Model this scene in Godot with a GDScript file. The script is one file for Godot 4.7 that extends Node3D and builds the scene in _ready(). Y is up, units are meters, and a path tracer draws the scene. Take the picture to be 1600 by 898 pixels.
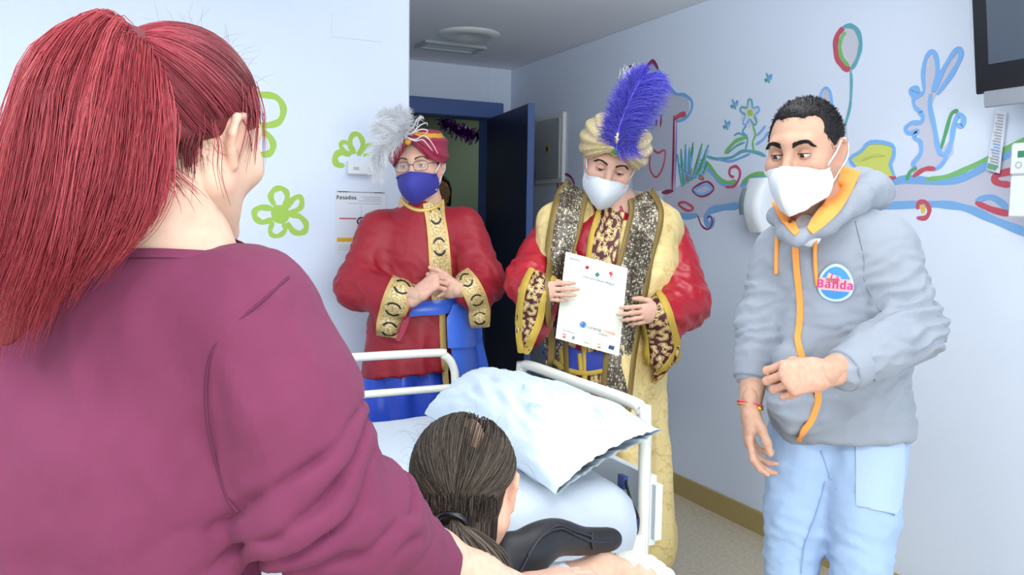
extends Node3D
# A hospital room: people around a child's bed. y up, metres.
const F := 1300.0
const CAM_AT := Vector3(0, 1.38, 0)
const YAW := -26.0
const PITCH := -4.64
const ROLL := 0.86
const XR := 2.60          # right wall plane
const ZL := -3.30         # left (flower) wall plane
const ZD := -5.40         # door wall plane
const XB := 1.13          # outer corner of the flower wall
const CEIL := 2.44
var cam_t: Transform3D
var jobs := []
var M := {}
var rng := RandomNumberGenerator.new()
var noise := FastNoiseLite.new()

# point seen at a photograph position, at a given distance along the view axis
func P(px: float, py: float, d: float) -> Vector3:
	return cam_t * Vector3((px - 800.0) / F * d, -(py - 449.0) / F * d, -d)
# direction given as right, up, towards the viewer
func W(x: float, y: float, z: float) -> Vector3:
	return cam_t.basis * Vector3(x, y, z)
func ray(px: float, py: float) -> Vector3:
	return W((px - 800.0) / F, -(py - 449.0) / F, -1.0).normalized()
func on_right(px: float, py: float, off := 0.0) -> Vector3:
	var r := ray(px, py)
	return CAM_AT + r * ((XR - off - CAM_AT.x) / r.x)
func on_left(px: float, py: float, off := 0.0) -> Vector3:
	var r := ray(px, py)
	return CAM_AT + r * ((ZL + off - CAM_AT.z) / r.z)
func on_door(px: float, py: float, off := 0.0) -> Vector3:
	var r := ray(px, py)
	return CAM_AT + r * ((ZD + off - CAM_AT.z) / r.z)
func on_ceiling(px: float, py: float) -> Vector3:
	var r := ray(px, py)
	return CAM_AT + r * ((CEIL - CAM_AT.y) / r.y)

func _ready():
	rng.seed = 7
	noise.seed = 5
	noise.frequency = 1.0
	noise.fractal_octaves = 2
	set_view_and_light()
	make_materials()
	build_room()
	build_murals()
	build_wall_things()
	build_bed()
	build_hoodie_man()
	build_gold_king()
	build_maroon_king()
	build_child()
	build_woman()
	build_corridor()
	run_jobs()

func set_view_and_light():
	var cam := Camera3D.new()
	cam.name = "camera"
	cam.fov = rad_to_deg(2.0 * atan(449.0 / F))
	cam.near = 0.05
	cam.far = 60.0
	cam.position = CAM_AT
	cam.basis = Basis.from_euler(Vector3(deg_to_rad(PITCH), deg_to_rad(YAW), deg_to_rad(ROLL)))
	add_child(cam)
	cam_t = Transform3D(cam.basis, CAM_AT)
	var we := WorldEnvironment.new()
	we.name = "environment"
	var e := Environment.new()
	e.background_mode = Environment.BG_COLOR
	e.background_color = Color(0.75, 0.82, 0.9)
	e.background_energy_multiplier = 0.25
	e.tonemap_mode = Environment.TONE_MAPPER_LINEAR
	e.tonemap_exposure = 1.08
	e.sdfgi_enabled = true
	e.ssao_enabled = true
	e.ssil_enabled = true
	we.environment = e
	add_child(we)
	added_window_light(Vector3(0.2, 1.55, 2.585), Vector2(2.6, 1.3), 10.0, Color(0.96, 0.98, 1.0))

# frontal fill: area light in an added, unseen window behind the photographer
func added_window_light(at: Vector3, size: Vector2, energy: float, col: Color):
	var a := AreaLight3D.new()
	a.name = "added_window_fill"
	a.area_size = size
	a.light_energy = energy
	a.light_color = col
	a.shadow_enabled = true
	a.area_range = 20.0
	a.position = at
	add_child(a)

# the photographer's flash, tilted up to bounce off the ceiling
func bounce_flash(at: Vector3, towards: Vector3, energy: float):
	var t := thing("camera_flash", "camera flash unit above the lens tilted at the ceiling, out of view", "flash", at)
	var bs := Basis.looking_at(towards.normalized(), Vector3.UP)
	var b := MB.new()
	b.box(Vector3.ZERO - towards.normalized() * 0.03, Vector3(0.075, 0.05, 0.05), Color(1, 1, 1), bs)
	part("housing", b, M.black_plastic, t)
	b = MB.new()
	b.box(towards.normalized() * -0.003, Vector3(0.065, 0.04, 0.004), Color(1, 1, 1), bs)
	part("flash_window", b, M.lamp_glow, t)
	var l := SpotLight3D.new()
	l.name = "flash_light"
	l.position = at + towards.normalized() * 0.02
	l.basis = bs
	l.spot_angle = 34.0
	l.spot_angle_attenuation = 1.6
	l.spot_range = 20.0
	l.light_size = 0.03
	l.light_energy = energy
	l.light_color = Color(0.97, 0.985, 1.0)
	l.shadow_enabled = true
	add_child(l)

# large flat ceiling lamp: frame, glowing diffuser and an area light just below it
func ceiling_lamp(at: Vector3, size: Vector2, energy: float, col: Color, label: String):
	var t := thing("ceiling_lamp", label, "ceiling lamp", at, "ceiling lamp panels")
	var b := MB.new()
	var w := 0.03
	for s in [-1, 1]:
		b.box(Vector3(s * (size.x / 2 + w / 2), -0.012, 0), Vector3(w, 0.024, size.y + 2 * w))
		b.box(Vector3(0, -0.012, s * (size.y / 2 + w / 2)), Vector3(size.x, 0.024, w))
	part("frame", b, M.white_metal, t)
	b = MB.new()
	b.box(Vector3(0, -0.005, 0), Vector3(size.x, 0.01, size.y))
	part("diffuser", b, M.lamp_glow, t)
	var a := AreaLight3D.new()
	a.name = "panel_light"
	a.area_size = size
	a.light_energy = energy
	a.light_color = col
	a.shadow_enabled = true
	a.position = at + Vector3(0, -0.03, 0)
	a.rotation_degrees = Vector3(-90, 0, 0)
	a.area_range = 20.0
	add_child(a)

# ---------- small mesh helpers ----------
class MB:
	var V := PackedVector3Array()
	var N := PackedVector3Array()
	var C := PackedColorArray()
	var U := PackedVector2Array()
	var I := PackedInt32Array()
	var flat := false
	func vert(p: Vector3, c := Color(1, 1, 1), uv := Vector2.ZERO) -> int:
		V.append(p); C.append(c); U.append(uv)
		return V.size() - 1
	func tri(a: int, b: int, c: int):
		I.append(a); I.append(b); I.append(c)
	func quad(a: int, b: int, c: int, d: int):
		tri(a, b, c); tri(a, c, d)
	# flat polygon with own vertices
	func face(ps: Array, c := Color(1, 1, 1)):
		var s := V.size()
		for p in ps: vert(p, c)
		for i in range(1, ps.size() - 1): tri(s, s + i, s + i + 1)
	func box(at: Vector3, size: Vector3, c := Color(1, 1, 1), bs := Basis.IDENTITY):
		var h := size / 2
		var ch: float = min(min(h.x, h.y), h.z) * 0.18
		ch = min(ch, 0.006)
		# chamfered box: six faces, twelve bevels, eight corners
		var dirs := [Vector3.RIGHT, Vector3.UP, Vector3.BACK]
		for ax in 3:
			for s in [-1.0, 1.0]:
				var n: Vector3 = dirs[ax] * s
				var u: Vector3 = dirs[(ax + 1) % 3]
				var v: Vector3 = dirs[(ax + 2) % 3] * s
				var hn: float = h[ax]
				var hu: float = h[(ax + 1) % 3] - ch
				var hv: float = h[(ax + 2) % 3] - ch
				var o := n * hn
				face([at + bs * (o - u * hu - v * hv), at + bs * (o - u * hu + v * hv), at + bs * (o + u * hu + v * hv), at + bs * (o + u * hu - v * hv)], c)
		for ax in 3:
			var u: Vector3 = dirs[(ax + 1) % 3]
			var v: Vector3 = dirs[(ax + 2) % 3]
			var w: Vector3 = dirs[ax] * (h[ax] - ch)
			for su in [-1.0, 1.0]:
				for sv in [-1.0, 1.0]:
					var pu: Vector3 = u * su * h[(ax + 1) % 3] + v * sv * (h[(ax + 2) % 3] - ch)
					var pv: Vector3 = u * su * (h[(ax + 1) % 3] - ch) + v * sv * h[(ax + 2) % 3]
					if su * sv > 0: face([at + bs * (pu - w), at + bs * (pu + w), at + bs * (pv + w), at + bs * (pv - w)], c)
					else: face([at + bs * (pv - w), at + bs * (pv + w), at + bs * (pu + w), at + bs * (pu - w)], c)
		for sx in [-1.0, 1.0]:
			for sy in [-1.0, 1.0]:
				for sz in [-1.0, 1.0]:
					var a := Vector3(sx * h.x, sy * (h.y - ch), sz * (h.z - ch))
					var b := Vector3(sx * (h.x - ch), sy * h.y, sz * (h.z - ch))
					var d := Vector3(sx * (h.x - ch), sy * (h.y - ch), sz * h.z)
					if sx * sy * sz > 0: face([at + bs * a, at + bs * d, at + bs * b], c)
					else: face([at + bs * a, at + bs * b, at + bs * d], c)
	# swept tube along points; radii one number or array
	func tube(pts: Array, rad, sides := 8, c := Color(1, 1, 1), capped := true, squash := 1.0, up := Vector3.UP):
		var n := pts.size()
		var s := V.size()
		var prev := Vector3.ZERO
		for i in n:
			var t: Vector3 = (pts[min(i + 1, n - 1)] - pts[max(i - 1, 0)]).normalized()
			var x: Vector3
			if prev == Vector3.ZERO:
				x = t.cross(up)
				if x.length() < 0.05: x = t.cross(Vector3(0.3, 0.1, 1))
				x = x.normalized()
			else:
				x = (prev - t * prev.dot(t)).normalized()
			prev = x
			var y := t.cross(x)
			var r: float = rad[i] if rad is Array or rad is PackedFloat32Array else rad
			for k in sides:
				var a := TAU * k / sides
				vert(pts[i] + (x * cos(a) + y * sin(a) * squash) * r, c, Vector2(float(k) / sides, float(i) / (n - 1)))
		for i in n - 1:
			for k in sides:
				var k2 := (k + 1) % sides
				quad(s + i * sides + k, s + i * sides + k2, s + (i + 1) * sides + k2, s + (i + 1) * sides + k)
		if capped:
			for e in 2:
				var base := s + (n - 1) * sides * e
				var m := vert(pts[(n - 1) * e], c)
				for k in sides:
					var k2 := (k + 1) % sides
					if e == 0: tri(m, base + k2, base + k)
					else: tri(m, base + k, base + k2)
	# grid of points rows x cols
	func grid(rows: Array, c := Color(1, 1, 1), wrap := false, cols := []):
		var s := V.size()
		var nr := rows.size()
		var nc: int = rows[0].size()
		for i in nr:
			for j in nc:
				vert(rows[i][j], cols[i][j] if cols.size() else c, Vector2(float(j) / (nc - 1), float(i) / (nr - 1)))
		for i in nr - 1:
			for j in (nc if wrap else nc - 1):
				var j2 := (j + 1) % nc
				quad(s + i * nc + j, s + i * nc + j2, s + (i + 1) * nc + j2, s + (i + 1) * nc + j)
	# sheet with thickness: front grid offset along normals
	func sheet(rows: Array, th: float, c := Color(1, 1, 1), cols := []):
		var nr := rows.size()
		var nc: int = rows[0].size()
		var back := []
		for i in nr:
			var r := []
			for j in nc:
				var du: Vector3 = rows[i][min(j + 1, nc - 1)] - rows[i][max(j - 1, 0)]
				var dv: Vector3 = rows[min(i + 1, nr - 1)][j] - rows[max(i - 1, 0)][j]
				r.append(rows[i][j] - du.cross(dv).normalized() * th)
			back.append(r)
		grid(rows, c, false, cols)
		var rv := []
		var rc := []
		for i in nr:
			var r: Array = back[i].duplicate()
			r.reverse()
			rv.append(r)
			if cols.size():
				var q: Array = cols[i].duplicate()
				q.reverse()
				rc.append(q)
		grid(rv, c, false, rc)
		var s := V.size()
		var loop := []
		for j in nc: loop.append([0, j])
		for i in range(1, nr): loop.append([i, nc - 1])
		for j in range(nc - 2, -1, -1): loop.append([nr - 1, j])
		for i in range(nr - 2, 0, -1): loop.append([i, 0])
		for q in loop:
			var cc: Color = cols[q[0]][q[1]] if cols.size() else c
			vert(rows[q[0]][q[1]], cc); vert(back[q[0]][q[1]], cc)
		for i in loop.size():
			var a := s + i * 2
			var b := s + ((i + 1) % loop.size()) * 2
			quad(a, a + 1, b + 1, b)
	func ball(at: Vector3, r: Vector3, seg := 16, c := Color(1, 1, 1), bs := Basis.IDENTITY):
		var rows := []
		for i in seg / 2 + 1:
			var row := []
			var la := -PI / 2 + PI * i / (seg / 2)
			for j in seg:
				var lo := TAU * j / seg
				row.append(at + bs * (Vector3(cos(la) * cos(lo), sin(la), cos(la) * sin(lo)) * r))
			rows.append(row)
		grid(rows, c, true)
	func lathe(at: Vector3, prof: Array, seg := 24, c := Color(1, 1, 1), bs := Basis.IDENTITY):
		var rows := []
		for q in prof:
			var row := []
			for j in seg:
				var a := TAU * j / seg
				row.append(at + bs * Vector3(cos(a) * q[0], q[1], sin(a) * q[0]))
			rows.append(row)
		grid(rows, c, true)
	func add(o: Dictionary, t := Transform3D.IDENTITY, tint := Color(1, 1, 1)):
		var s := V.size()
		var vv: PackedVector3Array = o.V
		var cc: PackedColorArray = o.C
		V.append_array(t * vv)
		for q in cc: C.append(q * tint)
		for i in vv.size(): U.append(Vector2.ZERO)
		var ii: PackedInt32Array = o.I
		var flip := t.basis.determinant() < 0
		for k in range(0, ii.size(), 3):
			I.append(s + ii[k])
			I.append(s + ii[k + (2 if flip else 1)])
			I.append(s + ii[k + (1 if flip else 2)])
	func normals():
		N.resize(V.size())
		N.fill(Vector3.ZERO)
		for k in range(0, I.size(), 3):
			var a := I[k]
			var b := I[k + 1]
			var c := I[k + 2]
			var n := (V[c] - V[a]).cross(V[b] - V[a])
			N[a] += n; N[b] += n; N[c] += n
		for i in N.size():
			var n := N[i]
			N[i] = n.normalized() if n.length_squared() > 1e-20 else Vector3.UP
	func mesh(origin := Vector3.ZERO) -> ArrayMesh:
		if N.size() != V.size(): normals()
		if origin != Vector3.ZERO: V = Transform3D(Basis.IDENTITY, -origin) * V
		var a := []
		a.resize(Mesh.ARRAY_MAX)
		a[Mesh.ARRAY_VERTEX] = V
		a[Mesh.ARRAY_NORMAL] = N
		a[Mesh.ARRAY_COLOR] = C
		a[Mesh.ARRAY_TEX_UV] = U
		a[Mesh.ARRAY_INDEX] = I
		var m := ArrayMesh.new()
		m.add_surface_from_arrays(Mesh.PRIMITIVE_TRIANGLES, a)
		return m

var taken := {}
func numbered(n: String) -> String:
	taken[n] = taken.get(n, -1) + 1
	return n if taken[n] == 0 else "%s_%03d" % [n, taken[n]]

func thing(called: String, label: String, category: String, at := Vector3.ZERO, group := "") -> Node3D:
	var o := Node3D.new()
	o.name = numbered(called)
	o.position = at
	o.set_meta("label", label)
	o.set_meta("category", category)
	if group: o.set_meta("group", group)
	add_child(o)
	return o

# one named mesh; vertices are given relative to the thing's base unless world is set
func part(called: String, b: MB, m: Material, parent: Node3D, world := false, label := "") -> MeshInstance3D:
	var o := MeshInstance3D.new()
	o.name = called
	var origin := Vector3.ZERO
	if world:
		var q: Node = parent
		while q != self:
			origin += q.position
			q = q.get_parent()
	o.mesh = b.mesh(origin)
	o.material_override = m
	if label: o.set_meta("label", label)
	parent.add_child(o, true)
	return o

func structure(called: String, b: MB, m: Material) -> MeshInstance3D:
	var o := MeshInstance3D.new()
	o.name = called
	o.mesh = b.mesh()
	o.material_override = m
	o.set_meta("kind", "structure")
	add_child(o)
	return o

func text(called: String, s: String, size: float, at: Transform3D, m: Material, parent: Node3D, bold := false):
	var t := TextMesh.new()
	var f := SystemFont.new()
	f.font_names = PackedStringArray(["Droid Sans"])
	if bold: f.font_weight = 700
	t.font = f
	t.text = s
	t.font_size = 32
	t.pixel_size = size / 32.0
	t.depth = 0.0006
	var o := MeshInstance3D.new()
	o.name = called
	o.mesh = t
	o.material_override = m
	var q: Node = parent
	var origin := Vector3.ZERO
	while q != self:
		origin += q.position
		q = q.get_parent()
	at.origin -= origin
	o.transform = at
	parent.add_child(o, true)

func lin(r: float, g: float, b: float) -> Color:   # photograph-like 0..255 values to linear vertex colour
	return Color(r / 255.0, g / 255.0, b / 255.0).srgb_to_linear()

func smooth_path(pts: Array, per := 6, closed := false) -> Array:
	var out := []
	var n := pts.size()
	var last := n if closed else n - 1
	for i in last:
		var a = pts[(i - 1 + n) % n] if closed else pts[max(i - 1, 0)]
		var b = pts[i]
		var c = pts[(i + 1) % n]
		var d = pts[(i + 2) % n] if closed else pts[min(i + 2, n - 1)]
		for k in per:
			var t := float(k) / per
			out.append(0.5 * ((2.0 * b) + (c - a) * t + (2.0 * a - 5.0 * b + 4.0 * c - d) * t * t + (3.0 * b - a - 3.0 * c + d) * t * t * t))
	if not closed: out.append(pts[n - 1])
	return out

# ---------- implicit surfaces ----------
class Field:
	var kind := PackedByteArray()
	var op := PackedByteArray()
	var A := PackedVector3Array()
	var B := PackedVector3Array()
	var r1 := PackedFloat32Array()
	var r2 := PackedFloat32Array()
	var K := PackedFloat32Array()
	var Q := PackedVector3Array()      # squash axis (flat cone) or radii (ellipsoid)
	var S := PackedFloat32Array()
	var R: Array[Basis] = []
	var cell := 0.008
	var disp = null
	var paint = null
	var tint := Color(1, 1, 1)
	var out := {}
	var all := PackedInt32Array()
	var L2 := PackedFloat32Array()
	func _put(kd: int, o: int, a: Vector3, b: Vector3, ra: float, rb: float, k: float, q: Vector3, s: float, bs: Basis):
		kind.append(kd); op.append(o); A.append(a); B.append(b); r1.append(ra); r2.append(rb); K.append(max(k, 0.0001)); Q.append(q); S.append(s); R.append(bs)
		all.append(all.size())
		L2.append(max((b - a).length_squared(), 1e-9))
	func cone(a: Vector3, b: Vector3, ra: float, rb: float, k := 0.03, o := 0):
		_put(0, o, a, b, ra, rb, k, Vector3.ZERO, 0, Basis.IDENTITY)
	func flat(a: Vector3, b: Vector3, ra: float, rb: float, axis: Vector3, s: float, k := 0.03, o := 0):
		axis = axis.normalized()
		var f := 1.0 / s - 1.0
		_put(1, o, a, b + axis * (b - a).dot(axis) * f, ra, rb, k, axis, f, Basis.IDENTITY)
	func ball(c: Vector3, r: Vector3, k := 0.03, bs := Basis.IDENTITY, o := 0):
		_put(2, o, c, c, max(r.x, max(r.y, r.z)), 0, k, Vector3(1 / r.x, 1 / r.y, 1 / r.z), min(r.x, min(r.y, r.z)), bs.inverse())
	func chain(pts: Array, rs: Array, k := 0.03, o := 0):
		for i in pts.size() - 1: cone(pts[i], pts[i + 1], rs[i], rs[i + 1], k, o)
	func plane(o_: Vector3, n: Vector3, k := 0.006):   # removes the side n points to
		_put(3, 2, o_, n.normalized(), 0, 0, k, Vector3.ZERO, 0, Basis.IDENTITY)
	func one(i: int, p: Vector3) -> float:
		match kind[i]:
			0:
				var a := A[i]
				var ba := B[i] - a
				var pa := p - a
				var t: float = clamp(pa.dot(ba) / max(ba.length_squared(), 1e-9), 0.0, 1.0)
				return (pa - ba * t).length() - lerpf(r1[i], r2[i], t)
			1:
				var a := A[i]
				var n := Q[i]
				var ba := B[i] - a
				var pa := p - a
				pa += n * (pa.dot(n) * S[i])
				var t: float = clamp(pa.dot(ba) / max(ba.length_squared(), 1e-9), 0.0, 1.0)
				var w := pa - ba * t
				var l := w.length()
				if l < 1e-5: return -lerpf(r1[i], r2[i], t) / (1.0 + S[i])
				w /= l
				return (l - lerpf(r1[i], r2[i], t)) / (w + n * (w.dot(n) * S[i])).length()
			2:
				var q := R[i] * (p - A[i])
				var e := q * Q[i]
				var k0 := e.length()
				if k0 < 1e-4: return -S[i]
				return k0 * (k0 - 1.0) / (e * Q[i]).length()
			_:
				return (p - A[i]).dot(B[i])
	func ev(p: Vector3, act: PackedInt32Array) -> float:
		var d := 10.0
		for i in act:
			var x: float
			if kind[i] == 0:
				var ba := B[i] - A[i]
				var pa := p - A[i]
				var t := clampf(pa.dot(ba) / L2[i], 0.0, 1.0)
				x = (pa - ba * t).length() - r1[i] - (r2[i] - r1[i]) * t
			else:
				x = one(i, p)
			var k := K[i]
			if op[i] == 0:
				var h := k - absf(d - x)
				d = minf(d, x)
				if h > 0.0: d -= h * h / k * 0.25
			else:
				if op[i] == 1: x = -x
				var h := k - absf(d - x)
				d = maxf(d, x)
				if h > 0.0: d += h * h / k * 0.25
		return d
	func at(p: Vector3) -> float:
		return ev(p, all)
	func grad(p: Vector3) -> Vector3:
		var e := 0.004
		return Vector3(at(p + Vector3(e, 0, 0)) - at(p - Vector3(e, 0, 0)), at(p + Vector3(0, e, 0)) - at(p - Vector3(0, e, 0)), at(p + Vector3(0, 0, e)) - at(p - Vector3(0, 0, e))).normalized()
	# first hit along a ray; returns the point
	func hit(o: Vector3, dir: Vector3, from := 0.3, far := 6.0) -> Vector3:
		var t := from
		for i in 140:
			var d := at(o + dir * t)
			if d < 0.0008: return o + dir * t
			t += max(d * 0.75, 0.0008)
			if t > far: break
		return Vector3.INF
	func active(c: Vector3, rad: float, from: PackedInt32Array) -> PackedInt32Array:
		var ds := PackedFloat32Array()
		var m := 10.0
		for i in from:
			var x := one(i, c)
			ds.append(x)
			if op[i] == 0: m = minf(m, x)
		var a := PackedInt32Array()
		for n in from.size():
			var i := from[n]
			if op[i] == 0:
				if ds[n] - rad * 1.1 < m + rad * 1.1 + K[i] + 0.004: a.append(i)
			elif op[i] == 1:
				if ds[n] < rad * 1.2 + K[i] + 0.004: a.append(i)
			elif -ds[n] < rad * 1.2 + K[i] + 0.004: a.append(i)
		return a
	func run():
		var lo := Vector3.INF
		var hi := -Vector3.INF
		for i in A.size():
			if op[i] != 0: continue
			var r: float = max(r1[i], r2[i]) + K[i] * 0.3 + cell * 2
			var b := B[i]
			if kind[i] == 1: b = b - Q[i] * (b - A[i]).dot(Q[i]) * (S[i] / (1.0 + S[i]))
			lo = lo.min(A[i] - Vector3(r, r, r)).min(b - Vector3(r, r, r))
			hi = hi.max(A[i] + Vector3(r, r, r)).max(b + Vector3(r, r, r))
		var n := 4
		var bs := cell * n
		var sb := bs * 8
		var cnt := Vector3i(((hi - lo) / sb).ceil())
		var V := PackedVector3Array()
		var cells := {}
		var edges := PackedInt64Array()
		var smp := PackedFloat32Array()
		smp.resize(125)
		var rs := sb * 0.8661
		var rb := bs * 0.8661
		for sz in cnt.z:
			for sy in cnt.y:
				for sx in cnt.x:
					var sc := lo + (Vector3(sx, sy, sz) + Vector3(0.5, 0.5, 0.5)) * sb
					var act0 := active(sc, rs, all)
					if act0.is_empty(): continue
					if absf(ev(sc, act0)) > rs * 1.5 + 0.02: continue
					for bb in 512:
						var bx := bb & 7
						var by := (bb >> 3) & 7
						var bz := bb >> 6
						var b0 := lo + Vector3(sx * 8 + bx, sy * 8 + by, sz * 8 + bz) * bs
						var bc := b0 + Vector3(bs, bs, bs) * 0.5
						if absf(ev(bc, act0)) > rb * 1.35 + 0.003: continue
						var act := active(bc, rb, act0)
						if act.is_empty(): continue
						var i := 0
						var pos := 0
						for z in 5:
							for y in 5:
								var p := b0 + Vector3(0, y, z) * cell
								for x in 5:
									var d := ev(p, act)
									smp[i] = d
									if d < 0.0: pos += 1
									i += 1
									p.x += cell
						if pos == 0 or pos == 125: continue
						var ox := (sx * 8 + bx) * 4
						var oy := (sy * 8 + by) * 4
						var oz := (sz * 8 + bz) * 4
						for z in 4:
							for y in 4:
								var s := z * 25 + y * 5
								for x in 4:
									var d0 := smp[s]
									var d1 := smp[s + 1]
									var d2 := smp[s + 5]
									var d3 := smp[s + 6]
									var d4 := smp[s + 25]
									var d5 := smp[s + 26]
									var d6 := smp[s + 30]
									var d7 := smp[s + 31]
									s += 1
									var c := int(d0 < 0) + int(d1 < 0) + int(d2 < 0) + int(d3 < 0) + int(d4 < 0) + int(d5 < 0) + int(d6 < 0) + int(d7 < 0)
									if c == 0 or c == 8: continue
									var acc := Vector3.ZERO
									var m := 0
									if (d0 < 0) != (d1 < 0): acc += Vector3(d0 / (d0 - d1), 0, 0); m += 1
									if (d2 < 0) != (d3 < 0): acc += Vector3(d2 / (d2 - d3), 1, 0); m += 1
									if (d4 < 0) != (d5 < 0): acc += Vector3(d4 / (d4 - d5), 0, 1); m += 1
									if (d6 < 0) != (d7 < 0): acc += Vector3(d6 / (d6 - d7), 1, 1); m += 1
									if (d0 < 0) != (d2 < 0): acc += Vector3(0, d0 / (d0 - d2), 0); m += 1
									if (d1 < 0) != (d3 < 0): acc += Vector3(1, d1 / (d1 - d3), 0); m += 1
									if (d4 < 0) != (d6 < 0): acc += Vector3(0, d4 / (d4 - d6), 1); m += 1
									if (d5 < 0) != (d7 < 0): acc += Vector3(1, d5 / (d5 - d7), 1); m += 1
									if (d0 < 0) != (d4 < 0): acc += Vector3(0, 0, d0 / (d0 - d4)); m += 1
									if (d1 < 0) != (d5 < 0): acc += Vector3(1, 0, d1 / (d1 - d5)); m += 1
									if (d2 < 0) != (d6 < 0): acc += Vector3(0, 1, d2 / (d2 - d6)); m += 1
									if (d3 < 0) != (d7 < 0): acc += Vector3(1, 1, d3 / (d3 - d7)); m += 1
									var gx := ox + x
									var gy := oy + y
									var gz := oz + z
									var key := gx + (gy << 16) + (gz << 32)
									cells[key] = V.size()
									V.append(lo + (Vector3(gx, gy, gz) + acc / m) * cell)
									if (d0 < 0) != (d1 < 0): edges.append((key << 3) + (1 if d0 < 0 else 0))
									if (d0 < 0) != (d2 < 0): edges.append((key << 3) + 2 + (1 if d0 < 0 else 0))
									if (d0 < 0) != (d4 < 0): edges.append((key << 3) + 4 + (1 if d0 < 0 else 0))
		var I := PackedInt32Array()
		var steps := [[1 << 16, 1 << 32], [1 << 32, 1], [1, 1 << 16]]
		for e in edges:
			var key := e >> 3
			var ax := (e >> 1) & 3
			var u: int = steps[ax][0]
			var v: int = steps[ax][1]
			if not (cells.has(key - u) and cells.has(key - v) and cells.has(key - u - v)): continue
			var a: int = cells[key]
			var b: int = cells[key - u]
			var c: int = cells[key - u - v]
			var d: int = cells[key - v]
			if e & 1:
				I.append_array(PackedInt32Array([a, d, c, a, c, b]))
			else:
				I.append_array(PackedInt32Array([a, b, c, a, c, d]))
		if disp != null:
			var N := _normals(V, I)
			for i in V.size():
				V[i] += N[i] * float(disp.call(V[i], N[i]))
		var C := PackedColorArray()
		C.resize(V.size())
		if paint != null:
			var N := _normals(V, I)
			for i in V.size(): C[i] = paint.call(V[i], N[i])
		else:
			C.fill(tint)
		out = {"V": V, "I": I, "C": C}
	func _normals(V: PackedVector3Array, I: PackedInt32Array) -> PackedVector3Array:
		var N := PackedVector3Array()
		N.resize(V.size())
		for k in range(0, I.size(), 3):
			var a := I[k]
			var b := I[k + 1]
			var c := I[k + 2]
			var n := (V[c] - V[a]).cross(V[b] - V[a])
			N[a] += n; N[b] += n; N[c] += n
		for i in N.size(): N[i] = N[i].normalized()
		return N

func sculpt(fields: Array, done: Callable):
	jobs.append([fields, done])

func run_jobs():
	var list := []
	for j in jobs:
		for f in j[0]:
			if not list.has(f): list.append(f)
	var id := WorkerThreadPool.add_group_task(func(i): list[i].run(), list.size(), 4)
	WorkerThreadPool.wait_for_group_task_completion(id)
	for j in jobs: j[1].call()

# ---------- materials ----------
func mat(r: float, g: float, b: float, rough := 0.7, o := {}) -> StandardMaterial3D:
	var m := StandardMaterial3D.new()
	m.albedo_color = Color(r / 255.0, g / 255.0, b / 255.0)
	m.roughness = rough
	m.metallic_specular = o.get("spec", 0.5)
	m.metallic = o.get("metal", 0.0)
	if o.has("vc"): m.vertex_color_use_as_albedo = true
	if o.has("sss"):
		m.subsurf_scatter_enabled = true
		m.subsurf_scatter_strength = o.sss
	if o.has("rim"):
		m.rim_enabled = true
		m.rim = o.rim
		m.rim_tint = 0.5
	if o.has("coat"):
		m.clearcoat_enabled = true
		m.clearcoat = o.coat
		m.clearcoat_roughness = 0.2
	if o.has("bump"):     # fine relief: [texture, strength, repeats per metre]
		m.normal_enabled = true
		m.normal_texture = o.bump[0]
		m.normal_scale = o.bump[1]
		m.uv1_triplanar = true
		m.uv1_world_triplanar = true
		m.uv1_scale = Vector3.ONE * o.bump[2]
	if o.has("tex"):      # colour grain
		m.albedo_texture = o.tex[0]
		m.uv1_triplanar = true
		m.uv1_world_triplanar = true
		m.uv1_scale = Vector3.ONE * o.tex[1]
	if o.has("back"):
		m.backlight_enabled = true
		m.backlight = o.back
	return m

func grain(freq: float, octaves: int, lo: float, hi: float, size := 256, sd := 1) -> ImageTexture:
	var n := FastNoiseLite.new()
	n.noise_type = FastNoiseLite.TYPE_SIMPLEX_SMOOTH
	n.frequency = freq
	n.fractal_octaves = octaves
	n.seed = sd
	var im := n.get_seamless_image(size, size)
	im.convert(Image.FORMAT_RGB8)
	for y in size:
		for x in size:
			var v: float = lerp(lo, hi, im.get_pixel(x, y).r)
			im.set_pixel(x, y, Color(v, v, v))
	return ImageTexture.create_from_image(im)

func relief(freq: float, octaves: int, strength: float, size := 256, sd := 2) -> ImageTexture:
	var n := FastNoiseLite.new()
	n.noise_type = FastNoiseLite.TYPE_SIMPLEX_SMOOTH
	n.frequency = freq
	n.fractal_octaves = octaves
	n.seed = sd
	var im := n.get_seamless_image(size, size)
	im.convert(Image.FORMAT_RGBA8)
	im.bump_map_to_normal_map(strength)
	return ImageTexture.create_from_image(im)

func weave_relief() -> ImageTexture:
	var im := Image.create(64, 64, false, Image.FORMAT_RGBA8)
	for y in 64:
		for x in 64:
			var v := 0.5 + 0.25 * sin(TAU * x / 8.0) * (1.0 if (y / 4) % 2 == 0 else -1.0) + 0.2 * sin(TAU * y / 8.0)
			im.set_pixel(x, y, Color(v, v, v))
	im.bump_map_to_normal_map(2.0)
	return ImageTexture.create_from_image(im)

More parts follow.
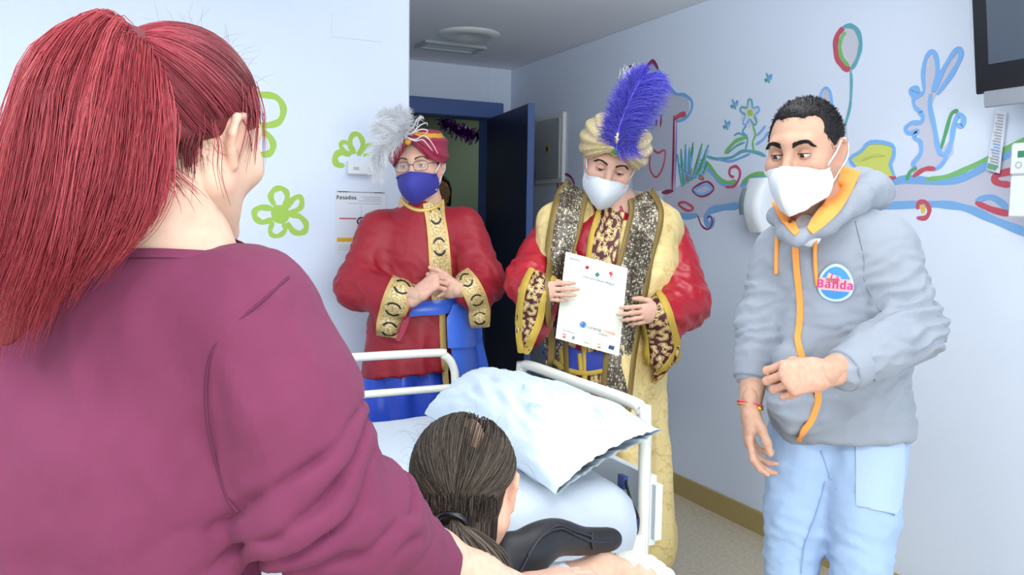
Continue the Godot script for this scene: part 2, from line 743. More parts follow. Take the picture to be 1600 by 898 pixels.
# flake-like gold and dark metallic embroidery
func sequin_image(dark: Color, mid: Color, light: Color, sd: int, size := 256, cells := 40) -> ImageTexture:
	var g := RandomNumberGenerator.new()
	g.seed = sd
	var im := Image.create(size, size, false, Image.FORMAT_RGB8)
	im.fill(dark)
	var c := float(size) / cells
	for j in cells:
		for i in cells:
			var col := dark.lerp(mid, g.randf()) if g.randf() < 0.55 else mid.lerp(light, g.randf())
			var cx := (i + 0.5 + g.randf_range(-0.25, 0.25)) * c
			var cy := (j + 0.5 + g.randf_range(-0.25, 0.25)) * c
			var rr := c * g.randf_range(0.32, 0.55)
			for y in range(int(cy - rr), int(cy + rr) + 1):
				for x in range(int(cx - rr), int(cx + rr) + 1):
					if Vector2(x - cx, y - cy).length() < rr: im.set_pixel(posmod(x, size), posmod(y, size), col)
	return ImageTexture.create_from_image(im)

# scrolled gold embroidery on a dark red ground
func scroll_image(ground: Color, gold: Color, sd: int) -> ImageTexture:
	var n := FastNoiseLite.new()
	n.seed = sd
	n.frequency = 0.03
	n.fractal_octaves = 1
	n.domain_warp_enabled = true
	n.domain_warp_amplitude = 18.0
	n.domain_warp_frequency = 0.03
	var g := RandomNumberGenerator.new()
	g.seed = sd
	var im := Image.create(256, 256, false, Image.FORMAT_RGB8)
	for y in 256:
		for x in 256:
			var v := n.get_noise_2d(x, y)
			var w := absf(v)
			var q: float = 1.0 - smoothstep(0.10, 0.20, w)
			q = max(q, smoothstep(0.28, 0.36, v))
			var c := ground.lerp(gold, q)
			c = c * (0.82 + 0.3 * g.randf())
			im.set_pixel(x, y, c)
	return ImageTexture.create_from_image(im)

# gold braid with pairs of dark crescents facing each other
func crescent_image() -> ImageTexture:
	var w := 96
	var h := 256
	var g := RandomNumberGenerator.new()
	g.seed = 3
	var im := Image.create(w, h, false, Image.FORMAT_RGB8)
	var n := FastNoiseLite.new()
	n.frequency = 0.09
	for y in h:
		for x in w:
			var c := Color(0.78, 0.68, 0.44) * (0.92 + 0.14 * g.randf())
			var ed: int = min(x, w - 1 - x)
			if ed < 12: c = Color(0.80, 0.67, 0.40) * (0.95 + 0.1 * g.randf())
			else:
				var q := n.get_noise_2d(x, y)
				if q > 0.22: c = Color(0.85, 0.80, 0.66)
				elif q < -0.25: c = Color(0.62, 0.51, 0.3)
				for m in 2:
					var py := posmod(y, 128) - 64.0
					var d := Vector2((x - 48.0) / 27.0, py / 34.0)
					var l := d.length()
					if l > 0.82 and l < 1.1 and absf(d.y) > 0.42: c = Color(0.09, 0.08, 0.07)
			im.set_pixel(x, y, c)
	return ImageTexture.create_from_image(im)

func damask_image() -> ImageTexture:
	var n := FastNoiseLite.new()
	n.seed = 9
	n.frequency = 0.018
	n.fractal_octaves = 2
	n.domain_warp_enabled = true
	n.domain_warp_amplitude = 30.0
	var g := RandomNumberGenerator.new()
	g.seed = 4
	var im := Image.create(256, 256, false, Image.FORMAT_RGB8)
	for y in 256:
		for x in 256:
			var v := n.get_noise_2d(x, y)
			var q: float = smoothstep(0.05, 0.12, absf(v))
			var c := Color(0.83, 0.72, 0.43).lerp(Color(0.92, 0.83, 0.58), q)
			im.set_pixel(x, y, c * (0.95 + 0.08 * g.randf()))
	return ImageTexture.create_from_image(im)

func uv_mat(t: Texture2D, rough: float, rep: Vector2, metal := 0.0) -> StandardMaterial3D:
	var m := StandardMaterial3D.new()
	m.albedo_texture = t
	m.roughness = rough
	m.metallic = metal
	m.uv1_scale = Vector3(rep.x, rep.y, 1)
	return m

func make_materials():
	var wall_bump := relief(0.12, 3, 2.0, 256, 21)
	var knit := weave_relief()
	var cloth := relief(0.25, 2, 2.0, 256, 22)
	M.wall = mat(222, 233, 249, 0.75, {"bump": [wall_bump, 0.25, 6.0]})
	M.ceiling = mat(236, 239, 244, 0.85, {"bump": [wall_bump, 0.2, 5.0]})
	M.corridor = mat(150, 166, 152, 0.8)
	var fl := grain(0.05, 5, 0.86, 1.0, 512, 31)
	M.floor = mat(214, 203, 178, 0.38, {"tex": [fl, 1.6]})
	M.baseboard = mat(172, 152, 98, 0.45)
	M.blue_frame = mat(82, 108, 165, 0.45)
	M.navy = mat(36, 44, 74, 0.35)  # door leaf: shade of its unlit face is put into the colour
	M.white_metal = mat(226, 230, 228, 0.4)
	M.cream_tube = mat(233, 234, 222, 0.35, {"coat": 0.3})
	M.white_plastic = mat(228, 234, 240, 0.4)
	M.grey_metal = mat(170, 180, 182, 0.45)
	M.silver = mat(170, 176, 186, 0.35, {"metal": 0.6})
	M.black_plastic = mat(14, 15, 20, 0.3)
	M.screen = mat(22, 26, 34, 0.12)
	M.dark = mat(40, 42, 46, 0.6)
	M.paper = mat(224, 229, 238, 0.8)
	M.folder = mat(222, 226, 210, 0.7)
	M.paint = mat(255, 255, 255, 0.8, {"vc": 1})
	M.print = mat(255, 255, 255, 0.75, {"vc": 1})
	M.lamp_glow = StandardMaterial3D.new()
	M.lamp_glow.albedo_color = Color(0.9, 0.9, 0.9)
	M.lamp_glow.emission_enabled = true
	M.lamp_glow.emission = Color(1.0, 0.98, 0.95)
	M.lamp_glow.emission_energy_multiplier = 1.5
	M.sheet = mat(196, 207, 219, 0.85, {"bump": [cloth, 0.25, 3.0], "rim": 0.2})
	M.pillow = mat(196, 210, 221, 0.85, {"bump": [cloth, 0.25, 3.0], "rim": 0.2})
	M.blue_plastic = mat(52, 74, 130, 0.4)
	M.skin = mat(255, 255, 255, 0.5, {"vc": 1, "sss": 0.12, "spec": 0.4})
	M.eye = mat(255, 255, 255, 0.12, {"vc": 1})
	M.hair = mat(255, 255, 255, 0.55, {"vc": 1, "spec": 0.3})
	M.red_hair = mat(255, 255, 255, 0.42, {"vc": 1, "spec": 0.4})
	M.feather = mat(255, 255, 255, 0.6, {"vc": 1, "back": Color(0.6, 0.6, 0.6), "rim": 0.3})
	var heather := grain(0.30, 2, 0.74, 1.14, 512, 41)
	M.hoodie = mat(160, 168, 180, 0.9, {"tex": [heather, 7.0], "rim": 0.3})
	M.orange = mat(255, 165, 78, 0.8, {"rim": 0.2})
	var denim := grain(0.3, 2, 0.9, 1.05, 256, 43)
	M.jeans = mat(166, 192, 226, 0.85, {"tex": [denim, 9.0], "rim": 0.2})
	M.jeans_patch = mat(176, 199, 230, 0.85, {"tex": [denim, 9.0], "rim": 0.2})
	M.mask_white = mat(224, 230, 237, 0.8, {"sss": 0.05})
	M.mask_blue = mat(52, 54, 148, 0.75)
	var plum_grain := grain(0.4, 2, 0.86, 1.06, 256, 44)
	M.plum = mat(118, 47, 80, 0.92, {"tex": [plum_grain, 7.0], "rim": 0.1})
	M.plum_seam = mat(92, 34, 62, 0.9)
	M.red_satin = mat(172, 20, 40, 0.36)
	M.red_cloth = mat(146, 13, 34, 0.55, {"rim": 0.06})
	M.maroon_lining = mat(120, 22, 40, 0.45, {"rim": 0.3})
	M.pink_lining = mat(196, 72, 98, 0.45)
	M.turban_gold = mat(255, 255, 255, 0.36, {"vc": 1, "metal": 0.15, "bump": [cloth, 0.3, 14.0]})
	M.turban_red = mat(255, 255, 255, 0.38, {"vc": 1})
	M.blue_satin = mat(66, 112, 222, 0.3, {"rim": 0.2})
	M.royal_satin = mat(34, 74, 196, 0.3, {"rim": 0.2})
	M.sequin = uv_mat(sequin_image(Color(0.24, 0.21, 0.17), Color(0.52, 0.48, 0.40), Color(0.80, 0.77, 0.68), 5, 256, 15), 0.3, Vector2(1, 6), 0.3)
	M.braid = mat(126, 104, 52, 0.5, {"metal": 0.3})
	M.yellow_braid = mat(204, 172, 70, 0.5, {"metal": 0.2, "bump": [relief(0.25, 1, 5.0, 128, 51), 0.8, 14.0]})
	M.scroll = uv_mat(scroll_image(Color(0.28, 0.05, 0.08), Color(0.86, 0.76, 0.52), 8), 0.42, Vector2(0.6, 1.6), 0.15)
	M.crescent = uv_mat(crescent_image(), 0.42, Vector2(1, 1.5), 0.15)
	M.gold_trim = mat(214, 184, 108, 0.42, {"metal": 0.25})
	M.damask = StandardMaterial3D.new()
	M.damask.albedo_texture = damask_image()
	M.damask.roughness = 0.42
	M.damask.metallic = 0.12
	M.damask.uv1_triplanar = true
	M.damask.uv1_world_triplanar = true
	M.damask.uv1_scale = Vector3.ONE * 3.2
	M.gold = mat(212, 170, 70, 0.3, {"metal": 0.8})
	M.green_gem = mat(20, 130, 80, 0.12, {"coat": 1.0})
	M.wire = mat(90, 78, 66, 0.3, {"metal": 0.6})
	M.lens = StandardMaterial3D.new()
	M.lens.albedo_color = Color(1, 1, 1, 0.08)
	M.lens.transparency = BaseMaterial3D.TRANSPARENCY_ALPHA
	M.lens.roughness = 0.02
	M.black_vinyl = mat(17, 17, 24, 0.5, {"bump": [cloth, 0.25, 12.0]})
	M.black_seam = mat(34, 34, 44, 0.55)
	M.white_cloth = mat(238, 243, 250, 0.9, {"bump": [cloth, 0.4, 8.0]})
	M.black_cloth = mat(26, 26, 32, 0.85)
	M.shoe = mat(52, 54, 60, 0.5)
	M.tinsel = mat(110, 20, 140, 0.25, {"metal": 0.7})
	M.wood = mat(70, 60, 48, 0.5)
	M.ink = mat(60, 70, 80, 0.8)

# ---------- the room ----------
func wall_box(called: String, lo: Vector3, hi: Vector3, m: Material) -> MeshInstance3D:
	var b := MB.new()
	b.box((lo + hi) / 2, hi - lo)
	return structure(called, b, m)

var wall_right: MeshInstance3D
var wall_left: MeshInstance3D

func build_room():
	wall_box("floor", Vector3(-3.4, -0.1, -7.5), Vector3(4.4, 0, 2.8), M.floor)
	wall_box("ceiling", Vector3(-3.4, CEIL, -7.5), Vector3(4.4, CEIL + 0.1, 2.8), M.ceiling)
	wall_right = wall_box("wall_right", Vector3(XR, 0, ZD), Vector3(XR + 0.15, CEIL, 2.6), M.wall)
	wall_left = wall_box("wall_left", Vector3(-3.2, 0, ZL - 0.12), Vector3(XB, CEIL, ZL), M.wall)
	wall_box("wall_alcove", Vector3(XB - 0.12, 0, ZD), Vector3(XB, CEIL, ZL - 0.12), M.wall)
	wall_box("wall_window_side", Vector3(-3.35, 0, ZL - 0.12), Vector3(-3.2, CEIL, 2.6), M.wall)
	# rear wall with an added window opening for the frontal fill light
	var rb := MB.new()
	var wx0 := -1.1
	var wx1 := 1.5
	var wy0 := 0.9
	var wy1 := 2.2
	rb.box(Vector3((-3.35 + wx0) / 2, CEIL / 2, 2.675), Vector3(wx0 + 3.35, CEIL, 0.15))
	rb.box(Vector3((wx1 + XR + 0.15) / 2, CEIL / 2, 2.675), Vector3(XR + 0.15 - wx1, CEIL, 0.15))
	rb.box(Vector3((wx0 + wx1) / 2, wy0 / 2, 2.675), Vector3(wx1 - wx0, wy0, 0.15))
	rb.box(Vector3((wx0 + wx1) / 2, (wy1 + CEIL) / 2, 2.675), Vector3(wx1 - wx0, CEIL - wy1, 0.15))
	structure("wall_rear", rb, M.wall)
	rb = MB.new()
	for q in [wx0 + 0.03, (wx0 + wx1) / 2, wx1 - 0.03]: rb.box(Vector3(q, (wy0 + wy1) / 2, 2.68), Vector3(0.06, wy1 - wy0, 0.06))
	for q in [wy0 + 0.03, wy1 - 0.03]: rb.box(Vector3((wx0 + wx1) / 2, q, 2.68), Vector3(wx1 - wx0, 0.06, 0.055))
	structure("added_window_1", rb, M.white_metal)  # frame of the added window that holds the fill light
	# door wall with its opening
	var x0 := 1.51
	var x1 := 2.43
	var top := 2.10
	var b := MB.new()
	b.box(Vector3((XB - 0.12 + x0) / 2, CEIL / 2, ZD - 0.075), Vector3(x0 - XB + 0.12, CEIL, 0.15))
	b.box(Vector3((x1 + XR + 0.15) / 2, CEIL / 2, ZD - 0.075), Vector3(XR + 0.15 - x1, CEIL, 0.15))
	b.box(Vector3((x0 + x1) / 2, (CEIL + top) / 2, ZD - 0.075), Vector3(x1 - x0, CEIL - top, 0.15))
	structure("wall_door", b, M.wall)
	# blue frame and open leaf
	var fr := MB.new()
	fr.box(Vector3((x0 + x1) / 2, top + 0.04, ZD - 0.06), Vector3(x1 - x0 + 0.2, 0.11, 0.20))
	fr.box(Vector3(x0 - 0.04, top / 2, ZD - 0.06), Vector3(0.11, top, 0.20))
	fr.box(Vector3(x1 + 0.05, top / 2, ZD - 0.06), Vector3(0.11, top, 0.20))
	structure("trim_1", fr, M.blue_frame)
	var hinge := Vector3(2.425, 0.008, ZD + 0.03)
	var free := Vector3(2.305, 0.008, -4.50)
	var d := free - hinge
	var bs := Basis(d.normalized(), Vector3.UP, d.normalized().cross(Vector3.UP))
	var leaf := Node3D.new()
	leaf.name = "door_1"
	leaf.set_meta("kind", "structure")
	leaf.position = hinge
	add_child(leaf)
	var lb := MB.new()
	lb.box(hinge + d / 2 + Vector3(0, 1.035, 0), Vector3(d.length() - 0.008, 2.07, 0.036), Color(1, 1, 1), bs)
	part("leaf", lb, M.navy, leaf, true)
	lb = MB.new()
	lb.box(hinge + d + Vector3(0, 1.035, 0), Vector3(0.008, 2.07, 0.042), Color(1, 1, 1), bs)
	part("edge_strip", lb, M.blue_frame, leaf, true)
	var hb := MB.new()
	for s in [-1.0, 1.0]:
		var q: Vector3 = hinge + d * 0.93 + Vector3(0, 1.02, 0) + bs.z * s * 0.022
		hb.tube([q, q + bs.z * s * 0.045, q + bs.z * s * 0.05 - bs.x * 0.01, q + bs.z * s * 0.05 - bs.x * 0.12], 0.009, 8)
	part("handle", hb, M.silver, leaf, true)
	# baseboards
	b = MB.new()
	b.box(Vector3(XR - 0.007, 0.05, (ZD + 2.6) / 2), Vector3(0.014, 0.10, 2.6 - ZD))
	structure("baseboard_right", b, M.baseboard)
	b = MB.new()
	b.box(Vector3((XB - 3.2) / 2, 0.05, ZL + 0.007), Vector3(XB + 3.2, 0.10, 0.014))
	structure("baseboard_left", b, M.baseboard)
	b = MB.new()
	b.box(Vector3(XB + 0.007, 0.05, (ZD + ZL) / 2), Vector3(0.014, 0.10, ZL - ZD))
	structure("baseboard_alcove", b, M.baseboard)
	# access panel outline high on the flower wall
	b = MB.new()
	var a0 := on_left(518, 20, 0.001)
	var a1 := on_left(597, 66, 0.001)
	b.box((a0 + a1) / 2, Vector3(abs(a1.x - a0.x), abs(a1.y - a0.y), 0.006))
	structure("trim_2", b, M.wall)
	ceiling_lamp(Vector3(0.15, CEIL, 0.25), Vector2(1.2, 0.6), 2.4, Color(0.97, 0.985, 1.0), "large ceiling lamp panel over the middle of the room, out of view")
	ceiling_lamp(Vector3(-1.3, CEIL, -0.9), Vector2(0.6, 1.2), 4.2, Color(0.97, 0.985, 1.0), "ceiling lamp panel on the window side, out of view")
	bounce_flash(CAM_AT + Vector3(0, 0.16, 0.10), W(0.15, 0.62, -0.77), 7.0)
	ceiling_lamp(Vector3(1.45, CEIL, -1.55), Vector2(0.6, 1.2), 1.0, Color(0.97, 0.985, 1.0), "added ceiling lamp panel above the bed head for overhead fill, out of view")  # unseen lamp added to bring more overhead light to floor and alcove

func build_corridor():
	wall_box("wall_corridor", Vector3(-0.2, 0, -7.5), Vector3(4.4, CEIL, -7.35), M.corridor)
	wall_box("wall_corridor_end", Vector3(4.25, 0, -7.35), Vector3(4.4, CEIL, ZD - 0.15), M.corridor)
	wall_box("wall_corridor_start", Vector3(-0.35, 0, -7.35), Vector3(-0.2, CEIL, ZD - 0.15), M.corridor)
	wall_box("wall_corridor_near", Vector3(-0.35, 0, ZD - 0.15), Vector3(XB - 0.12, CEIL, ZD), M.corridor)
	wall_box("wall_corridor_side", Vector3(XR + 0.15, 0, ZD - 0.15), Vector3(4.4, CEIL, ZD), M.corridor)
	ceiling_lamp(Vector3(3.4, CEIL, -6.6), Vector2(0.3, 0.6), 0.28, Color(0.95, 1.0, 0.90), "small ceiling lamp panel in the corridor, out of view")
	# purple tinsel garland strung across the corridor
	var g := RandomNumberGenerator.new()
	g.seed = 12
	var a := P(690, 188, 6.1)
	var c := P(752, 212, 6.1)
	var t := thing("tinsel_garland", "shiny purple tinsel garland hanging beyond the open door", "garland", a)
	var cord := []
	for i in 15:
		var u := i / 14.0
		cord.append(a.lerp(c, u) + Vector3(0, -0.03 * sin(PI * u), 0))
	var cb := MB.new()
	cb.tube(cord, 0.004, 5)
	part("cord", cb, M.tinsel, t, true)
	var tb := MB.new()
	for i in 420:
		var u := g.randf()
		var p: Vector3 = cord[int(u * 14)].lerp(cord[min(int(u * 14) + 1, 14)], fmod(u * 14, 1.0))
		var dir := Vector3(g.randfn(), g.randfn(), g.randfn()).normalized()
		var side := dir.cross(Vector3(g.randfn(), g.randfn(), g.randfn())).normalized() * 0.004
		var e := p + dir * g.randf_range(0.04, 0.08)
		tb.face([p - side, p + side, e + side, e - side])
	var o := part("tinsel", tb, M.tinsel, t, true)
	o.set_meta("kind", "stuff")
	# picture frame on the corridor wall
	var q := P(696, 277, 6.9)
	q.z = -7.335
	var fr := thing("picture_frame", "small dark framed notice on the green corridor wall", "picture frame", q)
	b_frame(fr, q, 0.16, 0.24)
	build_passer()

func b_frame(fr: Node3D, q: Vector3, w: float, h: float):
	var b := MB.new()
	for s in [-1, 1]:
		b.box(q + Vector3(s * w / 2, 0, 0), Vector3(0.02, h + 0.02, 0.02))
		b.box(q + Vector3(0, s * h / 2, 0), Vector3(w, 0.02, 0.02))
	part("frame", b, M.wood, fr, true)
	b = MB.new()
	b.box(q + Vector3(0, 0, -0.004), Vector3(w - 0.02, h - 0.02, 0.008))
	part("sheet", b, M.dark, fr, true)

# ---------- paintings on the walls ----------
var paint_layer := 0
var fill_layer := 0
# brush stroke on a wall: photograph positions mapped onto the wall plane, given real width and a film of paint
func stroke(b: MB, pts: Array, width: float, col: Color, right := true, closed := false, per := 5):
	paint_layer += 1
	var off := 0.0012 + 0.00002 * (paint_layer % 120)
	var path := smooth_path(pts, per, closed)
	var n := path.size()
	var w3 := []
	for p in path: w3.append(on_right(p.x, p.y, off) if right else on_left(p.x, p.y, off))
	var nrm := Vector3(-1, 0, 0) if right else Vector3(0, 0, 1)
	var rows := []
	for i in n:
		var t: Vector3 = (w3[(i + 1) % n] - w3[(i - 1 + n) % n]) if closed else (w3[min(i + 1, n - 1)] - w3[max(i - 1, 0)])
		var s := t.cross(nrm).normalized() * width / 2
		var k := 1.0
		if not closed: k = min(1.0, 0.45 + 0.55 * min(i, n - 1 - i) / 2.0)
		k *= 1.0 + 0.12 * sin(i * 0.9 + paint_layer)
		rows.append([w3[i] - s * k, w3[i] + s * k])
	if closed: rows.append(rows[0])
	b.grid(rows, col)
	# painted film edge, so that the stroke has its own thickness
	var edge := []
	for r in rows: edge.append([r[0], r[0] - nrm * off])
	b.grid(edge, col)
	edge = []
	for r in rows: edge.append([r[1], r[1] - nrm * off])
	b.grid(edge, col)

func fill_area(b: MB, pts: Array, col: Color, right := true, smooth := true):
	fill_layer += 1
	var fo := 0.0003 + 0.00006 * fill_layer
	var path := smooth_path(pts, 4, true) if smooth else pts
	var poly := PackedVector2Array()
	var w3 := []
	for p in path:
		var q := on_right(p.x, p.y, fo) if right else on_left(p.x, p.y, fo)
		w3.append(q)
		poly.append(Vector2(q.z if right else q.x, q.y))
	var idx := Geometry2D.triangulate_polygon(poly)
	var s := b.V.size()
	for q in w3: b.vert(q, col)
	for k in range(0, idx.size(), 3): b.tri(s + idx[k], s + idx[k + 1], s + idx[k + 2])

func v2(a: Array) -> Array:
	var o := []
	for i in range(0, a.size(), 2): o.append(Vector2(a[i], a[i + 1]))
	return o

func motif(called: String, b: MB, wall: MeshInstance3D, label: String):
	part(called, b, M.paint, wall, false, label)

func build_murals():
	var red := lin(200, 88, 106)
	var dred := lin(150, 58, 84)
	var blu := lin(124, 176, 228)
	var sky := lin(134, 186, 244)
	var tea := lin(104, 172, 186)
	var grn := lin(126, 190, 116)
	var dgr := lin(92, 168, 112)
	var lil := lin(198, 200, 218)
	var lime := lin(168, 206, 92)
	# flowers on the left wall
	var b := MB.new()
	stroke(b, v2([380, 152, 405, 148, 432, 152, 443, 170, 436, 190, 415, 196, 396, 194, 380, 198]), 0.024, lime, false)
	stroke(b, v2([380, 204, 402, 204, 420, 212, 427, 228, 420, 240, 404, 241, 390, 238]), 0.024, lime, false)
	motif("painted_flower", b, wall_left, "large lime green flower painted on wall, half hidden by the red-haired head")
	b = MB.new()
	fill_area(b, v2([425, 325, 438, 320, 450, 326, 452, 340, 443, 349, 430, 347, 424, 337]), lime, false)
	stroke(b, v2([430, 322, 423, 308, 428, 297, 439, 294, 448, 301, 448, 314, 443, 324]), 0.021, lime, false)
	stroke(b, v2([448, 326, 457, 312, 467, 307, 472, 314, 468, 326, 452, 332]), 0.02, lime, false)
	stroke(b, v2([452, 336, 466, 337, 477, 347, 478, 358, 470, 364, 458, 361, 449, 347]), 0.022, lime, false)
	stroke(b, v2([442, 348, 446, 358, 438, 367, 427, 368, 422, 360, 427, 346]), 0.018, lime, false)
	stroke(b, v2([426, 342, 410, 347, 399, 340, 398, 330, 408, 324, 427, 326]), 0.022, lime, false)
	motif("painted_flower", b, wall_left, "small lime green five-petalled flower painted on the wall")
	b = MB.new()
	stroke(b, v2([548, 242, 532, 238, 524, 245, 526, 256, 538, 259]), 0.024, lime, false)
	stroke(b, v2([551, 240, 538, 236, 532, 225, 540, 222, 550, 230, 555, 240]), 0.016, lime, false)
	stroke(b, v2([553, 240, 547, 226, 550, 212, 560, 210, 567, 222, 564, 236, 558, 242]), 0.02, lime, false)
	stroke(b, v2([562, 241, 572, 228, 583, 225, 587, 233, 580, 241, 568, 243]), 0.016, lime, false)
	motif("painted_flower", b, wall_left, "lime green flower painted above the white thermostat")
	# long grey branch across the right wall
	b = MB.new()
	fill_area(b, v2([1040, 300, 1062, 290, 1096, 262, 1122, 286, 1148, 292, 1175, 280, 1240, 284, 1300, 290, 1376, 290, 1440, 284, 1500, 278, 1545, 258, 1600, 226, 1660, 190, 1660, 400, 1600, 362, 1556, 344, 1516, 326, 1452, 318, 1380, 322, 1240, 322, 1156, 320, 1112, 330, 1100, 340, 1060, 336, 1036, 322]), lil)
	stroke(b, v2([1040, 324, 1058, 335, 1074, 338, 1090, 336]), 0.030, blu)
	stroke(b, v2([1157, 321, 1130, 324, 1110, 329, 1103, 340, 1106, 352, 1113, 349, 1113, 339]), 0.034, blu)
	stroke(b, v2([1090, 336, 1096, 352, 1106, 358, 1113, 348, 1110, 338, 1104, 341]), 0.009, dred)
	stroke(b, v2([1157, 321, 1240, 323, 1340, 323, 1440, 319, 1482, 320, 1516, 327, 1554, 344, 1600, 362, 1650, 380]), 0.026, blu)
	stroke(b, v2([1092, 256, 1106, 262, 1122, 281, 1136, 288, 1148, 287]), 0.026, blu)
	stroke(b, v2([1094, 250, 1108, 258, 1124, 279, 1138, 285, 1150, 282]), 0.018, grn)
	stroke(b, v2([1157, 291, 1172, 278, 1192, 276, 1230, 282, 1300, 290, 1376, 289, 1414, 280, 1469, 283, 1511, 275, 1541, 258, 1580, 238, 1640, 205]), 0.028, blu)
	stroke(b, v2([1160, 286, 1174, 274, 1192, 272, 1206, 277]), 0.020, grn)
	stroke(b, v2([1446, 280, 1482, 275, 1524, 257, 1575, 231, 1640, 198]), 0.017, grn)
	stroke(b, v2([1133, 292, 1146, 291, 1154, 280, 1156, 268, 1150, 260, 1141, 263, 1140, 273, 1147, 277]), 0.014, red)
	stroke(b, v2([1082, 297, 1092, 288, 1106, 284, 1115, 295, 1104, 305, 1093, 306]), 0.010, dred, true, true)
	stroke(b, v2([1086, 298, 1095, 291, 1106, 289, 1111, 296, 1102, 302, 1093, 303]), 0.012, sky, true, true)
	stroke(b, v2([1092, 279, 1096, 275, 1099, 280]), 0.008, red, true, true)
	stroke(b, v2([1060, 319, 1070, 316, 1083, 325, 1074, 329]), 0.013, red, true, true)
	stroke(b, v2([1524, 314, 1550, 308, 1578, 328]), 0.020, blu)
	stroke(b, v2([1524, 316, 1552, 328, 1582, 335]), 0.020, red)
	stroke(b, v2([1600, 266, 1576, 268, 1555, 275, 1558, 285, 1580, 289]), 0.022, red)
	stroke(b, v2([1432, 340, 1446, 340, 1452, 328, 1446, 316, 1435, 317, 1434, 327]), 0.016, red)
	stroke(b, v2([1437, 322, 1443, 325, 1441, 333]), 0.016, lin(226, 196, 96))
	motif("painted_branch", b, wall_right, "long grey painted branch with blue, green and red outlines and curls")
	# house
	b = MB.new()
	fill_area(b, v2([988, 128, 1003, 122, 1020, 97, 1030, 110, 1054, 146, 1076, 154, 1077, 174, 1054, 184, 1052, 296, 1010, 300, 988, 296]), lin(192, 197, 214), true, false)
	stroke(b, v2([1000, 126, 1010, 106, 1020, 96, 1028, 108]), 0.022, dred)
	stroke(b, v2([1028, 108, 1042, 130, 1055, 146, 1068, 148, 1080, 157, 1080, 172, 1070, 185, 1055, 190]), 0.017, blu)
	stroke(b, v2([1054, 186, 1062, 180, 1072, 178]), 0.026, red)
	stroke(b, v2([1053, 180, 1052, 240, 1050, 298]), 0.016, dred)
	stroke(b, v2([1057, 190, 1056, 240, 1054, 296]), 0.010, lin(150, 130, 200))
	stroke(b, v2([1052, 298, 1034, 301]), 0.022, dred)
	stroke(b, v2([1018, 234, 1028, 239, 1039, 235, 1036, 260, 1025, 277, 1015, 262]), 0.011, red, true, true, 3)
	stroke(b, v2([1026, 186, 1025, 197]), 0.014, dred)
	stroke(b, v2([1033, 180, 1032, 198]), 0.014, dred)
	stroke(b, v2([978, 116, 985, 103, 992, 117]), 0.010, dred)
	motif("painted_house", b, wall_right, "painted house outline with red roof behind the blue feather")
	b = MB.new()
	stroke(b, v2([871, 294, 872, 280, 882, 272, 893, 278, 898, 292]), 0.016, dred)
	stroke(b, v2([880, 292, 882, 282, 890, 284, 893, 293]), 0.018, blu)
	stroke(b, v2([876, 293, 879, 285, 884, 287]), 0.010, dred)
	motif("painted_spiral", b, wall_right, "red and blue painted spiral below the wall cabinet")
	# grass tuft
	b = MB.new()
	var tips := [1058, 240, 1064, 232, 1071, 225, 1083, 222, 1077, 230, 1097, 224, 1107, 226, 1102, 240, 1062, 258, 1106, 252]
	for i in range(0, tips.size(), 2):
		var tx: float = tips[i]
		var ty: float = tips[i + 1]
		var bx := 1066.0 + (i * 1.4)
		stroke(b, [Vector2(bx, 292 - i), Vector2(lerp(bx, tx, 0.5) - 1, lerp(290.0, ty, 0.5)), Vector2(tx, ty)], 0.014, tea if i % 4 == 0 else dgr)
		stroke(b, [Vector2(bx + 2, 290 - i), Vector2(lerp(bx, tx, 0.5) + 2, lerp(290.0, ty, 0.5)), Vector2(tx + 1, ty + 8)], 0.006, sky)
	stroke(b, v2([1072, 284, 1074, 270]), 0.006, red)
	stroke(b, v2([1078, 280, 1081, 262]), 0.006, red)
	motif("painted_grass", b, wall_right, "tuft of teal and green painted grass beside the house")
	# flower with leaves
	b = MB.new()
	fill_area(b, v2([1171, 156, 1178, 165, 1186, 170, 1183, 180, 1186, 190, 1176, 194, 1170, 200, 1164, 190, 1157, 186, 1160, 175, 1158, 164, 1166, 164]), lin(214, 220, 226))
	for k in 5:
		var a := TAU * k / 5.0 - PI / 2
		var c := Vector2(1171.5, 176.5) + Vector2(cos(a) * 10, sin(a) * 14)
		stroke(b, [Vector2(1171.5, 176.5) + Vector2(cos(a - 0.6) * 7, sin(a - 0.6) * 9), c + Vector2(cos(a - 0.5) * 5, sin(a - 0.5) * 7), c + Vector2(cos(a + 0.5) * 5, sin(a + 0.5) * 7), Vector2(1171.5, 176.5) + Vector2(cos(a + 0.6) * 7, sin(a + 0.6) * 9)], 0.009, sky if k % 2 else tea)
	fill_area(b, v2([1168, 172, 1175, 172, 1176, 180, 1169, 181]), lime)
	stroke(b, v2([1166, 196, 1160, 206, 1168, 216, 1164, 236]), 0.010, tea)
	stroke(b, v2([1176, 196, 1180, 210, 1176, 222, 1178, 236]), 0.010, grn)
	stroke(b, v2([1168, 214, 1150, 220, 1138, 232, 1132, 240]), 0.017, grn)
	stroke(b, v2([1164, 222, 1150, 228, 1136, 240]), 0.010, tea)
	stroke(b, v2([1182, 212, 1190, 204, 1196, 196]), 0.012, sky)
	stroke(b, v2([1180, 226, 1192, 218, 1200, 206]), 0.012, sky)
	stroke(b, v2([1104, 244, 1120, 248, 1142, 246, 1160, 236, 1182, 238, 1196, 244]), 0.014, tea)
	stroke(b, v2([1120, 248, 1140, 252, 1158, 246, 1172, 240]), 0.010, blu)
	stroke(b, v2([1146, 212, 1154, 208, 1162, 212]), 0.008, tea)
	motif("painted_plant", b, wall_right, "painted flower on a leafy teal plant beside the hooded man")
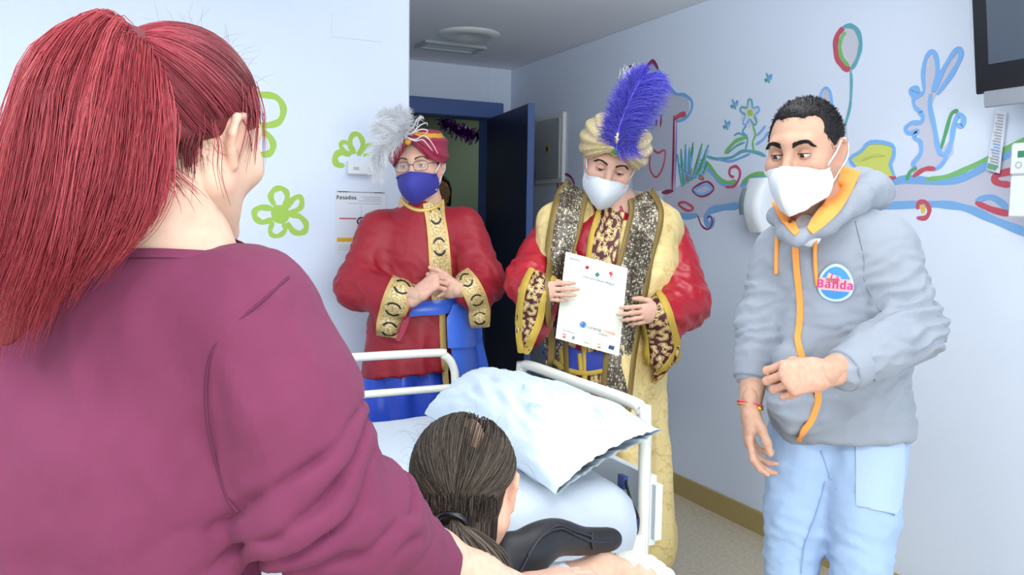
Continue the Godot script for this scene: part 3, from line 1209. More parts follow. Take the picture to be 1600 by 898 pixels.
	for q in [[1200, 122, "highest"], [1147, 163, "middle"], [1135, 195, "lowest"]]:
		b = MB.new()
		stroke(b, [Vector2(q[0] - 3, q[1] - 8), Vector2(q[0], q[1]), Vector2(q[0] + 2, q[1] + 8)], 0.010, tea)
		stroke(b, [Vector2(q[0], q[1]), Vector2(q[0] + 5, q[1] - 5), Vector2(q[0] + 4, q[1] + 3)], 0.010, blu)
		stroke(b, [Vector2(q[0], q[1] + 3), Vector2(q[0] - 5, q[1] + 2), Vector2(q[0] - 2, q[1] + 6)], 0.009, tea)
		motif("painted_butterfly", b, wall_right, "%s of the three small teal painted butterflies" % q[2])
	# balloon
	b = MB.new()
	fill_area(b, v2([1326, 44, 1340, 52, 1343, 72, 1338, 92, 1329, 108, 1316, 98, 1308, 80, 1310, 58]), lin(204, 206, 216))
	stroke(b, v2([1318, 43, 1308, 55, 1305, 73, 1309, 92, 1318, 104, 1328, 109]), 0.024, red)
	stroke(b, v2([1321, 50, 1314, 60, 1312, 74, 1315, 90, 1326, 103]), 0.016, grn)
	stroke(b, v2([1316, 43, 1327, 40, 1338, 46, 1344, 62, 1343, 80, 1337, 97, 1329, 109]), 0.017, tea)
	stroke(b, v2([1329, 110, 1330, 132, 1328, 165, 1320, 195, 1310, 216]), 0.011, tea)
	motif("painted_balloon", b, wall_right, "painted red, green and teal balloon on a long string")
	b = MB.new()
	fill_area(b, v2([1282, 158, 1284, 142, 1290, 138, 1297, 145, 1300, 166]), lil)
	stroke(b, v2([1281, 160, 1283, 144, 1290, 137, 1297, 144, 1301, 170]), 0.010, sky)
	motif("painted_arch", b, wall_right, "small blue painted arch behind the dark-haired head")
	# cheese wedge
	b = MB.new()
	fill_area(b, v2([1328, 246, 1346, 236, 1358, 224, 1392, 227, 1396, 246, 1391, 257, 1399, 276, 1370, 282, 1352, 268, 1334, 262]), lin(214, 222, 116), true, false)
	stroke(b, v2([1338, 262, 1328, 248, 1345, 236, 1360, 222, 1393, 226, 1396, 244, 1391, 257, 1398, 276]), 0.015, sky, true, false, 3)
	stroke(b, v2([1368, 283, 1400, 277]), 0.020, red)
	stroke(b, v2([1345, 250, 1365, 243, 1382, 243]), 0.010, lin(200, 208, 110))
	motif("painted_cheese", b, wall_right, "yellow painted block of cheese with blue outline and red base")
	# long-eared animal
	b = MB.new()
	fill_area(b, v2([1446, 140, 1445, 104, 1456, 82, 1463, 100, 1460, 132, 1468, 118, 1494, 78, 1500, 88, 1464, 146, 1454, 170, 1462, 204, 1468, 236, 1490, 214, 1490, 240, 1470, 262, 1444, 266, 1426, 274, 1424, 258, 1438, 236, 1436, 212, 1420, 206, 1420, 194, 1440, 192, 1441, 176, 1430, 168, 1428, 152, 1438, 148]), lin(204, 206, 222), true, false)
	stroke(b, v2([1444, 142, 1442, 116, 1446, 92, 1456, 80, 1463, 92, 1464, 118, 1456, 144]), 0.016, sky)
	stroke(b, v2([1460, 144, 1470, 116, 1486, 88, 1497, 76, 1501, 88, 1488, 114, 1464, 148]), 0.018, sky)
	stroke(b, v2([1426, 148, 1424, 140, 1431, 138, 1434, 146]), 0.020, sky, true, true)
	stroke(b, v2([1444, 142, 1436, 150, 1427, 155, 1430, 168, 1440, 175, 1434, 178]), 0.013, sky)
	stroke(b, v2([1441, 176, 1440, 190, 1424, 192, 1415, 200, 1420, 208, 1434, 204, 1428, 214, 1438, 222, 1438, 240, 1426, 256, 1432, 262]), 0.015, sky)
	stroke(b, v2([1454, 146, 1453, 168, 1460, 200, 1467, 236, 1478, 240, 1486, 222, 1490, 196, 1497, 180, 1505, 184, 1503, 197, 1495, 194]), 0.017, sky)
	stroke(b, v2([1470, 232, 1478, 204, 1486, 178, 1497, 172]), 0.012, dgr)
	stroke(b, v2([1480, 244, 1470, 258, 1458, 266]), 0.014, sky)
	stroke(b, v2([1426, 276, 1440, 266, 1450, 263, 1462, 264]), 0.015, red)
	stroke(b, v2([1416, 282, 1422, 268, 1432, 262]), 0.013, dgr)
	motif("painted_hare", b, wall_right, "blue outlined long-eared painted animal standing on the branch")

# ---------- things on walls and ceiling ----------
func wall_frame(p: Vector3) -> Transform3D:   # right wall: local x towards +z is right in view, z out of the wall
	return Transform3D(Basis(Vector3(0, 0, 1), Vector3.UP, Vector3(-1, 0, 0)), p)

func build_wall_things():
	var b: MB
	# metal cabinet door
	var a := on_right(843, 184, 0.0)
	var c := on_right(883, 285, 0.0)
	var t := thing("wall_cabinet", "grey metal wall cabinet beside the open navy door", "cabinet", (a + c) / 2)
	var w: float = abs(c.z - a.z)
	var h: float = a.y - c.y
	b = MB.new()
	b.box((a + c) / 2 + Vector3(-0.012, 0, 0), Vector3(0.024, h, w))
	part("frame", b, M.white_metal, t, true)
	b = MB.new()
	b.box((a + c) / 2 + Vector3(-0.028, 0, 0), Vector3(0.010, h - 0.06, w - 0.06))
	part("door", b, M.grey_metal, t, true)
	b = MB.new()
	b.box((a + c) / 2 + Vector3(-0.034, 0.0, 0), Vector3(0.003, 0.04, 0.04), lin(190, 150, 50))
	b.box((a + c) / 2 + Vector3(-0.036, 0.0, 0), Vector3(0.003, 0.024, 0.02), lin(40, 36, 20))
	part("warning_sticker", b, M.print, t, true)
	# ceiling: round air vent and recessed lamp (off)
	var q := on_ceiling(733, 53)
	t = thing("ceiling_vent", "round white air vent in the alcove ceiling", "vent", q)
	b = MB.new()
	b.lathe(q, [[0.001, -0.004], [0.05, -0.004], [0.055, -0.012], [0.085, -0.010], [0.09, -0.018], [0.12, -0.014], [0.128, -0.022], [0.16, -0.016], [0.175, -0.006], [0.178, 0.0]], 36)
	part("ring", b, M.white_metal, t, true)
	q = on_ceiling(704, 72)
	t = thing("recessed_lamp", "narrow unlit recessed lamp in the alcove ceiling", "ceiling lamp", q)
	b = MB.new()
	for s in [-1, 1]:
		b.box(q + Vector3(0, -0.008, s * 0.085), Vector3(0.40, 0.016, 0.03))
		b.box(q + Vector3(s * 0.185, -0.008, 0), Vector3(0.03, 0.016, 0.14))
	part("frame", b, M.grey_metal, t, true)
	b = MB.new()
	b.box(q + Vector3(0, -0.004, 0), Vector3(0.34, 0.008, 0.14))
	part("cover", b, M.white_plastic, t, true)
	# thermostat
	a = on_left(541, 247, 0)
	c = on_left(588, 278, 0)
	q = (a + c) / 2
	t = thing("thermostat", "white wall thermostat with small display and round dial", "thermostat", q)
	var tw: float = abs(c.x - a.x)
	var th: float = abs(a.y - c.y) - 0.02
	b = MB.new()
	b.box(q + Vector3(0, 0, 0.018), Vector3(tw, th, 0.036))
	part("housing", b, M.white_plastic, t, true)
	b = MB.new()
	b.box(q + Vector3(-tw * 0.25, -0.004, 0.037), Vector3(0.022, 0.012, 0.003), lin(190, 196, 196))
	part("display", b, M.print, t, true)
	b = MB.new()
	b.lathe(q + Vector3(tw * 0.28, 0, 0.036), [[0.0, 0.012], [0.014, 0.012], [0.016, 0.008], [0.017, 0.0]], 20, Color(1, 1, 1), Basis(Vector3.RIGHT, PI / 2))
	part("dial", b, M.white_plastic, t, true)
	# poster
	a = on_left(524, 296, 0.002)
	c = on_left(603, 400, 0.002)
	q = (a + c) / 2
	t = thing("poster", "white printed notice on wall behind the maroon turbaned man", "poster", q)
	tw = abs(c.x - a.x)
	th = abs(a.y - c.y)
	b = MB.new()
	b.box(q, Vector3(tw, th, 0.002))
	part("sheet", b, M.paper, t, true)
	b = MB.new()
	var bars := [[0.5, 0.03, 0.94, 0.012, 150, 150, 165], [0.15, 0.03, 0.2, 0.012, 190, 80, 90], [0.85, 0.03, 0.18, 0.012, 190, 90, 100], [0.70, 0.10, 0.40, 0.010, 176, 182, 196], [0.72, 0.13, 0.34, 0.010, 182, 188, 200], [0.68, 0.16, 0.46, 0.010, 176, 182, 196], [0.56, 0.20, 0.66, 0.010, 180, 186, 198], [0.24, 0.43, 0.33, 0.020, 190, 80, 92], [0.28, 0.75, 0.50, 0.06, 224, 176, 40], [0.5, 0.32, 0.006, 0.2, 190, 180, 200], [0.3, 0.84, 0.5, 0.008, 186, 190, 200], [0.3, 0.87, 0.5, 0.008, 186, 190, 200], [0.3, 0.90, 0.5, 0.008, 186, 190, 200]]
	for r in bars:
		b.box(q + Vector3((r[0] - 0.5) * tw, (0.5 - r[1]) * th, 0.0012), Vector3(r[2] * tw, r[3] * th, 0.001), lin(r[4], r[5], r[6]))
	# round mark
	b.lathe(q + Vector3(0.0 * tw, 0.03 * th, 0.0012), [[0.012, 0.0], [0.012, 0.0012], [0.018, 0.0012], [0.018, 0.0]], 20, lin(36, 36, 44), Basis(Vector3.RIGHT, PI / 2))
	b.box(q + Vector3(0.0, 0.03 * th, 0.0012), Vector3(0.006, 0.018, 0.001), lin(36, 36, 44), Basis(Vector3(0, 0, 1), 0.5))
	part("print", b, M.print, t, true)
	var ink := mat(46, 70, 40, 0.8)
	text("heading", "Pasados", 0.021, Transform3D(Basis.IDENTITY, q + Vector3(-0.29 * tw, 0.385 * th, 0.0016)), ink, t, true)
	# dispenser behind the man
	a = on_right(1153, 283, 0.08)
	c = on_right(1206, 360, 0.08)
	a.x = XR
	c.x = XR
	q = (a + c) / 2
	t = thing("soap_dispenser", "white wall dispenser with a grey level window behind the hooded man", "dispenser", q)
	th = a.y - c.y + 0.02
	var rows := []
	var zc := q.z
	for i in 13:
		var u := i / 12.0
		var y := q.y + th * (0.5 - u)
		var bulge := 0.07 + 0.05 * sin(PI * clampf(u * 0.9 + 0.05, 0, 1))
		var row := []
		for j in 17:
			var an := PI * (j / 16.0 - 0.5)
			var sx := signf(sin(an)) * pow(absf(sin(an)), 0.6)
			row.append(Vector3(XR - bulge * pow(maxf(cos(an), 0.0), 0.45), y, zc + sx * (0.068 - 0.012 * u)))
		rows.append(row)
	b = MB.new()
	b.grid(rows)
	for e in [0, 12]:
		var row: Array = rows[e]
		for j in 16: b.face([Vector3(XR, row[0].y, zc), row[j], row[j + 1]])
	part("cover", b, M.white_plastic, t, true)
	b = MB.new()
	var wr := []
	for i in 9:
		var u := 0.18 + 0.5 * i / 8.0
		var y := q.y + th * (0.5 - u)
		var bulge := 0.073 + 0.05 * sin(PI * clampf(u * 0.9 + 0.05, 0, 1))
		wr.append([Vector3(XR - bulge * 0.80, y, zc - 0.0665), Vector3(XR - bulge * 1.0, y, zc - 0.050), Vector3(XR - bulge * 1.03 - 0.001, y, zc - 0.022)])
	b.grid(wr)
	part("level_window", b, mat(150, 178, 182, 0.3), t, true)
	# television, tilted down on its bracket
	var foot := on_right(1521, 164, 0.17)
	t = thing("television", "flat black television mounted high on the right wall", "television", foot)
	var tilt := Basis(Vector3(0, 0, 1), deg_to_rad(9))
	var lw := 0.86
	var lh := 0.56
	var o := foot
	var place := func(x: float, y: float, z: float) -> Vector3: return o + tilt * Vector3(x, y, z)
	b = MB.new()
	b.box(place.call(0.035, 0.03 + lh / 2, lw / 2), Vector3(0.05, lh, lw), Color(1, 1, 1), tilt)
	part("casing", b, M.black_plastic, t, true)
	b = MB.new()
	b.box(place.call(0.008, 0.05 + lh / 2 + 0.01, lw / 2), Vector3(0.004, lh - 0.11, lw - 0.10), Color(1, 1, 1), tilt)
	part("screen", b, mat(74, 84, 98, 0.25), t, true)
	b = MB.new()
	b.box(place.call(0.03, 0.012, lw / 2 + 0.012), Vector3(0.045, 0.052, lw - 0.03), Color(1, 1, 1), tilt)
	part("speaker_bar", b, M.silver, t, true)
	b = MB.new()
	b.box(place.call(0.10, 0.36, lw / 2), Vector3(0.14, 0.12, 0.16))
	part("wall_bracket", b, M.black_plastic, t, true)
	# hanging leaflet strip
	a = on_right(1557, 172, 0.012)
	t = thing("leaflet_strip", "narrow printed leaflet hanging crooked below the television", "leaflet", a)
	var c1 := on_right(1541, 265, 0.012)
	var c2 := on_right(1562, 271, 0.012)
	var c3 := on_right(1573, 174, 0.012)
	var rows2 := []
	for i in 7:
		var u := i / 6.0
		rows2.append([a.lerp(c1, u), a.lerp(c1, u).lerp(c3.lerp(c2, u), 0.5) + Vector3(-0.002, 0, 0), c3.lerp(c2, u)])
	b = MB.new()
	b.sheet(rows2, -0.0012)
	part("strip", b, M.paper, t, true)
	b = MB.new()
	for i in 17:
		var u := 0.06 + i * 0.048
		var col := lin(164, 172, 182)
		if i > 9 and i < 13: col = lin(120, 176, 226)
		var l := a.lerp(c1, u)
		var r := c3.lerp(c2, u)
		var l2 := a.lerp(c1, u + 0.022)
		var r2 := c3.lerp(c2, u + 0.022)
		var of := Vector3(-0.0035, 0, 0)
		var s0 := 0.16 + 0.08 * (i % 3)
		b.face([l.lerp(r, s0) + of, l.lerp(r, 0.84) + of, l2.lerp(r2, 0.84) + of, l2.lerp(r2, s0) + of], col)
	var g0 := a.lerp(c1, 0.88)
	var g1 := c3.lerp(c2, 0.88)
	b.face([g0.lerp(g1, 0.1) + Vector3(-0.0036, 0, 0), g0.lerp(g1, 0.9) + Vector3(-0.0036, 0, 0), c1.lerp(c2, 0.9).lerp(g0, 0.25) + Vector3(-0.0036, 0, 0), c1.lerp(c2, 0.1).lerp(g0, 0.25) + Vector3(-0.0036, 0, 0)], lin(112, 172, 140))
	part("print", b, M.print, t, true)
	# glove or towel dispenser at the right edge
	a = on_right(1577, 222, 0.10)
	c = on_right(1577, 340, 0.10)
	a.x = XR
	c.x = XR
	t = thing("paper_dispenser", "white box dispenser with green printed band at right edge", "dispenser", (a + c) / 2)
	var dz := 0.26
	var hh := a.y - c.y
	var m := (a + c) / 2 + Vector3(0, 0, dz / 2)
	b = MB.new()
	b.box(m + Vector3(-0.05, -hh * 0.22, 0), Vector3(0.10, hh * 0.56, dz))
	part("body", b, M.white_plastic, t, true)
	b = MB.new()
	b.box(m + Vector3(-0.052, hh * 0.27, 0.0), Vector3(0.106, hh * 0.42, dz))
	part("lid", b, M.paper, t, true)
	b = MB.new()
	b.box(m + Vector3(-0.1055, hh * 0.33, 0.01), Vector3(0.001, 0.02, dz - 0.03), lin(62, 132, 104))
	for k in 5:
		b.lathe(m + Vector3(-0.1055, hh * 0.19, -dz / 2 + 0.03 + k * 0.035), [[0.0075, 0.0], [0.0075, 0.001], [0.0105, 0.001], [0.0105, 0.0]], 14, lin(170, 186, 176), Basis(Vector3(0, 0, 1), PI / 2))
	part("print", b, M.print, t, true)
	text("lettering", "Tejidos", 0.03, Transform3D(Basis(Vector3(0, 0, 1), Vector3.UP, Vector3(-1, 0, 0)), m + Vector3(-0.106, hh * 0.10, -dz * 0.12)), mat(96, 126, 180, 0.8), t)

# ---------- bed ----------
func build_bed():
	var base := Vector3(0.2, 0, -2.1)
	var t := thing("hospital_bed", "white hospital bed with cream tube rails and sheeted mattress", "bed", base)
	var b := MB.new()
	# head tube frame
	var path := []
	for q in [Vector3(1.24, 0.20, -1.745), Vector3(1.24, 0.84, -1.745), Vector3(1.24, 0.89, -1.765), Vector3(1.24, 0.905, -1.81), Vector3(1.24, 0.905, -2.10), Vector3(1.24, 0.905, -2.40), Vector3(1.24, 0.885, -2.45), Vector3(1.24, 0.84, -2.465), Vector3(1.24, 0.20, -2.465)]: path.append(q)
	b.tube(smooth_path(path, 5), 0.0165, 12)
	part("head_frame", b, M.cream_tube, t, true)
	b = MB.new()
	var mid := Vector3(1.282, 0.62, -2.10)
	b.box(mid, Vector3(0.022, 0.19, 0.68))
	b.box(mid + Vector3(0.006, 0, 0), Vector3(0.022, 0.15, 0.72))
	part("headboard_panel", b, M.white_plastic, t, true)
	# far side rail
	b = MB.new()
	path = [Vector3(-0.9, 0.56, -2.64), Vector3(-0.9, 0.88, -2.64), Vector3(-0.86, 0.92, -2.64), Vector3(-0.4, 0.925, -2.64), Vector3(0.3, 0.925, -2.64), Vector3(0.96, 0.925, -2.64), Vector3(1.03, 0.915, -2.64), Vector3(1.065, 0.875, -2.64), Vector3(1.075, 0.80, -2.64), Vector3(1.075, 0.54, -2.64)]
	b.tube(smooth_path(path, 4), 0.0145, 12)
	b.tube([Vector3(-0.9, 0.80, -2.64), Vector3(1.07, 0.80, -2.64)], 0.013, 12)
	b.tube([Vector3(-0.9, 0.67, -2.64), Vector3(1.07, 0.67, -2.64)], 0.013, 12)
	part("side_rail", b, M.cream_tube, t, true)
	# underframe
	b = MB.new()
	b.box(Vector3(0.2, 0.50, -2.12), Vector3(2.0, 0.06, 0.82))
	b.box(Vector3(0.2, 0.22, -2.12), Vector3(1.8, 0.05, 0.7))
	for s in [-1, 1]: b.tube([Vector3(0.2 + s * 0.6, 0.24, -2.12), Vector3(0.2 + s * 0.35, 0.5, -2.12)], 0.03, 8)
	part("underframe", b, M.white_metal, t, true)
	b = MB.new()
	b.box(Vector3(1.185, 0.50, -1.74), Vector3(0.09, 0.16, 0.06))
	part("corner_bracket", b, M.cream_tube, t, true)
	b = MB.new()
	b.box(Vector3(1.195, 0.602, -1.745), Vector3(0.04, 0.036, 0.04))
	part("corner_clip", b, M.blue_plastic, t, true)
	b = MB.new()
	b.box(Vector3(1.205, 0.70, -1.79), Vector3(0.014, 0.035, 0.03))
	part("corner_clip", b, M.blue_plastic, t, true)
	b = MB.new()
	b.tube(smooth_path([Vector3(1.205, 0.71, -1.78), Vector3(1.20, 0.66, -1.74), Vector3(1.215, 0.62, -1.73), Vector3(1.21, 0.57, -1.73)], 5), 0.004, 6)
	part("cable", b, M.black_plastic, t, true)
	for q in [Vector3(1.1, 0, -1.8), Vector3(1.1, 0, -2.44), Vector3(-0.7, 0, -1.8), Vector3(-0.7, 0, -2.44)]:
		b = MB.new()
		b.lathe(q + Vector3(0, 0.06, 0), [[0.01, -0.015], [0.05, -0.015], [0.06, -0.008], [0.06, 0.008], [0.05, 0.015], [0.01, 0.015]], 20, Color(1, 1, 1), Basis(Vector3.RIGHT, PI / 2))
		b.tube([q + Vector3(0, 0.06, 0.03), q + Vector3(0, 0.13, 0.02), q + Vector3(0, 0.2, 0)], 0.012, 8)
		part("castor", b, M.dark, t, true)
	# mattress under its sheet
	var rows := []
	var nx := 90
	var prof := [[-2.56, 0.56], [-2.575, 0.60], [-2.572, 0.66], [-2.56, 0.71], [-2.53, 0.733], [-2.48, 0.738], [-2.4, 0.738], [-2.3, 0.738], [-2.2, 0.739], [-2.1, 0.739], [-2.0, 0.739], [-1.9, 0.738], [-1.8, 0.738], [-1.74, 0.737], [-1.70, 0.728], [-1.68, 0.70], [-1.672, 0.66], [-1.675, 0.60], [-1.69, 0.56]]
	for i in nx + 1:
		var u := float(i) / nx
		var x: float = lerp(-0.85, 1.185, u)
		var ed: float = min(i, nx - i)
		var dip := 0.0
		if ed < 4: dip = (4 - ed) * (4 - ed) * 0.0032
		var row := []
		for q in prof:
			var p := Vector3(x, q[1] - dip * (1.0 if q[1] > 0.65 else 0.2), q[0])
			if ed < 2: p.z = lerp(p.z, -2.12, 0.02 * (2 - ed))
			var wv := noise.get_noise_3d(x * 5.0, p.z * 9.0, p.y * 4.0) * 0.006 + noise.get_noise_3d(x * 2.0 + 5.0, p.z * 22.0, 3.0) * 0.003
			p.y += wv
			row.append(p)
		rows.append(row)
	b = MB.new()
	b.grid(rows)
	for e in [0, nx]:
		var r: Array = rows[e]
		var cc := Vector3(r[0].x + (0.012 if e else -0.012), 0.64, -2.12)
		for j in r.size() - 1: b.face([cc, r[j], r[j + 1]])
		b.face([cc, r[r.size() - 1], r[0]])
	part("mattress", b, M.sheet, t, true, "mattress under a tight white sheet")
	# pillow resting against the head frame
	var A := P(663, 646, 2.42)
	var B := P(742, 585, 2.60)
	var Cc := P(1048, 668, 2.07)
	var D := P(868, 772, 1.90)
	A.y = max(A.y, 0.765)
	var pt := thing("pillow", "plump white pillow with faint printed emblems against the bed head", "pillow", Vector3((A.x + D.x) / 2, 0.75, (A.z + D.z) / 2))
	var up := (Cc - B).cross(A - B).normalized()
	if up.y < 0: up = -up
	b = MB.new()
	var nu := 72
	var nv := 48
	for sd in [1.0, -1.0]:
		rows = []
		for i in nv + 1:
			var v := float(i) / nv
			var row := []
			for j in nu + 1:
				var u := float(j) / nu
				# edges bow inwards between the corners
				var uu: float = u + (0.5 - u) * 0.05 * sin(PI * v) * 1.6 - 0.012 * smoothstep(0.85, 1.0, u) * smoothstep(0.72, 1.0, v)
				var vv: float = v + (0.5 - v) * 0.07 * sin(PI * u) * 1.6 - 0.05 * smoothstep(0.80, 1.0, u) * smoothstep(0.7, 1.0, v)
				var p: Vector3 = A.lerp(D, uu).lerp(B.lerp(Cc, uu), vv)
				var eu: float = 4.0 * u * (1.0 - u)
				var ev: float = 4.0 * v * (1.0 - v)
				if u > 0.5: eu = max(eu, 0.05)
				var th: float = pow(eu, 0.5) * pow(ev, 0.5) * (0.125 if sd > 0 else 0.05)
				# tip at the loose end stays flat, like an empty hem
				th *= 1.0 - 0.55 * smoothstep(0.80, 1.0, u)
				var wr: float = noise.get_noise_3d(u * 5.0 + v * 7.0, v * 3.0 - u * 1.5, 1.0) * 0.018 * min(eu, ev)
				wr += (1.0 - absf(noise.get_noise_3d(u * 4.0 - v * 9.0, v * 2.0 + u * 2.0, 8.0)) * 2.2) * 0.014 * pow(1.0 - min(eu, ev), 1.5) * min(1.0, min(eu, ev) * 8.0)
				row.append(p + up * sd * (th + wr))
			rows.append(row)
		b.grid(rows)
	part("pillowcase", b, M.pillow, pt, true)
	# printed emblems: little nested arcs
	for e in [[0.86, 0.62, 0.9], [0.30, 0.72, 2.2], [0.55, 0.42, 0.5], [0.72, 0.28, 2.0]]:
		b = MB.new()
		for k in 3:
			var arc := []
			for s in 9:
				var an: float = e[2] + (s / 8.0 - 0.5) * 1.7
				var u: float = e[0] + cos(an) * (0.028 + 0.010 * k)
				var v: float = e[1] + sin(an) * (0.05 + 0.018 * k)
				var eu: float = 4.0 * u * (1.0 - u)
				var ev: float = 4.0 * v * (1.0 - v)
				var uu: float = u + (0.5 - u) * 0.05 * sin(PI * v) * 1.6 - 0.012 * smoothstep(0.85, 1.0, u) * smoothstep(0.72, 1.0, v)
				var vv: float = v + (0.5 - v) * 0.07 * sin(PI * u) * 1.6 - 0.05 * smoothstep(0.80, 1.0, u) * smoothstep(0.7, 1.0, v)
				var p: Vector3 = A.lerp(D, uu).lerp(B.lerp(Cc, uu), vv)
				var th: float = pow(eu, 0.5) * pow(ev, 0.5) * 0.125 * (1.0 - 0.55 * smoothstep(0.80, 1.0, u))
				var wr: float = noise.get_noise_3d(u * 5.0 + v * 7.0, v * 3.0 - u * 1.5, 1.0) * 0.018 * min(eu, ev)
				wr += (1.0 - absf(noise.get_noise_3d(u * 4.0 - v * 9.0, v * 2.0 + u * 2.0, 8.0)) * 2.2) * 0.014 * pow(1.0 - min(eu, ev), 1.5) * min(1.0, min(eu, ev) * 8.0)
				arc.append(p + up * (th + wr + 0.0012))
			b.tube(arc, 0.0016, 4, lin(196, 224, 234))
		part("printed_emblem", b, M.print, pt, true)

# ---------- people: shared pieces ----------
var SKIN_MAN := Color(0.57, 0.335, 0.235)
# head in its own axes: face towards +z, origin midway between the ears
func head_field(skin: Color, stubble := 0.0, fem := 0.0) -> Field:
	var f := Field.new()
	f.cell = 0.0036
	f.ball(Vector3(0, 0.036, -0.012), Vector3(0.076, 0.091, 0.097), 0.03)
	f.ball(Vector3(0, -0.028, 0.026), Vector3(0.061 - 0.004 * fem, 0.082, 0.062), 0.05)
	for s in [-1.0, 1.0]:
		f.cone(Vector3(s * 0.054, -0.050, -0.008), Vector3(s * 0.018, -0.104, 0.066), 0.022, 0.016, 0.03)
		f.ball(Vector3(s * 0.045, -0.022, 0.058), Vector3(0.022, 0.018, 0.022), 0.03)
	f.ball(Vector3(0, -0.104, 0.072), Vector3(0.020, 0.016, 0.017), 0.025)
	f.cone(Vector3(-0.038, 0.028, 0.074), Vector3(0, 0.030, 0.082), 0.012, 0.012, 0.02)
	f.cone(Vector3(0.038, 0.028, 0.074), Vector3(0, 0.030, 0.082), 0.012, 0.012, 0.02)
	for s in [-1.0, 1.0]: f.ball(Vector3(s * 0.032, 0.006, 0.089), Vector3(0.019, 0.013, 0.012), 0.016, Basis.IDENTITY, 1)
	f.cone(Vector3(0, 0.020, 0.085), Vector3(0, -0.026, 0.108), 0.0075, 0.0115, 0.012)
	for s in [-1.0, 1.0]: f.ball(Vector3(s * 0.012, -0.031, 0.098), Vector3(0.009, 0.008, 0.011), 0.008)
	f.ball(Vector3(0, -0.058, 0.088), Vector3(0.024, 0.008, 0.010), 0.012)
	f.ball(Vector3(0, -0.070, 0.086), Vector3(0.021, 0.008, 0.010), 0.012)
	# ears
	for s in [-1.0, 1.0]:
		f.ball(Vector3(s * 0.077, 0.0, -0.012), Vector3(0.007, 0.030, 0.017), 0.010, Basis(Vector3.UP, s * -0.35) * Basis(Vector3.RIGHT, -0.2))
		var rim := [Vector3(s * 0.074, -0.012, 0.004), Vector3(s * 0.080, 0.014, 0.004), Vector3(s * 0.085, 0.031, -0.008), Vector3(s * 0.089, 0.026, -0.024), Vector3(s * 0.088, 0.006, -0.028), Vector3(s * 0.082, -0.014, -0.018), Vector3(s * 0.078, -0.029, -0.008)]
		f.chain(rim, [0.004, 0.0042, 0.0045, 0.0048, 0.0045, 0.0045, 0.0065], 0.004)
		f.ball(Vector3(s * 0.089, 0.003, -0.010), Vector3(0.008, 0.017, 0.009), 0.004, Basis.IDENTITY, 1)
	f.paint = func(p: Vector3, _n: Vector3) -> Color:
		var c := skin
		var lip: float = exp(-pow((p.y + 0.064) / 0.008, 2.0) - pow(p.x / 0.022, 2.0)) * (1.0 if p.z > 0.08 else 0.0)
		c = c.lerp(Color(skin.r * 0.85, skin.g * 0.55, skin.b * 0.55), lip)
		var blush: float = exp(-pow((absf(p.x) - 0.042) / 0.02, 2.0) - pow((p.y + 0.03) / 0.022, 2.0)) * 0.35 + exp(-pow((p.y + 0.028) / 0.014, 2.0) - pow(p.x / 0.014, 2.0)) * 0.35 * float(p.z > 0.09)
		if absf(p.x) > 0.072: blush += 0.35
		c = c.lerp(Color(skin.r * 1.0, skin.g * 0.72, skin.b * 0.72), clampf(blush, 0.0, 0.6))
		if stubble > 0.0 and p.y < -0.02:
			var g: float = smoothstep(-0.02, -0.05, p.y) * smoothstep(-0.05, 0.0, p.z + 0.3 * absf(p.x) - 0.01)
			var sp: float = 0.6 + 0.4 * noise.get_noise_3d(p.x * 900.0, p.y * 900.0, p.z * 900.0)
			c = c.lerp(Color(0.10, 0.07, 0.06), stubble * g * sp)
		return c * (1.0 + 0.05 * noise.get_noise_3d(p.x * 40.0, p.y * 40.0, p.z * 40.0))
	return f

# eyelids (skin), added to the body mesh; close 0 open .. 1 shut
func lids(b: MB, T: Transform3D, skin: Color, close: float):
	for s in [-1.0, 1.0]:
		var e := Vector3(s * 0.032, 0.005, 0.0735)
		for up in 2:
			var rows := []
			var a0: float = lerp(0.42, -0.55, close) if up == 0 else -0.50
			var a1 := 1.55 if up == 0 else -1.55
			for i in 7:
				var el: float = lerp(a0, a1, i / 6.0)
				var row := []
				for j in 13:
					var az: float = lerp(-1.25, 1.25, j / 12.0)
					var edge: float = el if i > 0 else el * (1.0 - 0.55 * pow(absf(az) / 1.25, 2.0))
					var r := 0.0142 + 0.0006 * sin(PI * i / 6.0)
					row.append(T * (e + Vector3(sin(az) * cos(edge) * 1.18, sin(edge), cos(az) * cos(edge)) * r))
				rows.append(row)
			b.grid(rows, Color(skin.r * 0.94, skin.g * 0.84, skin.b * 0.82))

func eyes(parent: Node3D, T: Transform3D, iris: Color, gaze: Vector3):
	for s in [-1.0, 1.0]:
		var e := Vector3(s * 0.032, 0.005, 0.0735)
		var b := MB.new()
		var g := gaze.normalized()
		var rows := []
		var cols := []
		var side := g.cross(Vector3.UP).normalized()
		var up := side.cross(g)
		for i in 13:
			var a := PI * i / 12.0
			if i < 6: a = [0.0, 0.17, 0.2, 0.44, 0.50, 0.8][i]
			var row := []
			var cr := []
			for j in 18:
				var q := TAU * j / 18.0
				row.append(T * (e + (g * cos(a) + (side * cos(q) + up * sin(q)) * sin(a)) * 0.0128))
				cr.append(Color(0.01, 0.01, 0.012) if a < 0.19 else (iris if a < 0.47 else Color(0.72, 0.69, 0.67)))
			rows.append(row)
			cols.append(cr)
		b.grid(rows, Color(1, 1, 1), true, cols)
		part("eye", b, M.eye, parent, true)

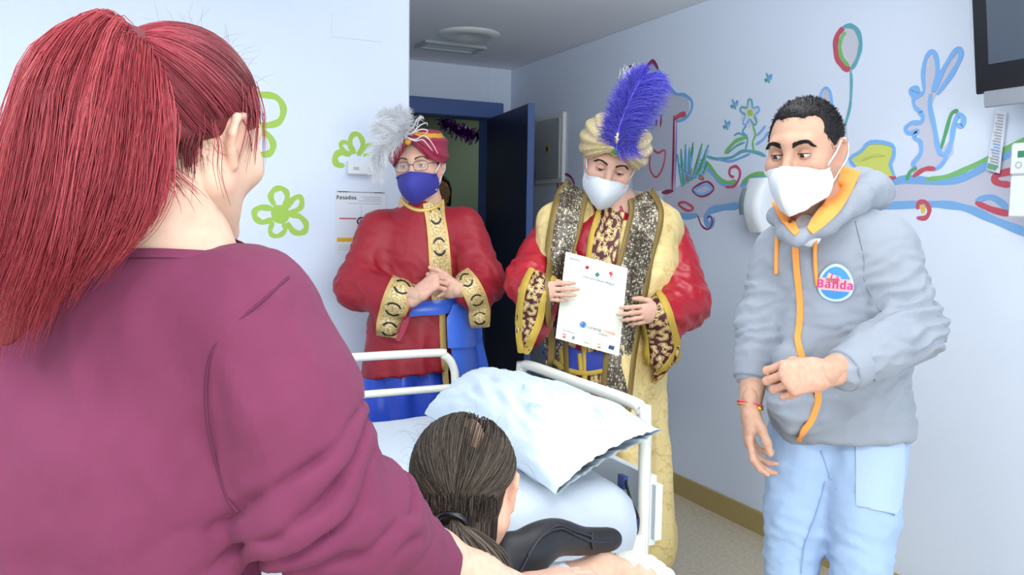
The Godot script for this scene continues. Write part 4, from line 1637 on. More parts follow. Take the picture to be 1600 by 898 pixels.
func brows(parent: Node3D, hf: Field, T: Transform3D, col: Color, thick: float, lash := true, close := 0.3, inner := 0.036):
	var g := RandomNumberGenerator.new()
	g.seed = 77
	for s in [-1.0, 1.0]:
		var b := MB.new()
		for i in 220:
			var u := g.randf()
			var x: float = s * lerp(0.013, 0.053, u)
			var y: float = 0.024 + 0.009 * sin(PI * clampf(u * 0.75 + 0.05, 0, 1)) - 0.006 * smoothstep(0.7, 1.0, u) + g.randf_range(-1, 1) * thick * (1.0 - 0.6 * u)
			var p := hf.hit(Vector3(x, y, 0.2), Vector3(0, 0, -1), 0.02, 0.3)
			if p == Vector3.INF: continue
			p.z += 0.0003
			var d := Vector3(s * 0.008, lerp(0.004, -0.002, u), -0.003 * u)
			b.tube([T * p, T * (p + d * 0.5 + Vector3(0, 0, 0.0016)), T * (p + d)], [0.0008, 0.0008, 0.0003], 3, col)
		part("eyebrow", b, M.hair, parent, true).set_meta("kind", "stuff")
		if lash:
			b = MB.new()
			var e := Vector3(s * 0.032, 0.005, 0.0735)
			var a0: float = lerp(0.42, -0.55, close)
			var line := []
			for j in 9:
				var az: float = lerp(-1.2, 1.2, j / 8.0)
				var el := a0 * (1.0 - 0.55 * pow(absf(az) / 1.25, 2.0))
				line.append(T * (e + Vector3(sin(az) * cos(el) * 1.18, sin(el), cos(az) * cos(el)) * 0.0149))
			b.tube(line, [0.0003, 0.0007, 0.0009, 0.001, 0.001, 0.001, 0.0009, 0.0007, 0.0003], 4, col)
			part("eyelashes", b, M.hair, parent, true)

# hand added to a field in world axes. D: way the fingers point, Nn: way the palm faces
func hand(f: Field, wrist: Vector3, D: Vector3, Nn: Vector3, right: bool, curls: Array, spread := 0.06, thumb := [], s := 1.0):
	D = D.normalized()
	Nn = (Nn - D * Nn.dot(D)).normalized()
	var T := Transform3D(Basis(D.cross(Nn) * (1.0 if right else -1.0), D, Nn).scaled_local(Vector3.ONE * s), wrist)
	var n := T.basis.z.normalized()
	var q := func(x: float, y: float, z: float) -> Vector3: return T * Vector3(x, y, z)
	f.flat(q.call(0, -0.02, 0), q.call(0.0, 0.016, 0), 0.029 * s, 0.030 * s, n, 0.72, 0.02)
	f.flat(q.call(0.014, 0.026, 0), q.call(0.022, 0.080, -0.002), 0.021 * s, 0.017 * s, n, 0.62, 0.018)
	f.flat(q.call(0.0, 0.026, 0), q.call(0.001, 0.084, -0.003), 0.022 * s, 0.018 * s, n, 0.62, 0.018)
	f.flat(q.call(-0.014, 0.026, 0), q.call(-0.020, 0.076, 0), 0.020 * s, 0.015 * s, n, 0.66, 0.018)
	f.cone(q.call(0.016, 0.020, 0.008), q.call(0.030, 0.052, 0.010), 0.015 * s, 0.011 * s, 0.018)
	var mcp := [Vector3(0.031, 0.086, 0), Vector3(0.0104, 0.092, -0.001), Vector3(-0.0102, 0.087, -0.001), Vector3(-0.0290, 0.077, 0.001)]
	var len := [[0.043, 0.026, 0.021], [0.047, 0.030, 0.022], [0.043, 0.028, 0.022], [0.034, 0.020, 0.019]]
	var rad := [0.0086, 0.0088, 0.0083, 0.0074]
	for i in 4:
		var a := 0.0
		var p: Vector3 = mcp[i]
		var sp: float = spread * (1.5 - i)
		var pts := [q.call(p.x, p.y - 0.012, p.z), q.call(p.x, p.y, p.z)]
		var rs := [rad[i] * s * 1.05, rad[i] * s * 1.08]
		for k in 3:
			a += deg_to_rad(curls[i][k])
			p += Vector3(sin(sp) * cos(a), cos(sp) * cos(a), sin(a)) * len[i][k]
			pts.append(q.call(p.x, p.y, p.z))
			rs.append(rad[i] * s * [0.98, 0.9, 0.74][k])
		f.chain(pts, rs, 0.003)
		for k in [2, 3]: f.ball(pts[k], Vector3.ONE * rs[k] * 1.06, 0.004)
	if thumb.is_empty(): thumb = [Vector3(0.55, 0.75, 0.35), Vector3(0.30, 0.9, 0.3), Vector3(0.15, 0.95, 0.25)]
	var tp := Vector3(0.020, 0.018, 0.008)
	var tpts := [q.call(tp.x, tp.y, tp.z)]
	var tl := [0.042, 0.034, 0.028]
	for k in 3:
		tp += thumb[k].normalized() * tl[k]
		tpts.append(q.call(tp.x, tp.y, tp.z))
	f.chain(tpts, [0.015 * s, 0.0115 * s, 0.0105 * s, 0.0082 * s], 0.008)

func skin_paint(skin: Color) -> Callable:
	return func(p: Vector3, _n: Vector3) -> Color:
		var v := 1.0 + 0.08 * noise.get_noise_3d(p.x * 60.0, p.y * 60.0, p.z * 60.0)
		return Color(skin.r * v, skin.g * v * v, skin.b * v * v)

# sheet laid on a garment: photograph path dropped onto the garment's surface
func lay(f: Field, path: Array, width, off := 0.004, th := 0.003, across := 4, per := 5, shape := 0.0) -> MB:
	var b := MB.new()
	b_lay(b, f, path, width, off, th, across, per, shape)
	return b

func b_lay(b: MB, f: Field, path: Array, width, off := 0.004, th := 0.003, across := 4, per := 5, shape := 0.0):
	var ws := []
	for i in path.size(): ws.append(Vector2(width[i] if width is Array else width, 0))
	var pp := smooth_path(path, per)
	var wp := smooth_path(ws, per)
	var n := pp.size()
	var rays := []
	var dep := []
	var known := []
	for i in n:
		var t: Vector2 = (pp[min(i + 1, n - 1)] - pp[max(i - 1, 0)]).normalized()
		var s := Vector2(-t.y, t.x)
		var rr := []
		var dd := []
		for j in across + 1:
			var q: Vector2 = pp[i] + s * (float(j) / across - 0.5) * wp[i].x
			var r := ray(q.x, q.y)
			rr.append(r)
			var h := f.hit(CAM_AT, r)
			var d := -1.0
			if h != Vector3.INF:
				d = (h - CAM_AT).length()
				known.append(d)
			dd.append(d)
		rays.append(rr)
		dep.append(dd)
	known.sort()
	var mid: float = known[known.size() / 2]
	for i in n:
		for j in across + 1:
			if absf(dep[i][j] - mid) > 0.16: dep[i][j] = -1.0
	# where the cloth passes the garment's edge it carries on from its nearest neighbour
	for pass_ in n + across:
		var gaps := 0
		for i in n:
			for j in across + 1:
				if dep[i][j] > 0.0: continue
				gaps += 1
				for o in [[0, -1], [0, 1], [-1, 0], [1, 0]]:
					var a: int = i + o[0]
					var c: int = j + o[1]
					if a >= 0 and a < n and c >= 0 and c <= across and dep[a][c] > 0.0:
						dep[i][j] = dep[a][c] + 0.004
						break
		if gaps == 0: break
	var rows := []
	for i in n:
		var row := []
		for j in across + 1:
			var u := float(j) / across - 0.5
			var r: Vector3 = rays[i][j]
			var h: Vector3 = CAM_AT + r * dep[i][j]
			var g := f.grad(h)
			if g.dot(-r) < 0.15: g = (g - r * 0.5).normalized()
			row.append(h + g * (off + shape * (1.0 - 4.0 * u * u)))
		rows.append(row)
	var m: int = rows.size() / 2
	var du: Vector3 = rows[m][1] - rows[m][0]
	var dv: Vector3 = rows[min(m + 1, rows.size() - 1)][0] - rows[m - 1][0]
	if du.cross(dv).dot(CAM_AT - rows[m][0]) < 0: th = -th
	b.sheet(rows, th)

# cord laid on a garment
func lay_cord(b: MB, f: Field, path: Array, r: float, off := 0.002, per := 12):
	var pts := []
	for q in smooth_path(path, per):
		var h := f.hit(CAM_AT, ray(q.x, q.y))
		if h == Vector3.INF: continue
		h += f.grad(h) * off
		if pts.size() and h.distance_to(pts[-1]) > 0.10: continue
		pts.append(h)
	if pts.size() > 1: b.tube(pts, r, 6)

# flat-fold face mask in head axes
func mask_point(u: float, v: float, puff := 0.0) -> Vector3:
	var a := absf(u)
	var cy: float = _bez(-0.020, -0.046, -0.092, -0.132, v)
	var cz: float = _bez(0.116, 0.158, 0.150, 0.092, v)
	var sy: float = _bez(-0.028, -0.044, -0.070, -0.094, v)
	var sz: float = _bez(0.040, 0.030, 0.022, 0.028, v)
	var sx: float = _bez(0.069, 0.080, 0.080, 0.064, v)
	var k := a * 0.55 + a * a * 0.45
	k = lerp(k, a * a, puff)
	return Vector3(signf(u) * sx * pow(a, 0.92 - 0.2 * puff), lerp(cy, sy, pow(a, 1.15)), lerp(cz, sz, k))
func _bez(a: float, b: float, c: float, d: float, t: float) -> float:
	var s := 1.0 - t
	return s * s * s * a + 3 * s * s * t * b + 3 * s * t * t * c + t * t * t * d

func mask_out(hf: Field, p: Vector3) -> Vector3:   # keeps the mask clear of the face
	for k in 3:
		var d := hf.at(p)
		if d < 0.002: p += hf.grad(p) * (0.0026 - d)
	return p

func face_mask(parent: Node3D, hf: Field, T: Transform3D, m: Material, loop_m: Material, label: String, puff := 0.0):
	var rows := []
	for i in 17:
		var row := []
		for j in 33: row.append(T * mask_out(hf, mask_point(j / 16.0 - 1.0, i / 16.0, puff)))
		rows.append(row)
	var b := MB.new()
	b.sheet(rows, 0.0015)
	var o := part("face_mask", b, m, parent, true, label)
	b = MB.new()
	var seam := []
	for i in 17: seam.append(T * (mask_out(hf, mask_point(0.0, i / 16.0, puff)) + Vector3(0, 0, 0.0008)))
	b.tube(seam, 0.0012, 5)
	var hem := []
	for j in 25: hem.append(T * (mask_out(hf, mask_point(j / 12.0 - 1.0, 0.0, puff)) + Vector3(0, 0, 0.001)))
	b.tube(hem, 0.0011, 5)
	for s in [-1.0, 1.0]:
		var sd := []
		for i in 13: sd.append(T * (mask_out(hf, mask_point(s * 0.9, i / 12.0, puff)) + Vector3(s * 0.001, 0, 0.001)))
		b.tube(sd, 0.0009, 5)
	part("seam", b, m, o, true).set_meta("kind", "stuff")
	for s in [-1.0, 1.0]:
		b = MB.new()
		var loop := [mask_point(s * 0.90, 0.10, puff) + Vector3(s * 0.002, 0, 0.001), Vector3(s * 0.0815, 0.004, 0.018), Vector3(s * 0.087, 0.034, -0.012), Vector3(s * 0.090, 0.020, -0.034), Vector3(s * 0.087, -0.012, -0.034), Vector3(s * 0.080, -0.034, -0.012), mask_point(s * 0.90, 0.86, puff) + Vector3(s * 0.002, 0, 0.001)]
		var w := []
		for q in smooth_path(loop, 6): w.append(T * q)
		b.tube(w, 0.0021, 6)
		part("ear_loop", b, loop_m, o, true)

# many thin strands in one part
func strand(b: MB, pts: Array, r: float, col: Color, sides := 3):
	var n := pts.size()
	var rr := []
	for i in n: rr.append(r * (1.0 - 0.7 * pow(float(i) / (n - 1), 3.0)))
	b.tube(pts, rr, sides, col, false)

func head_at(c: Vector3, look: Vector3, roll: float) -> Transform3D:
	var z := look.normalized()
	var x := Vector3.UP.cross(z).normalized()
	var y := z.cross(x)
	return Transform3D(Basis(x, y, z) * Basis(Vector3(0, 0, 1), roll), c)

func body_part(parent: Node3D, fields: Array, heads: Array, extra: MB):
	# one continuous skin mesh: trunk and limbs, then hands and head on finer grids
	var b := extra
	for f in fields: b.add(f.out)
	for h in heads: b.add(h[0].out, h[1])
	part("body", b, M.skin, parent, true)

func garment(called: String, f: Field, m: Material, parent: Node3D, label := "") -> MeshInstance3D:
	var b := MB.new()
	b.add(f.out)
	return part(called, b, m, parent, true, label)

# legs from hips to the floor: returns [knee, ankle] for both sides
func shoe(parent: Node3D, ankle: Vector3, dir: Vector3, m: Material):
	dir.y = 0
	dir = dir.normalized()
	var f := Field.new()
	f.cell = 0.007
	var g := Vector3(ankle.x, 0.045, ankle.z)
	f.flat(g - dir * 0.05, g + dir * 0.08, 0.045, 0.046, Vector3.UP, 0.95, 0.03)
	f.flat(g + dir * 0.08 - Vector3(0, 0.008, 0), g + dir * 0.16 - Vector3(0, 0.012, 0), 0.046, 0.040, Vector3.UP, 0.75, 0.03)
	f.cone(g, g + Vector3(0, 0.05, 0) - dir * 0.01, 0.045, 0.042, 0.03)
	f.plane(Vector3(0, 0.002, 0), Vector3.DOWN, 0.006)
	sculpt([f], func(): garment("shoe", f, m, parent))

# ---------- man in the grey hooded jacket ----------
func build_hoodie_man():
	var base := P(1310, 690, 2.12)
	base.y = 0
	var t := thing("person", "dark-haired man in grey zipped hooded jacket and pale jeans, leaning in", "person", base)
	var skin := SKIN_MAN
	var hc := P(1257, 243, 1.98)
	var HT := head_at(hc, W(-0.66, -0.17, 0.74), 0.02)
	HT.basis = HT.basis.scaled_local(Vector3(1.0, 1.02, 1.02))
	var head := head_field(skin, 0.42)
	# --- joints
	var neck := P(1288, 350, 2.09)
	var ls := P(1392, 388, 2.0)
	var le := P(1424, 515, 1.96)
	var lw := P(1290, 583, 1.80)
	var rs := P(1212, 392, 2.20)
	var re := P(1186, 505, 2.17)
	var rw := P(1172, 636, 2.06)
	var chest := P(1298, 440, 2.12)
	var belly := P(1306, 590, 2.12)
	var hip := P(1310, 690, 2.13)
	var facing := W(-0.55, 0, 0.83)
	# --- skin
	var body := Field.new()
	body.cell = 0.009
	body.cone(HT * Vector3(0, -0.06, -0.03), neck, 0.056, 0.064, 0.03)
	body.flat(neck, chest, 0.09, 0.13, facing, 0.7, 0.05)
	body.flat(chest, belly, 0.13, 0.12, facing, 0.7, 0.05)
	body.flat(belly, hip, 0.12, 0.07, facing, 0.7, 0.05)
	body.chain([ls, le], [0.05, 0.042], 0.04)
	body.chain([rs, re], [0.05, 0.04], 0.04)
	var fore := Field.new()
	fore.cell = 0.0055
	fore.chain([le, P(1340, 562, 1.86), lw], [0.042, 0.040, 0.030], 0.02)
	fore.chain([re, P(1180, 570, 2.12), rw], [0.04, 0.038, 0.026], 0.02)
	fore.paint = skin_paint(skin)
	body.tint = skin
	# --- hands: a loose fist in front of the belly, the other hanging
	var fist := Field.new()
	fist.cell = 0.003
	var fc := [[62, 92, 60], [66, 94, 60], [68, 94, 60], [70, 92, 58]]
	hand(fist, lw, W(-0.97, -0.12, 0.16), W(0.10, -0.32, -0.94), false, fc, 0.01, [Vector3(0.5, 0.75, 0.6), Vector3(-0.1, 0.7, 0.8), Vector3(-0.6, 0.4, 0.6)], 1.04)
	fist.paint = skin_paint(Color(skin.r * 1.12, skin.g * 1.05, skin.b * 1.05))
	var hang := Field.new()
	hang.cell = 0.003
	hand(hang, rw, W(-0.02, -1.0, 0.06), W(0.85, 0.0, 0.25), true, [[12, 26, 18], [20, 34, 22], [26, 38, 24], [30, 40, 26]], 0.02, [Vector3(0.45, 0.8, 0.5), Vector3(0.12, 0.9, 0.35), Vector3(0.0, 0.95, 0.3)], 0.98)
	hang.paint = skin_paint(skin)
	# --- trousers
	var rh := P(1260, 725, 2.16)
	var lh := P(1352, 725, 2.09)
	var rk := P(1234, 935, 2.12)
	var lk := P(1342, 940, 2.02)
	var ra := Vector3(rk.x + 0.02, 0.07, rk.z - 0.02)
	var la := Vector3(lk.x + 0.02, 0.07, lk.z - 0.02)
	body.chain([rh, rk, ra], [0.06, 0.05, 0.035], 0.05)
	body.chain([lh, lk, la], [0.06, 0.05, 0.035], 0.05)
	body.cone(hip, rh, 0.07, 0.06, 0.03)
	body.cone(hip, lh, 0.07, 0.06, 0.03)
	var jeans := Field.new()
	jeans.cell = 0.008
	jeans.flat(P(1262, 668, 2.15), P(1352, 668, 2.11), 0.094, 0.094, facing, 0.9, 0.03)
	jeans.chain([P(1257, 700, 2.16), P(1242, 800, 2.14), rk, ra + Vector3(0, 0.03, 0)], [0.098, 0.077, 0.068, 0.062], 0.025)
	jeans.chain([P(1353, 700, 2.09), P(1348, 800, 2.06), lk, la + Vector3(0, 0.03, 0)], [0.101, 0.086, 0.072, 0.064], 0.025)
	jeans.plane(Vector3(0, 0.035, 0), Vector3.DOWN)
	jeans.disp = func(p: Vector3, _n: Vector3) -> float:
		var k := smoothstep(0.9, 0.5, p.y)
		var w := noise.get_noise_3d(p.x * 7.0, p.y * 22.0 + p.x * 9.0, p.z * 7.0)
		return -0.007 * k * (1.0 - absf(w) * 2.0) + 0.004 * noise.get_noise_3d(p.x * 14.0, p.y * 10.0, p.z * 14.0)
	# --- jacket
	var jk := Field.new()
	jk.cell = 0.0066
	jk.flat(P(1262, 405, 2.14), P(1345, 400, 2.06), 0.105, 0.115, facing, 0.9, 0.04)
	jk.flat(P(1292, 430, 2.12), P(1302, 540, 2.12), 0.160, 0.165, facing, 0.74, 0.05)
	jk.flat(P(1302, 540, 2.12), P(1312, 655, 2.12), 0.165, 0.178, facing, 0.76, 0.05)
	jk.cone(P(1238, 640, 2.0), P(1235, 560, 2.02), 0.06, 0.04, 0.07)
	jk.cone(neck, P(1300, 400, 2.12), 0.085, 0.12, 0.05)
	# hem, and the open front corner that rises to the left
	jk.plane(P(1330, 696, 2.0), W(0.04, -1.0, 0.1), 0.008)
	jk.plane(P(1250, 688, 1.9), W(-0.85, -0.52, 0.0), 0.01)
	jk.chain([P(1378, 392, 2.02), le], [0.084, 0.068], 0.035)
	jk.chain([le, P(1372, 545, 1.89), P(1322, 576, 1.835)], [0.070, 0.058, 0.047], 0.03)
	jk.chain([P(1222, 398, 2.17), re, P(1176, 583, 2.11)], [0.076, 0.056, 0.043], 0.03)
	jk.disp = func(p: Vector3, n: Vector3) -> float:
		var d := 0.0
		# elbow folds of the bent sleeve
		var e := p - le
		var k1: float = exp(-e.length_squared() / 0.018)
		var s1 := e.dot(W(0.35, -0.85, 0.3))
		d += 0.008 * k1 * sin(s1 * 210.0 + 5.0 * noise.get_noise_3d(p.x * 9.0, p.y * 9.0, p.z * 9.0))
		var e2 := p - re
		var k2: float = exp(-e2.length_squared() / 0.012)
		d += 0.005 * k2 * sin(e2.dot(W(0.25, -0.95, 0.1)) * 230.0 + 4.0 * noise.get_noise_3d(p.x * 10.0, p.y * 10.0, p.z * 10.0))
		# pull lines from the armpit across the body
		var w := noise.get_noise_3d(p.x * 6.0 + p.y * 5.0, p.y * 13.0 - p.x * 4.0, p.z * 6.0)
		d += 0.012 * (0.30 - absf(w)) * smoothstep(1.5, 1.15, p.y)
		d += 0.002 * noise.get_noise_3d(p.x * 16.0, p.y * 12.0, p.z * 16.0)
		return d
	# hood lying around the neck
	var hood := Field.new()
	hood.cell = 0.006
	var loop := [P(1250, 372, 1.93), P(1292, 346, 1.955), P(1335, 312, 2.02), P(1365, 300, 2.13), P(1345, 292, 2.24), P(1290, 300, 2.27), P(1238, 318, 2.19), P(1214, 338, 2.06), P(1226, 362, 1.97), P(1244, 376, 1.93)]
	var rad := [0.014, 0.025, 0.036, 0.044, 0.048, 0.042, 0.034, 0.018, 0.014, 0.012]
	for i in loop.size() - 1: hood.cone(loop[i], loop[i + 1], rad[i], rad[i + 1], 0.03)
	hood.disp = func(p: Vector3, _n: Vector3) -> float: return 0.006 * noise.get_noise_3d(p.x * 14.0, p.y * 14.0, p.z * 14.0)
	# hair
	var hair := Field.new()
	hair.cell = 0.0036
	hair.ball(Vector3(0, 0.039, -0.014), Vector3(0.0815, 0.0955, 0.102), 0.01)
	hair.plane(Vector3(0, 0.089, 0.070), Vector3(0, -0.52, 0.85), 0.012)
	hair.plane(Vector3(0, -0.022, 0.004), Vector3(0, -0.86, 0.50), 0.012)
	hair.ball(Vector3(0.058, 0.075, 0.075), Vector3(0.03, 0.028, 0.04), 0.01, Basis.IDENTITY, 1)
	hair.ball(Vector3(-0.058, 0.075, 0.075), Vector3(0.03, 0.028, 0.04), 0.01, Basis.IDENTITY, 1)
	hair.paint = func(p: Vector3, _n: Vector3) -> Color:
		var v := 0.75 + 0.7 * noise.get_noise_3d(p.x * 150.0, p.y * 150.0, p.z * 70.0)
		return Color(0.022, 0.020, 0.022) * clampf(v, 0.4, 1.6)
	hair.disp = func(p: Vector3, _n: Vector3) -> float: return 0.0022 * noise.get_noise_3d(p.x * 190.0, p.y * 190.0, p.z * 90.0)
	sculpt([head, body, fore, fist, hang], func():
		var b := MB.new()
		lids(b, HT, skin, 0.30)
		body_part(t, [body, fore, fist, hang], [[head, HT]], b)
		eyes(t, HT, Color(0.05, 0.025, 0.015), Vector3(-0.25, -0.35, 1.0))
		brows(t, head, HT, Color(0.015, 0.012, 0.012), 0.0054, true, 0.30))
	sculpt([hair], func():
		var b := MB.new()
		b.add(hair.out, HT)
		var hm := part("hair", b, M.hair, t, true, "short dark cropped hair")
		var g := RandomNumberGenerator.new()
		g.seed = 5
		var sb := MB.new()
		var vv: PackedVector3Array = hair.out.V
		for i in 2600:
			var p := vv[g.randi() % vv.size()]
			var n := (p - Vector3(0, 0.02, -0.02)).normalized()
			var d := (n * 0.5 + Vector3(g.randfn() * 0.3, -0.1, 0.7 if p.y > 0.07 else -0.2) * 0.6).normalized()
			if p.z > 0.02 and p.y < 0.075: d = (n * 0.4 + Vector3(0, -0.9, -0.2)).normalized()
			var l := g.randf_range(0.004, 0.009)
			strand(sb, [HT * p, HT * (p + d * l * 0.5 + n * 0.001), HT * (p + d * l)], 0.0006, Color(0.02, 0.018, 0.02) * g.randf_range(0.5, 2.2))
		part("strands", sb, M.hair, hm, true).set_meta("kind", "stuff"))
	sculpt([jeans], func():
		garment("jeans", jeans, M.jeans, t)
		part("jeans_pocket", lay(jeans, v2([1374, 684, 1375, 735, 1372, 788, 1371, 797]), [74, 74, 68, 50], 0.003, 0.003, 8), M.jeans_patch, t, true, "lighter worn thigh pocket")
		var sb := MB.new()
		lay_cord(sb, jeans, v2([1283, 704, 1291, 726, 1300, 748]), 0.002)
		part("stitching", sb, mat(150, 176, 212, 0.9), t, true)
		sb = MB.new()
		lay_cord(sb, jeans, v2([1290, 752, 1276, 800, 1258, 850, 1252, 896]), 0.0018)
		part("stitching", sb, mat(150, 176, 212, 0.9), t, true))
	sculpt([jk], func():
		var b := MB.new()
		b.add(jk.out)
		var jm := part("jacket", b, M.hoodie, t, true, "grey heather zipped jacket")
		# zip
		var zip := v2([1243, 374, 1246, 420, 1251, 470, 1250, 510, 1246, 535, 1256, 570, 1271, 600, 1276, 625, 1266, 655, 1254, 672, 1250, 688])
		part("zip", lay(jk, zip, [9, 9, 9, 9, 9, 9, 8, 8, 8, 8, 7], 0.006, 0.004, 3), M.orange, jm, true, "bright orange zip tape")
		for c in [v2([1219, 346, 1215, 380, 1214, 428]), v2([1277, 362, 1274, 390, 1275, 420, 1278, 446])]:
			var cb := MB.new()
			lay_cord(cb, jk, c, 0.0052, 0.004)
			part("drawstring", cb, M.orange, jm, true)
		var sb := MB.new()
		lay_cord(sb, jk, v2([1337, 346, 1350, 400, 1352, 440, 1376, 486]), 0.002, 0.0)
		part("seam", sb, mat(140, 148, 160, 0.9), jm, true)
		sb = MB.new()
		lay_cord(sb, jk, v2([1366, 592, 1364, 630, 1368, 660, 1330, 664]), 0.002, 0.002)
		part("seam", sb, mat(140, 148, 160, 0.9), jm, true)
		# ribbed cuffs
		for cu in [[P(1336, 568, 1.845), P(1322, 576, 1.832), 0.0515, 0.048], [P(1178, 568, 2.115), P(1176, 584, 2.108), 0.047, 0.045]]:
			var cb := MB.new()
			var ax: Vector3 = (cu[1] - cu[0]).normalized()
			var sx := ax.cross(Vector3.UP).normalized()
			var sy := sx.cross(ax)
			var rows := []
			for i in 7:
				var row := []
				for j in 72:
					var an := TAU * j / 72.0
					var u := i / 6.0
					var r: float = lerp(cu[2], cu[3], u) + (0.0012 if j % 2 else 0.0) - (0.006 if i == 6 else 0.0)
					row.append(cu[0].lerp(cu[1] + ax * 0.012, minf(u * 1.2, 1.0)) + (sx * cos(an) + sy * sin(an)) * r)
				rows.append(row)
			cb.grid(rows, Color(1, 1, 1), true)
			part("cuff", cb, M.hoodie, jm, true)
		# chest badge
		var q := jk.hit(CAM_AT, ray(1306, 441))
		var n := jk.grad(q)
		var up := (Vector3.UP - n * n.y).normalized()
		var B3 := Basis(up.cross(n), up, n)
		var egg := func(sc: float, zz: float, col: Color, bb: MB):
			var ring := []
			for i in 40:
				var a := TAU * i / 40.0
				ring.append(Vector3(cos(a) * 0.040 * (1.0 - 0.16 * sin(a)), sin(a) * 0.046, 0) * sc)
			var s := bb.V.size()
			for k in 2:
				for p in ring: bb.vert(q + B3 * (p + Vector3(0, 0, zz - 0.004 * (1 - k))), col)
			var cc := bb.vert(q + B3 * Vector3(0, 0, zz), col)
			for i in 40:
				var i2 := (i + 1) % 40
				bb.quad(s + i, s + i2, s + 40 + i2, s + 40 + i)
				bb.tri(s + 40 + i, s + 40 + i2, cc)
		var bb := MB.new()
		egg.call(1.0, 0.0060, lin(196, 216, 250), bb)
		egg.call(0.86, 0.0066, lin(74, 150, 238), bb)
		bb.box(q + B3 * Vector3(-0.002, -0.004, 0.0068), Vector3(0.072, 0.030, 0.0014), lin(244, 178, 176), B3 * Basis(Vector3(0, 0, 1), -0.05))
		bb.box(q + B3 * Vector3(-0.006, 0.010, 0.0068), Vector3(0.030, 0.020, 0.0014), lin(246, 190, 176), B3 * Basis(Vector3(0, 0, 1), -0.35))
		var badge := part("badge", bb, M.print, jm, true, "blue egg-shaped chest badge with pink lettering")
		var pink := mat(206, 62, 140, 0.7)
		text("lettering", "La", 0.020, Transform3D(B3 * Basis(Vector3(0, 0, 1), -0.3), q + B3 * Vector3(-0.002, 0.013, 0.0078)), pink, badge, true)
		text("lettering", "Banda", 0.028, Transform3D(B3 * Basis(Vector3(0, 0, 1), -0.04), q + B3 * Vector3(-0.001, -0.004, 0.0078)), pink, badge, true))
	sculpt([hood], func():
		garment("hood", hood, M.hoodie, t)
		part("hood_lining", lay(hood, v2([1330, 266, 1320, 292, 1302, 322, 1282, 344, 1264, 362]), [30, 26, 24, 20, 10], 0.006, 0.004, 4), M.orange, t, true, "orange hood lining")
		part("hood_lining", lay(hood, v2([1212, 316, 1222, 336, 1236, 354, 1246, 366]), [9, 12, 12, 9], 0.006, 0.004, 3), M.orange, t, true, "orange hood lining")
		# white undershirt
		var f := Field.new()
		f.cell = 0.008
		f.cone(P(1262, 352, 2.03), P(1268, 370, 2.03), 0.03, 0.028, 0.02)
		f.run()
		garment("undershirt", f, M.white_cloth, t))
	sculpt([], func():
		face_mask(t, head, HT, M.mask_white, M.mask_white, "white folded face mask")
		# bracelets
		for k in 2:
			var b := MB.new()
			var c := P(1172, 627 + k * 4, 2.065)
			var ring := []
			for i in 25:
				var a := TAU * i / 24.0
				ring.append(c + W(cos(a) * 0.030, -0.006 + sin(a + 0.6) * 0.007 + cos(a) * -0.012, sin(a) * 0.030))
			b.tube(ring, 0.0026, 6)
			part("bracelet", b, mat(222, 84, 110, 0.7) if k == 0 else mat(214, 150, 84, 0.7), t, true, "pink woven bracelet" if k == 0 else "orange woven bracelet")
		var b := MB.new()
		b.ball(P(1187, 638, 2.035), Vector3(0.008, 0.006, 0.008), 10)
		part("bracelet_charm", b, M.gold, t, true))
	shoe(t, ra, facing, M.shoe)
	shoe(t, la, facing, M.shoe)

# ---------- the two costumed men ----------
func turban_point(th: float, v: float, kind: int) -> Vector3:
	# th 0 at the front, v 0 brim .. 1 crown
	var a := absf(th)
	var r: float
	var y: float
	var rx: float
	var rz: float
	if kind == 0:
		r = _table(v, [0.90, 1.06, 1.15, 1.16, 1.06, 0.86, 0.52, 0.03])
		y = _table(v, [0.030, 0.042, 0.066, 0.096, 0.126, 0.150, 0.166, 0.172])
		rx = 0.104
		rz = 0.116
		y += 0.038 * exp(-pow(a / 0.50, 2.0)) * pow(1.0 - v, 1.6) - 0.020 * smoothstep(0.4, 1.4, a) * pow(1.0 - v, 1.4)
	else:
		r = _table(v, [0.93, 1.02, 1.05, 1.05, 1.02, 0.92, 0.60, 0.03])
		y = _table(v, [0.020, 0.040, 0.062, 0.086, 0.108, 0.126, 0.134, 0.136])
		rx = 0.098
		rz = 0.112
		y += 0.060 * exp(-pow(a / 0.45, 2.0)) * pow(1.0 - v, 1.5) - 0.012 * smoothstep(0.4, 1.4, a) * pow(1.0 - v, 1.4)
	var d := 0.0
	if kind == 0:
		var s: float = (v - 0.34) / (0.16 + 0.9 * minf(a / 1.3, 1.0))
		d = 0.0042 * sin(s * 34.0 + 0.6 * sin(th * 3.0)) * minf(a * 4.0, 1.0) * smoothstep(1.0, 0.75, v)
		d -= 0.010 * exp(-pow(a / 0.10, 2.0)) * exp(-pow((v - 0.25) / 0.3, 2.0))
	else:
		var s: float = (v - 0.40) / (0.2 + 0.8 * minf(a / 1.3, 1.0))
		d = 0.0035 * sin(s * 20.0) * minf(a * 3.0, 1.0) * smoothstep(1.0, 0.8, v)
		# lower wrap stands proud of the band above it
		var wrap := 0.44 + 0.05 * a
		d += 0.006 * smoothstep(wrap + 0.03, wrap - 0.03, v)
		d -= 0.008 * exp(-pow(a / 0.12, 2.0)) * exp(-pow((v - 0.3) / 0.3, 2.0))
	r += d / 0.1
	return Vector3(sin(th) * rx * r, y, cos(th) * rz * r - 0.010)

func _table(t: float, a: Array) -> float:
	var x := t * (a.size() - 1)
	var i: int = clamp(int(x), 0, a.size() - 2)
	var f := x - i
	f = f * f * (3.0 - 2.0 * f) * 0.4 + f * 0.6
	return lerp(float(a[i]), float(a[i + 1]), f)

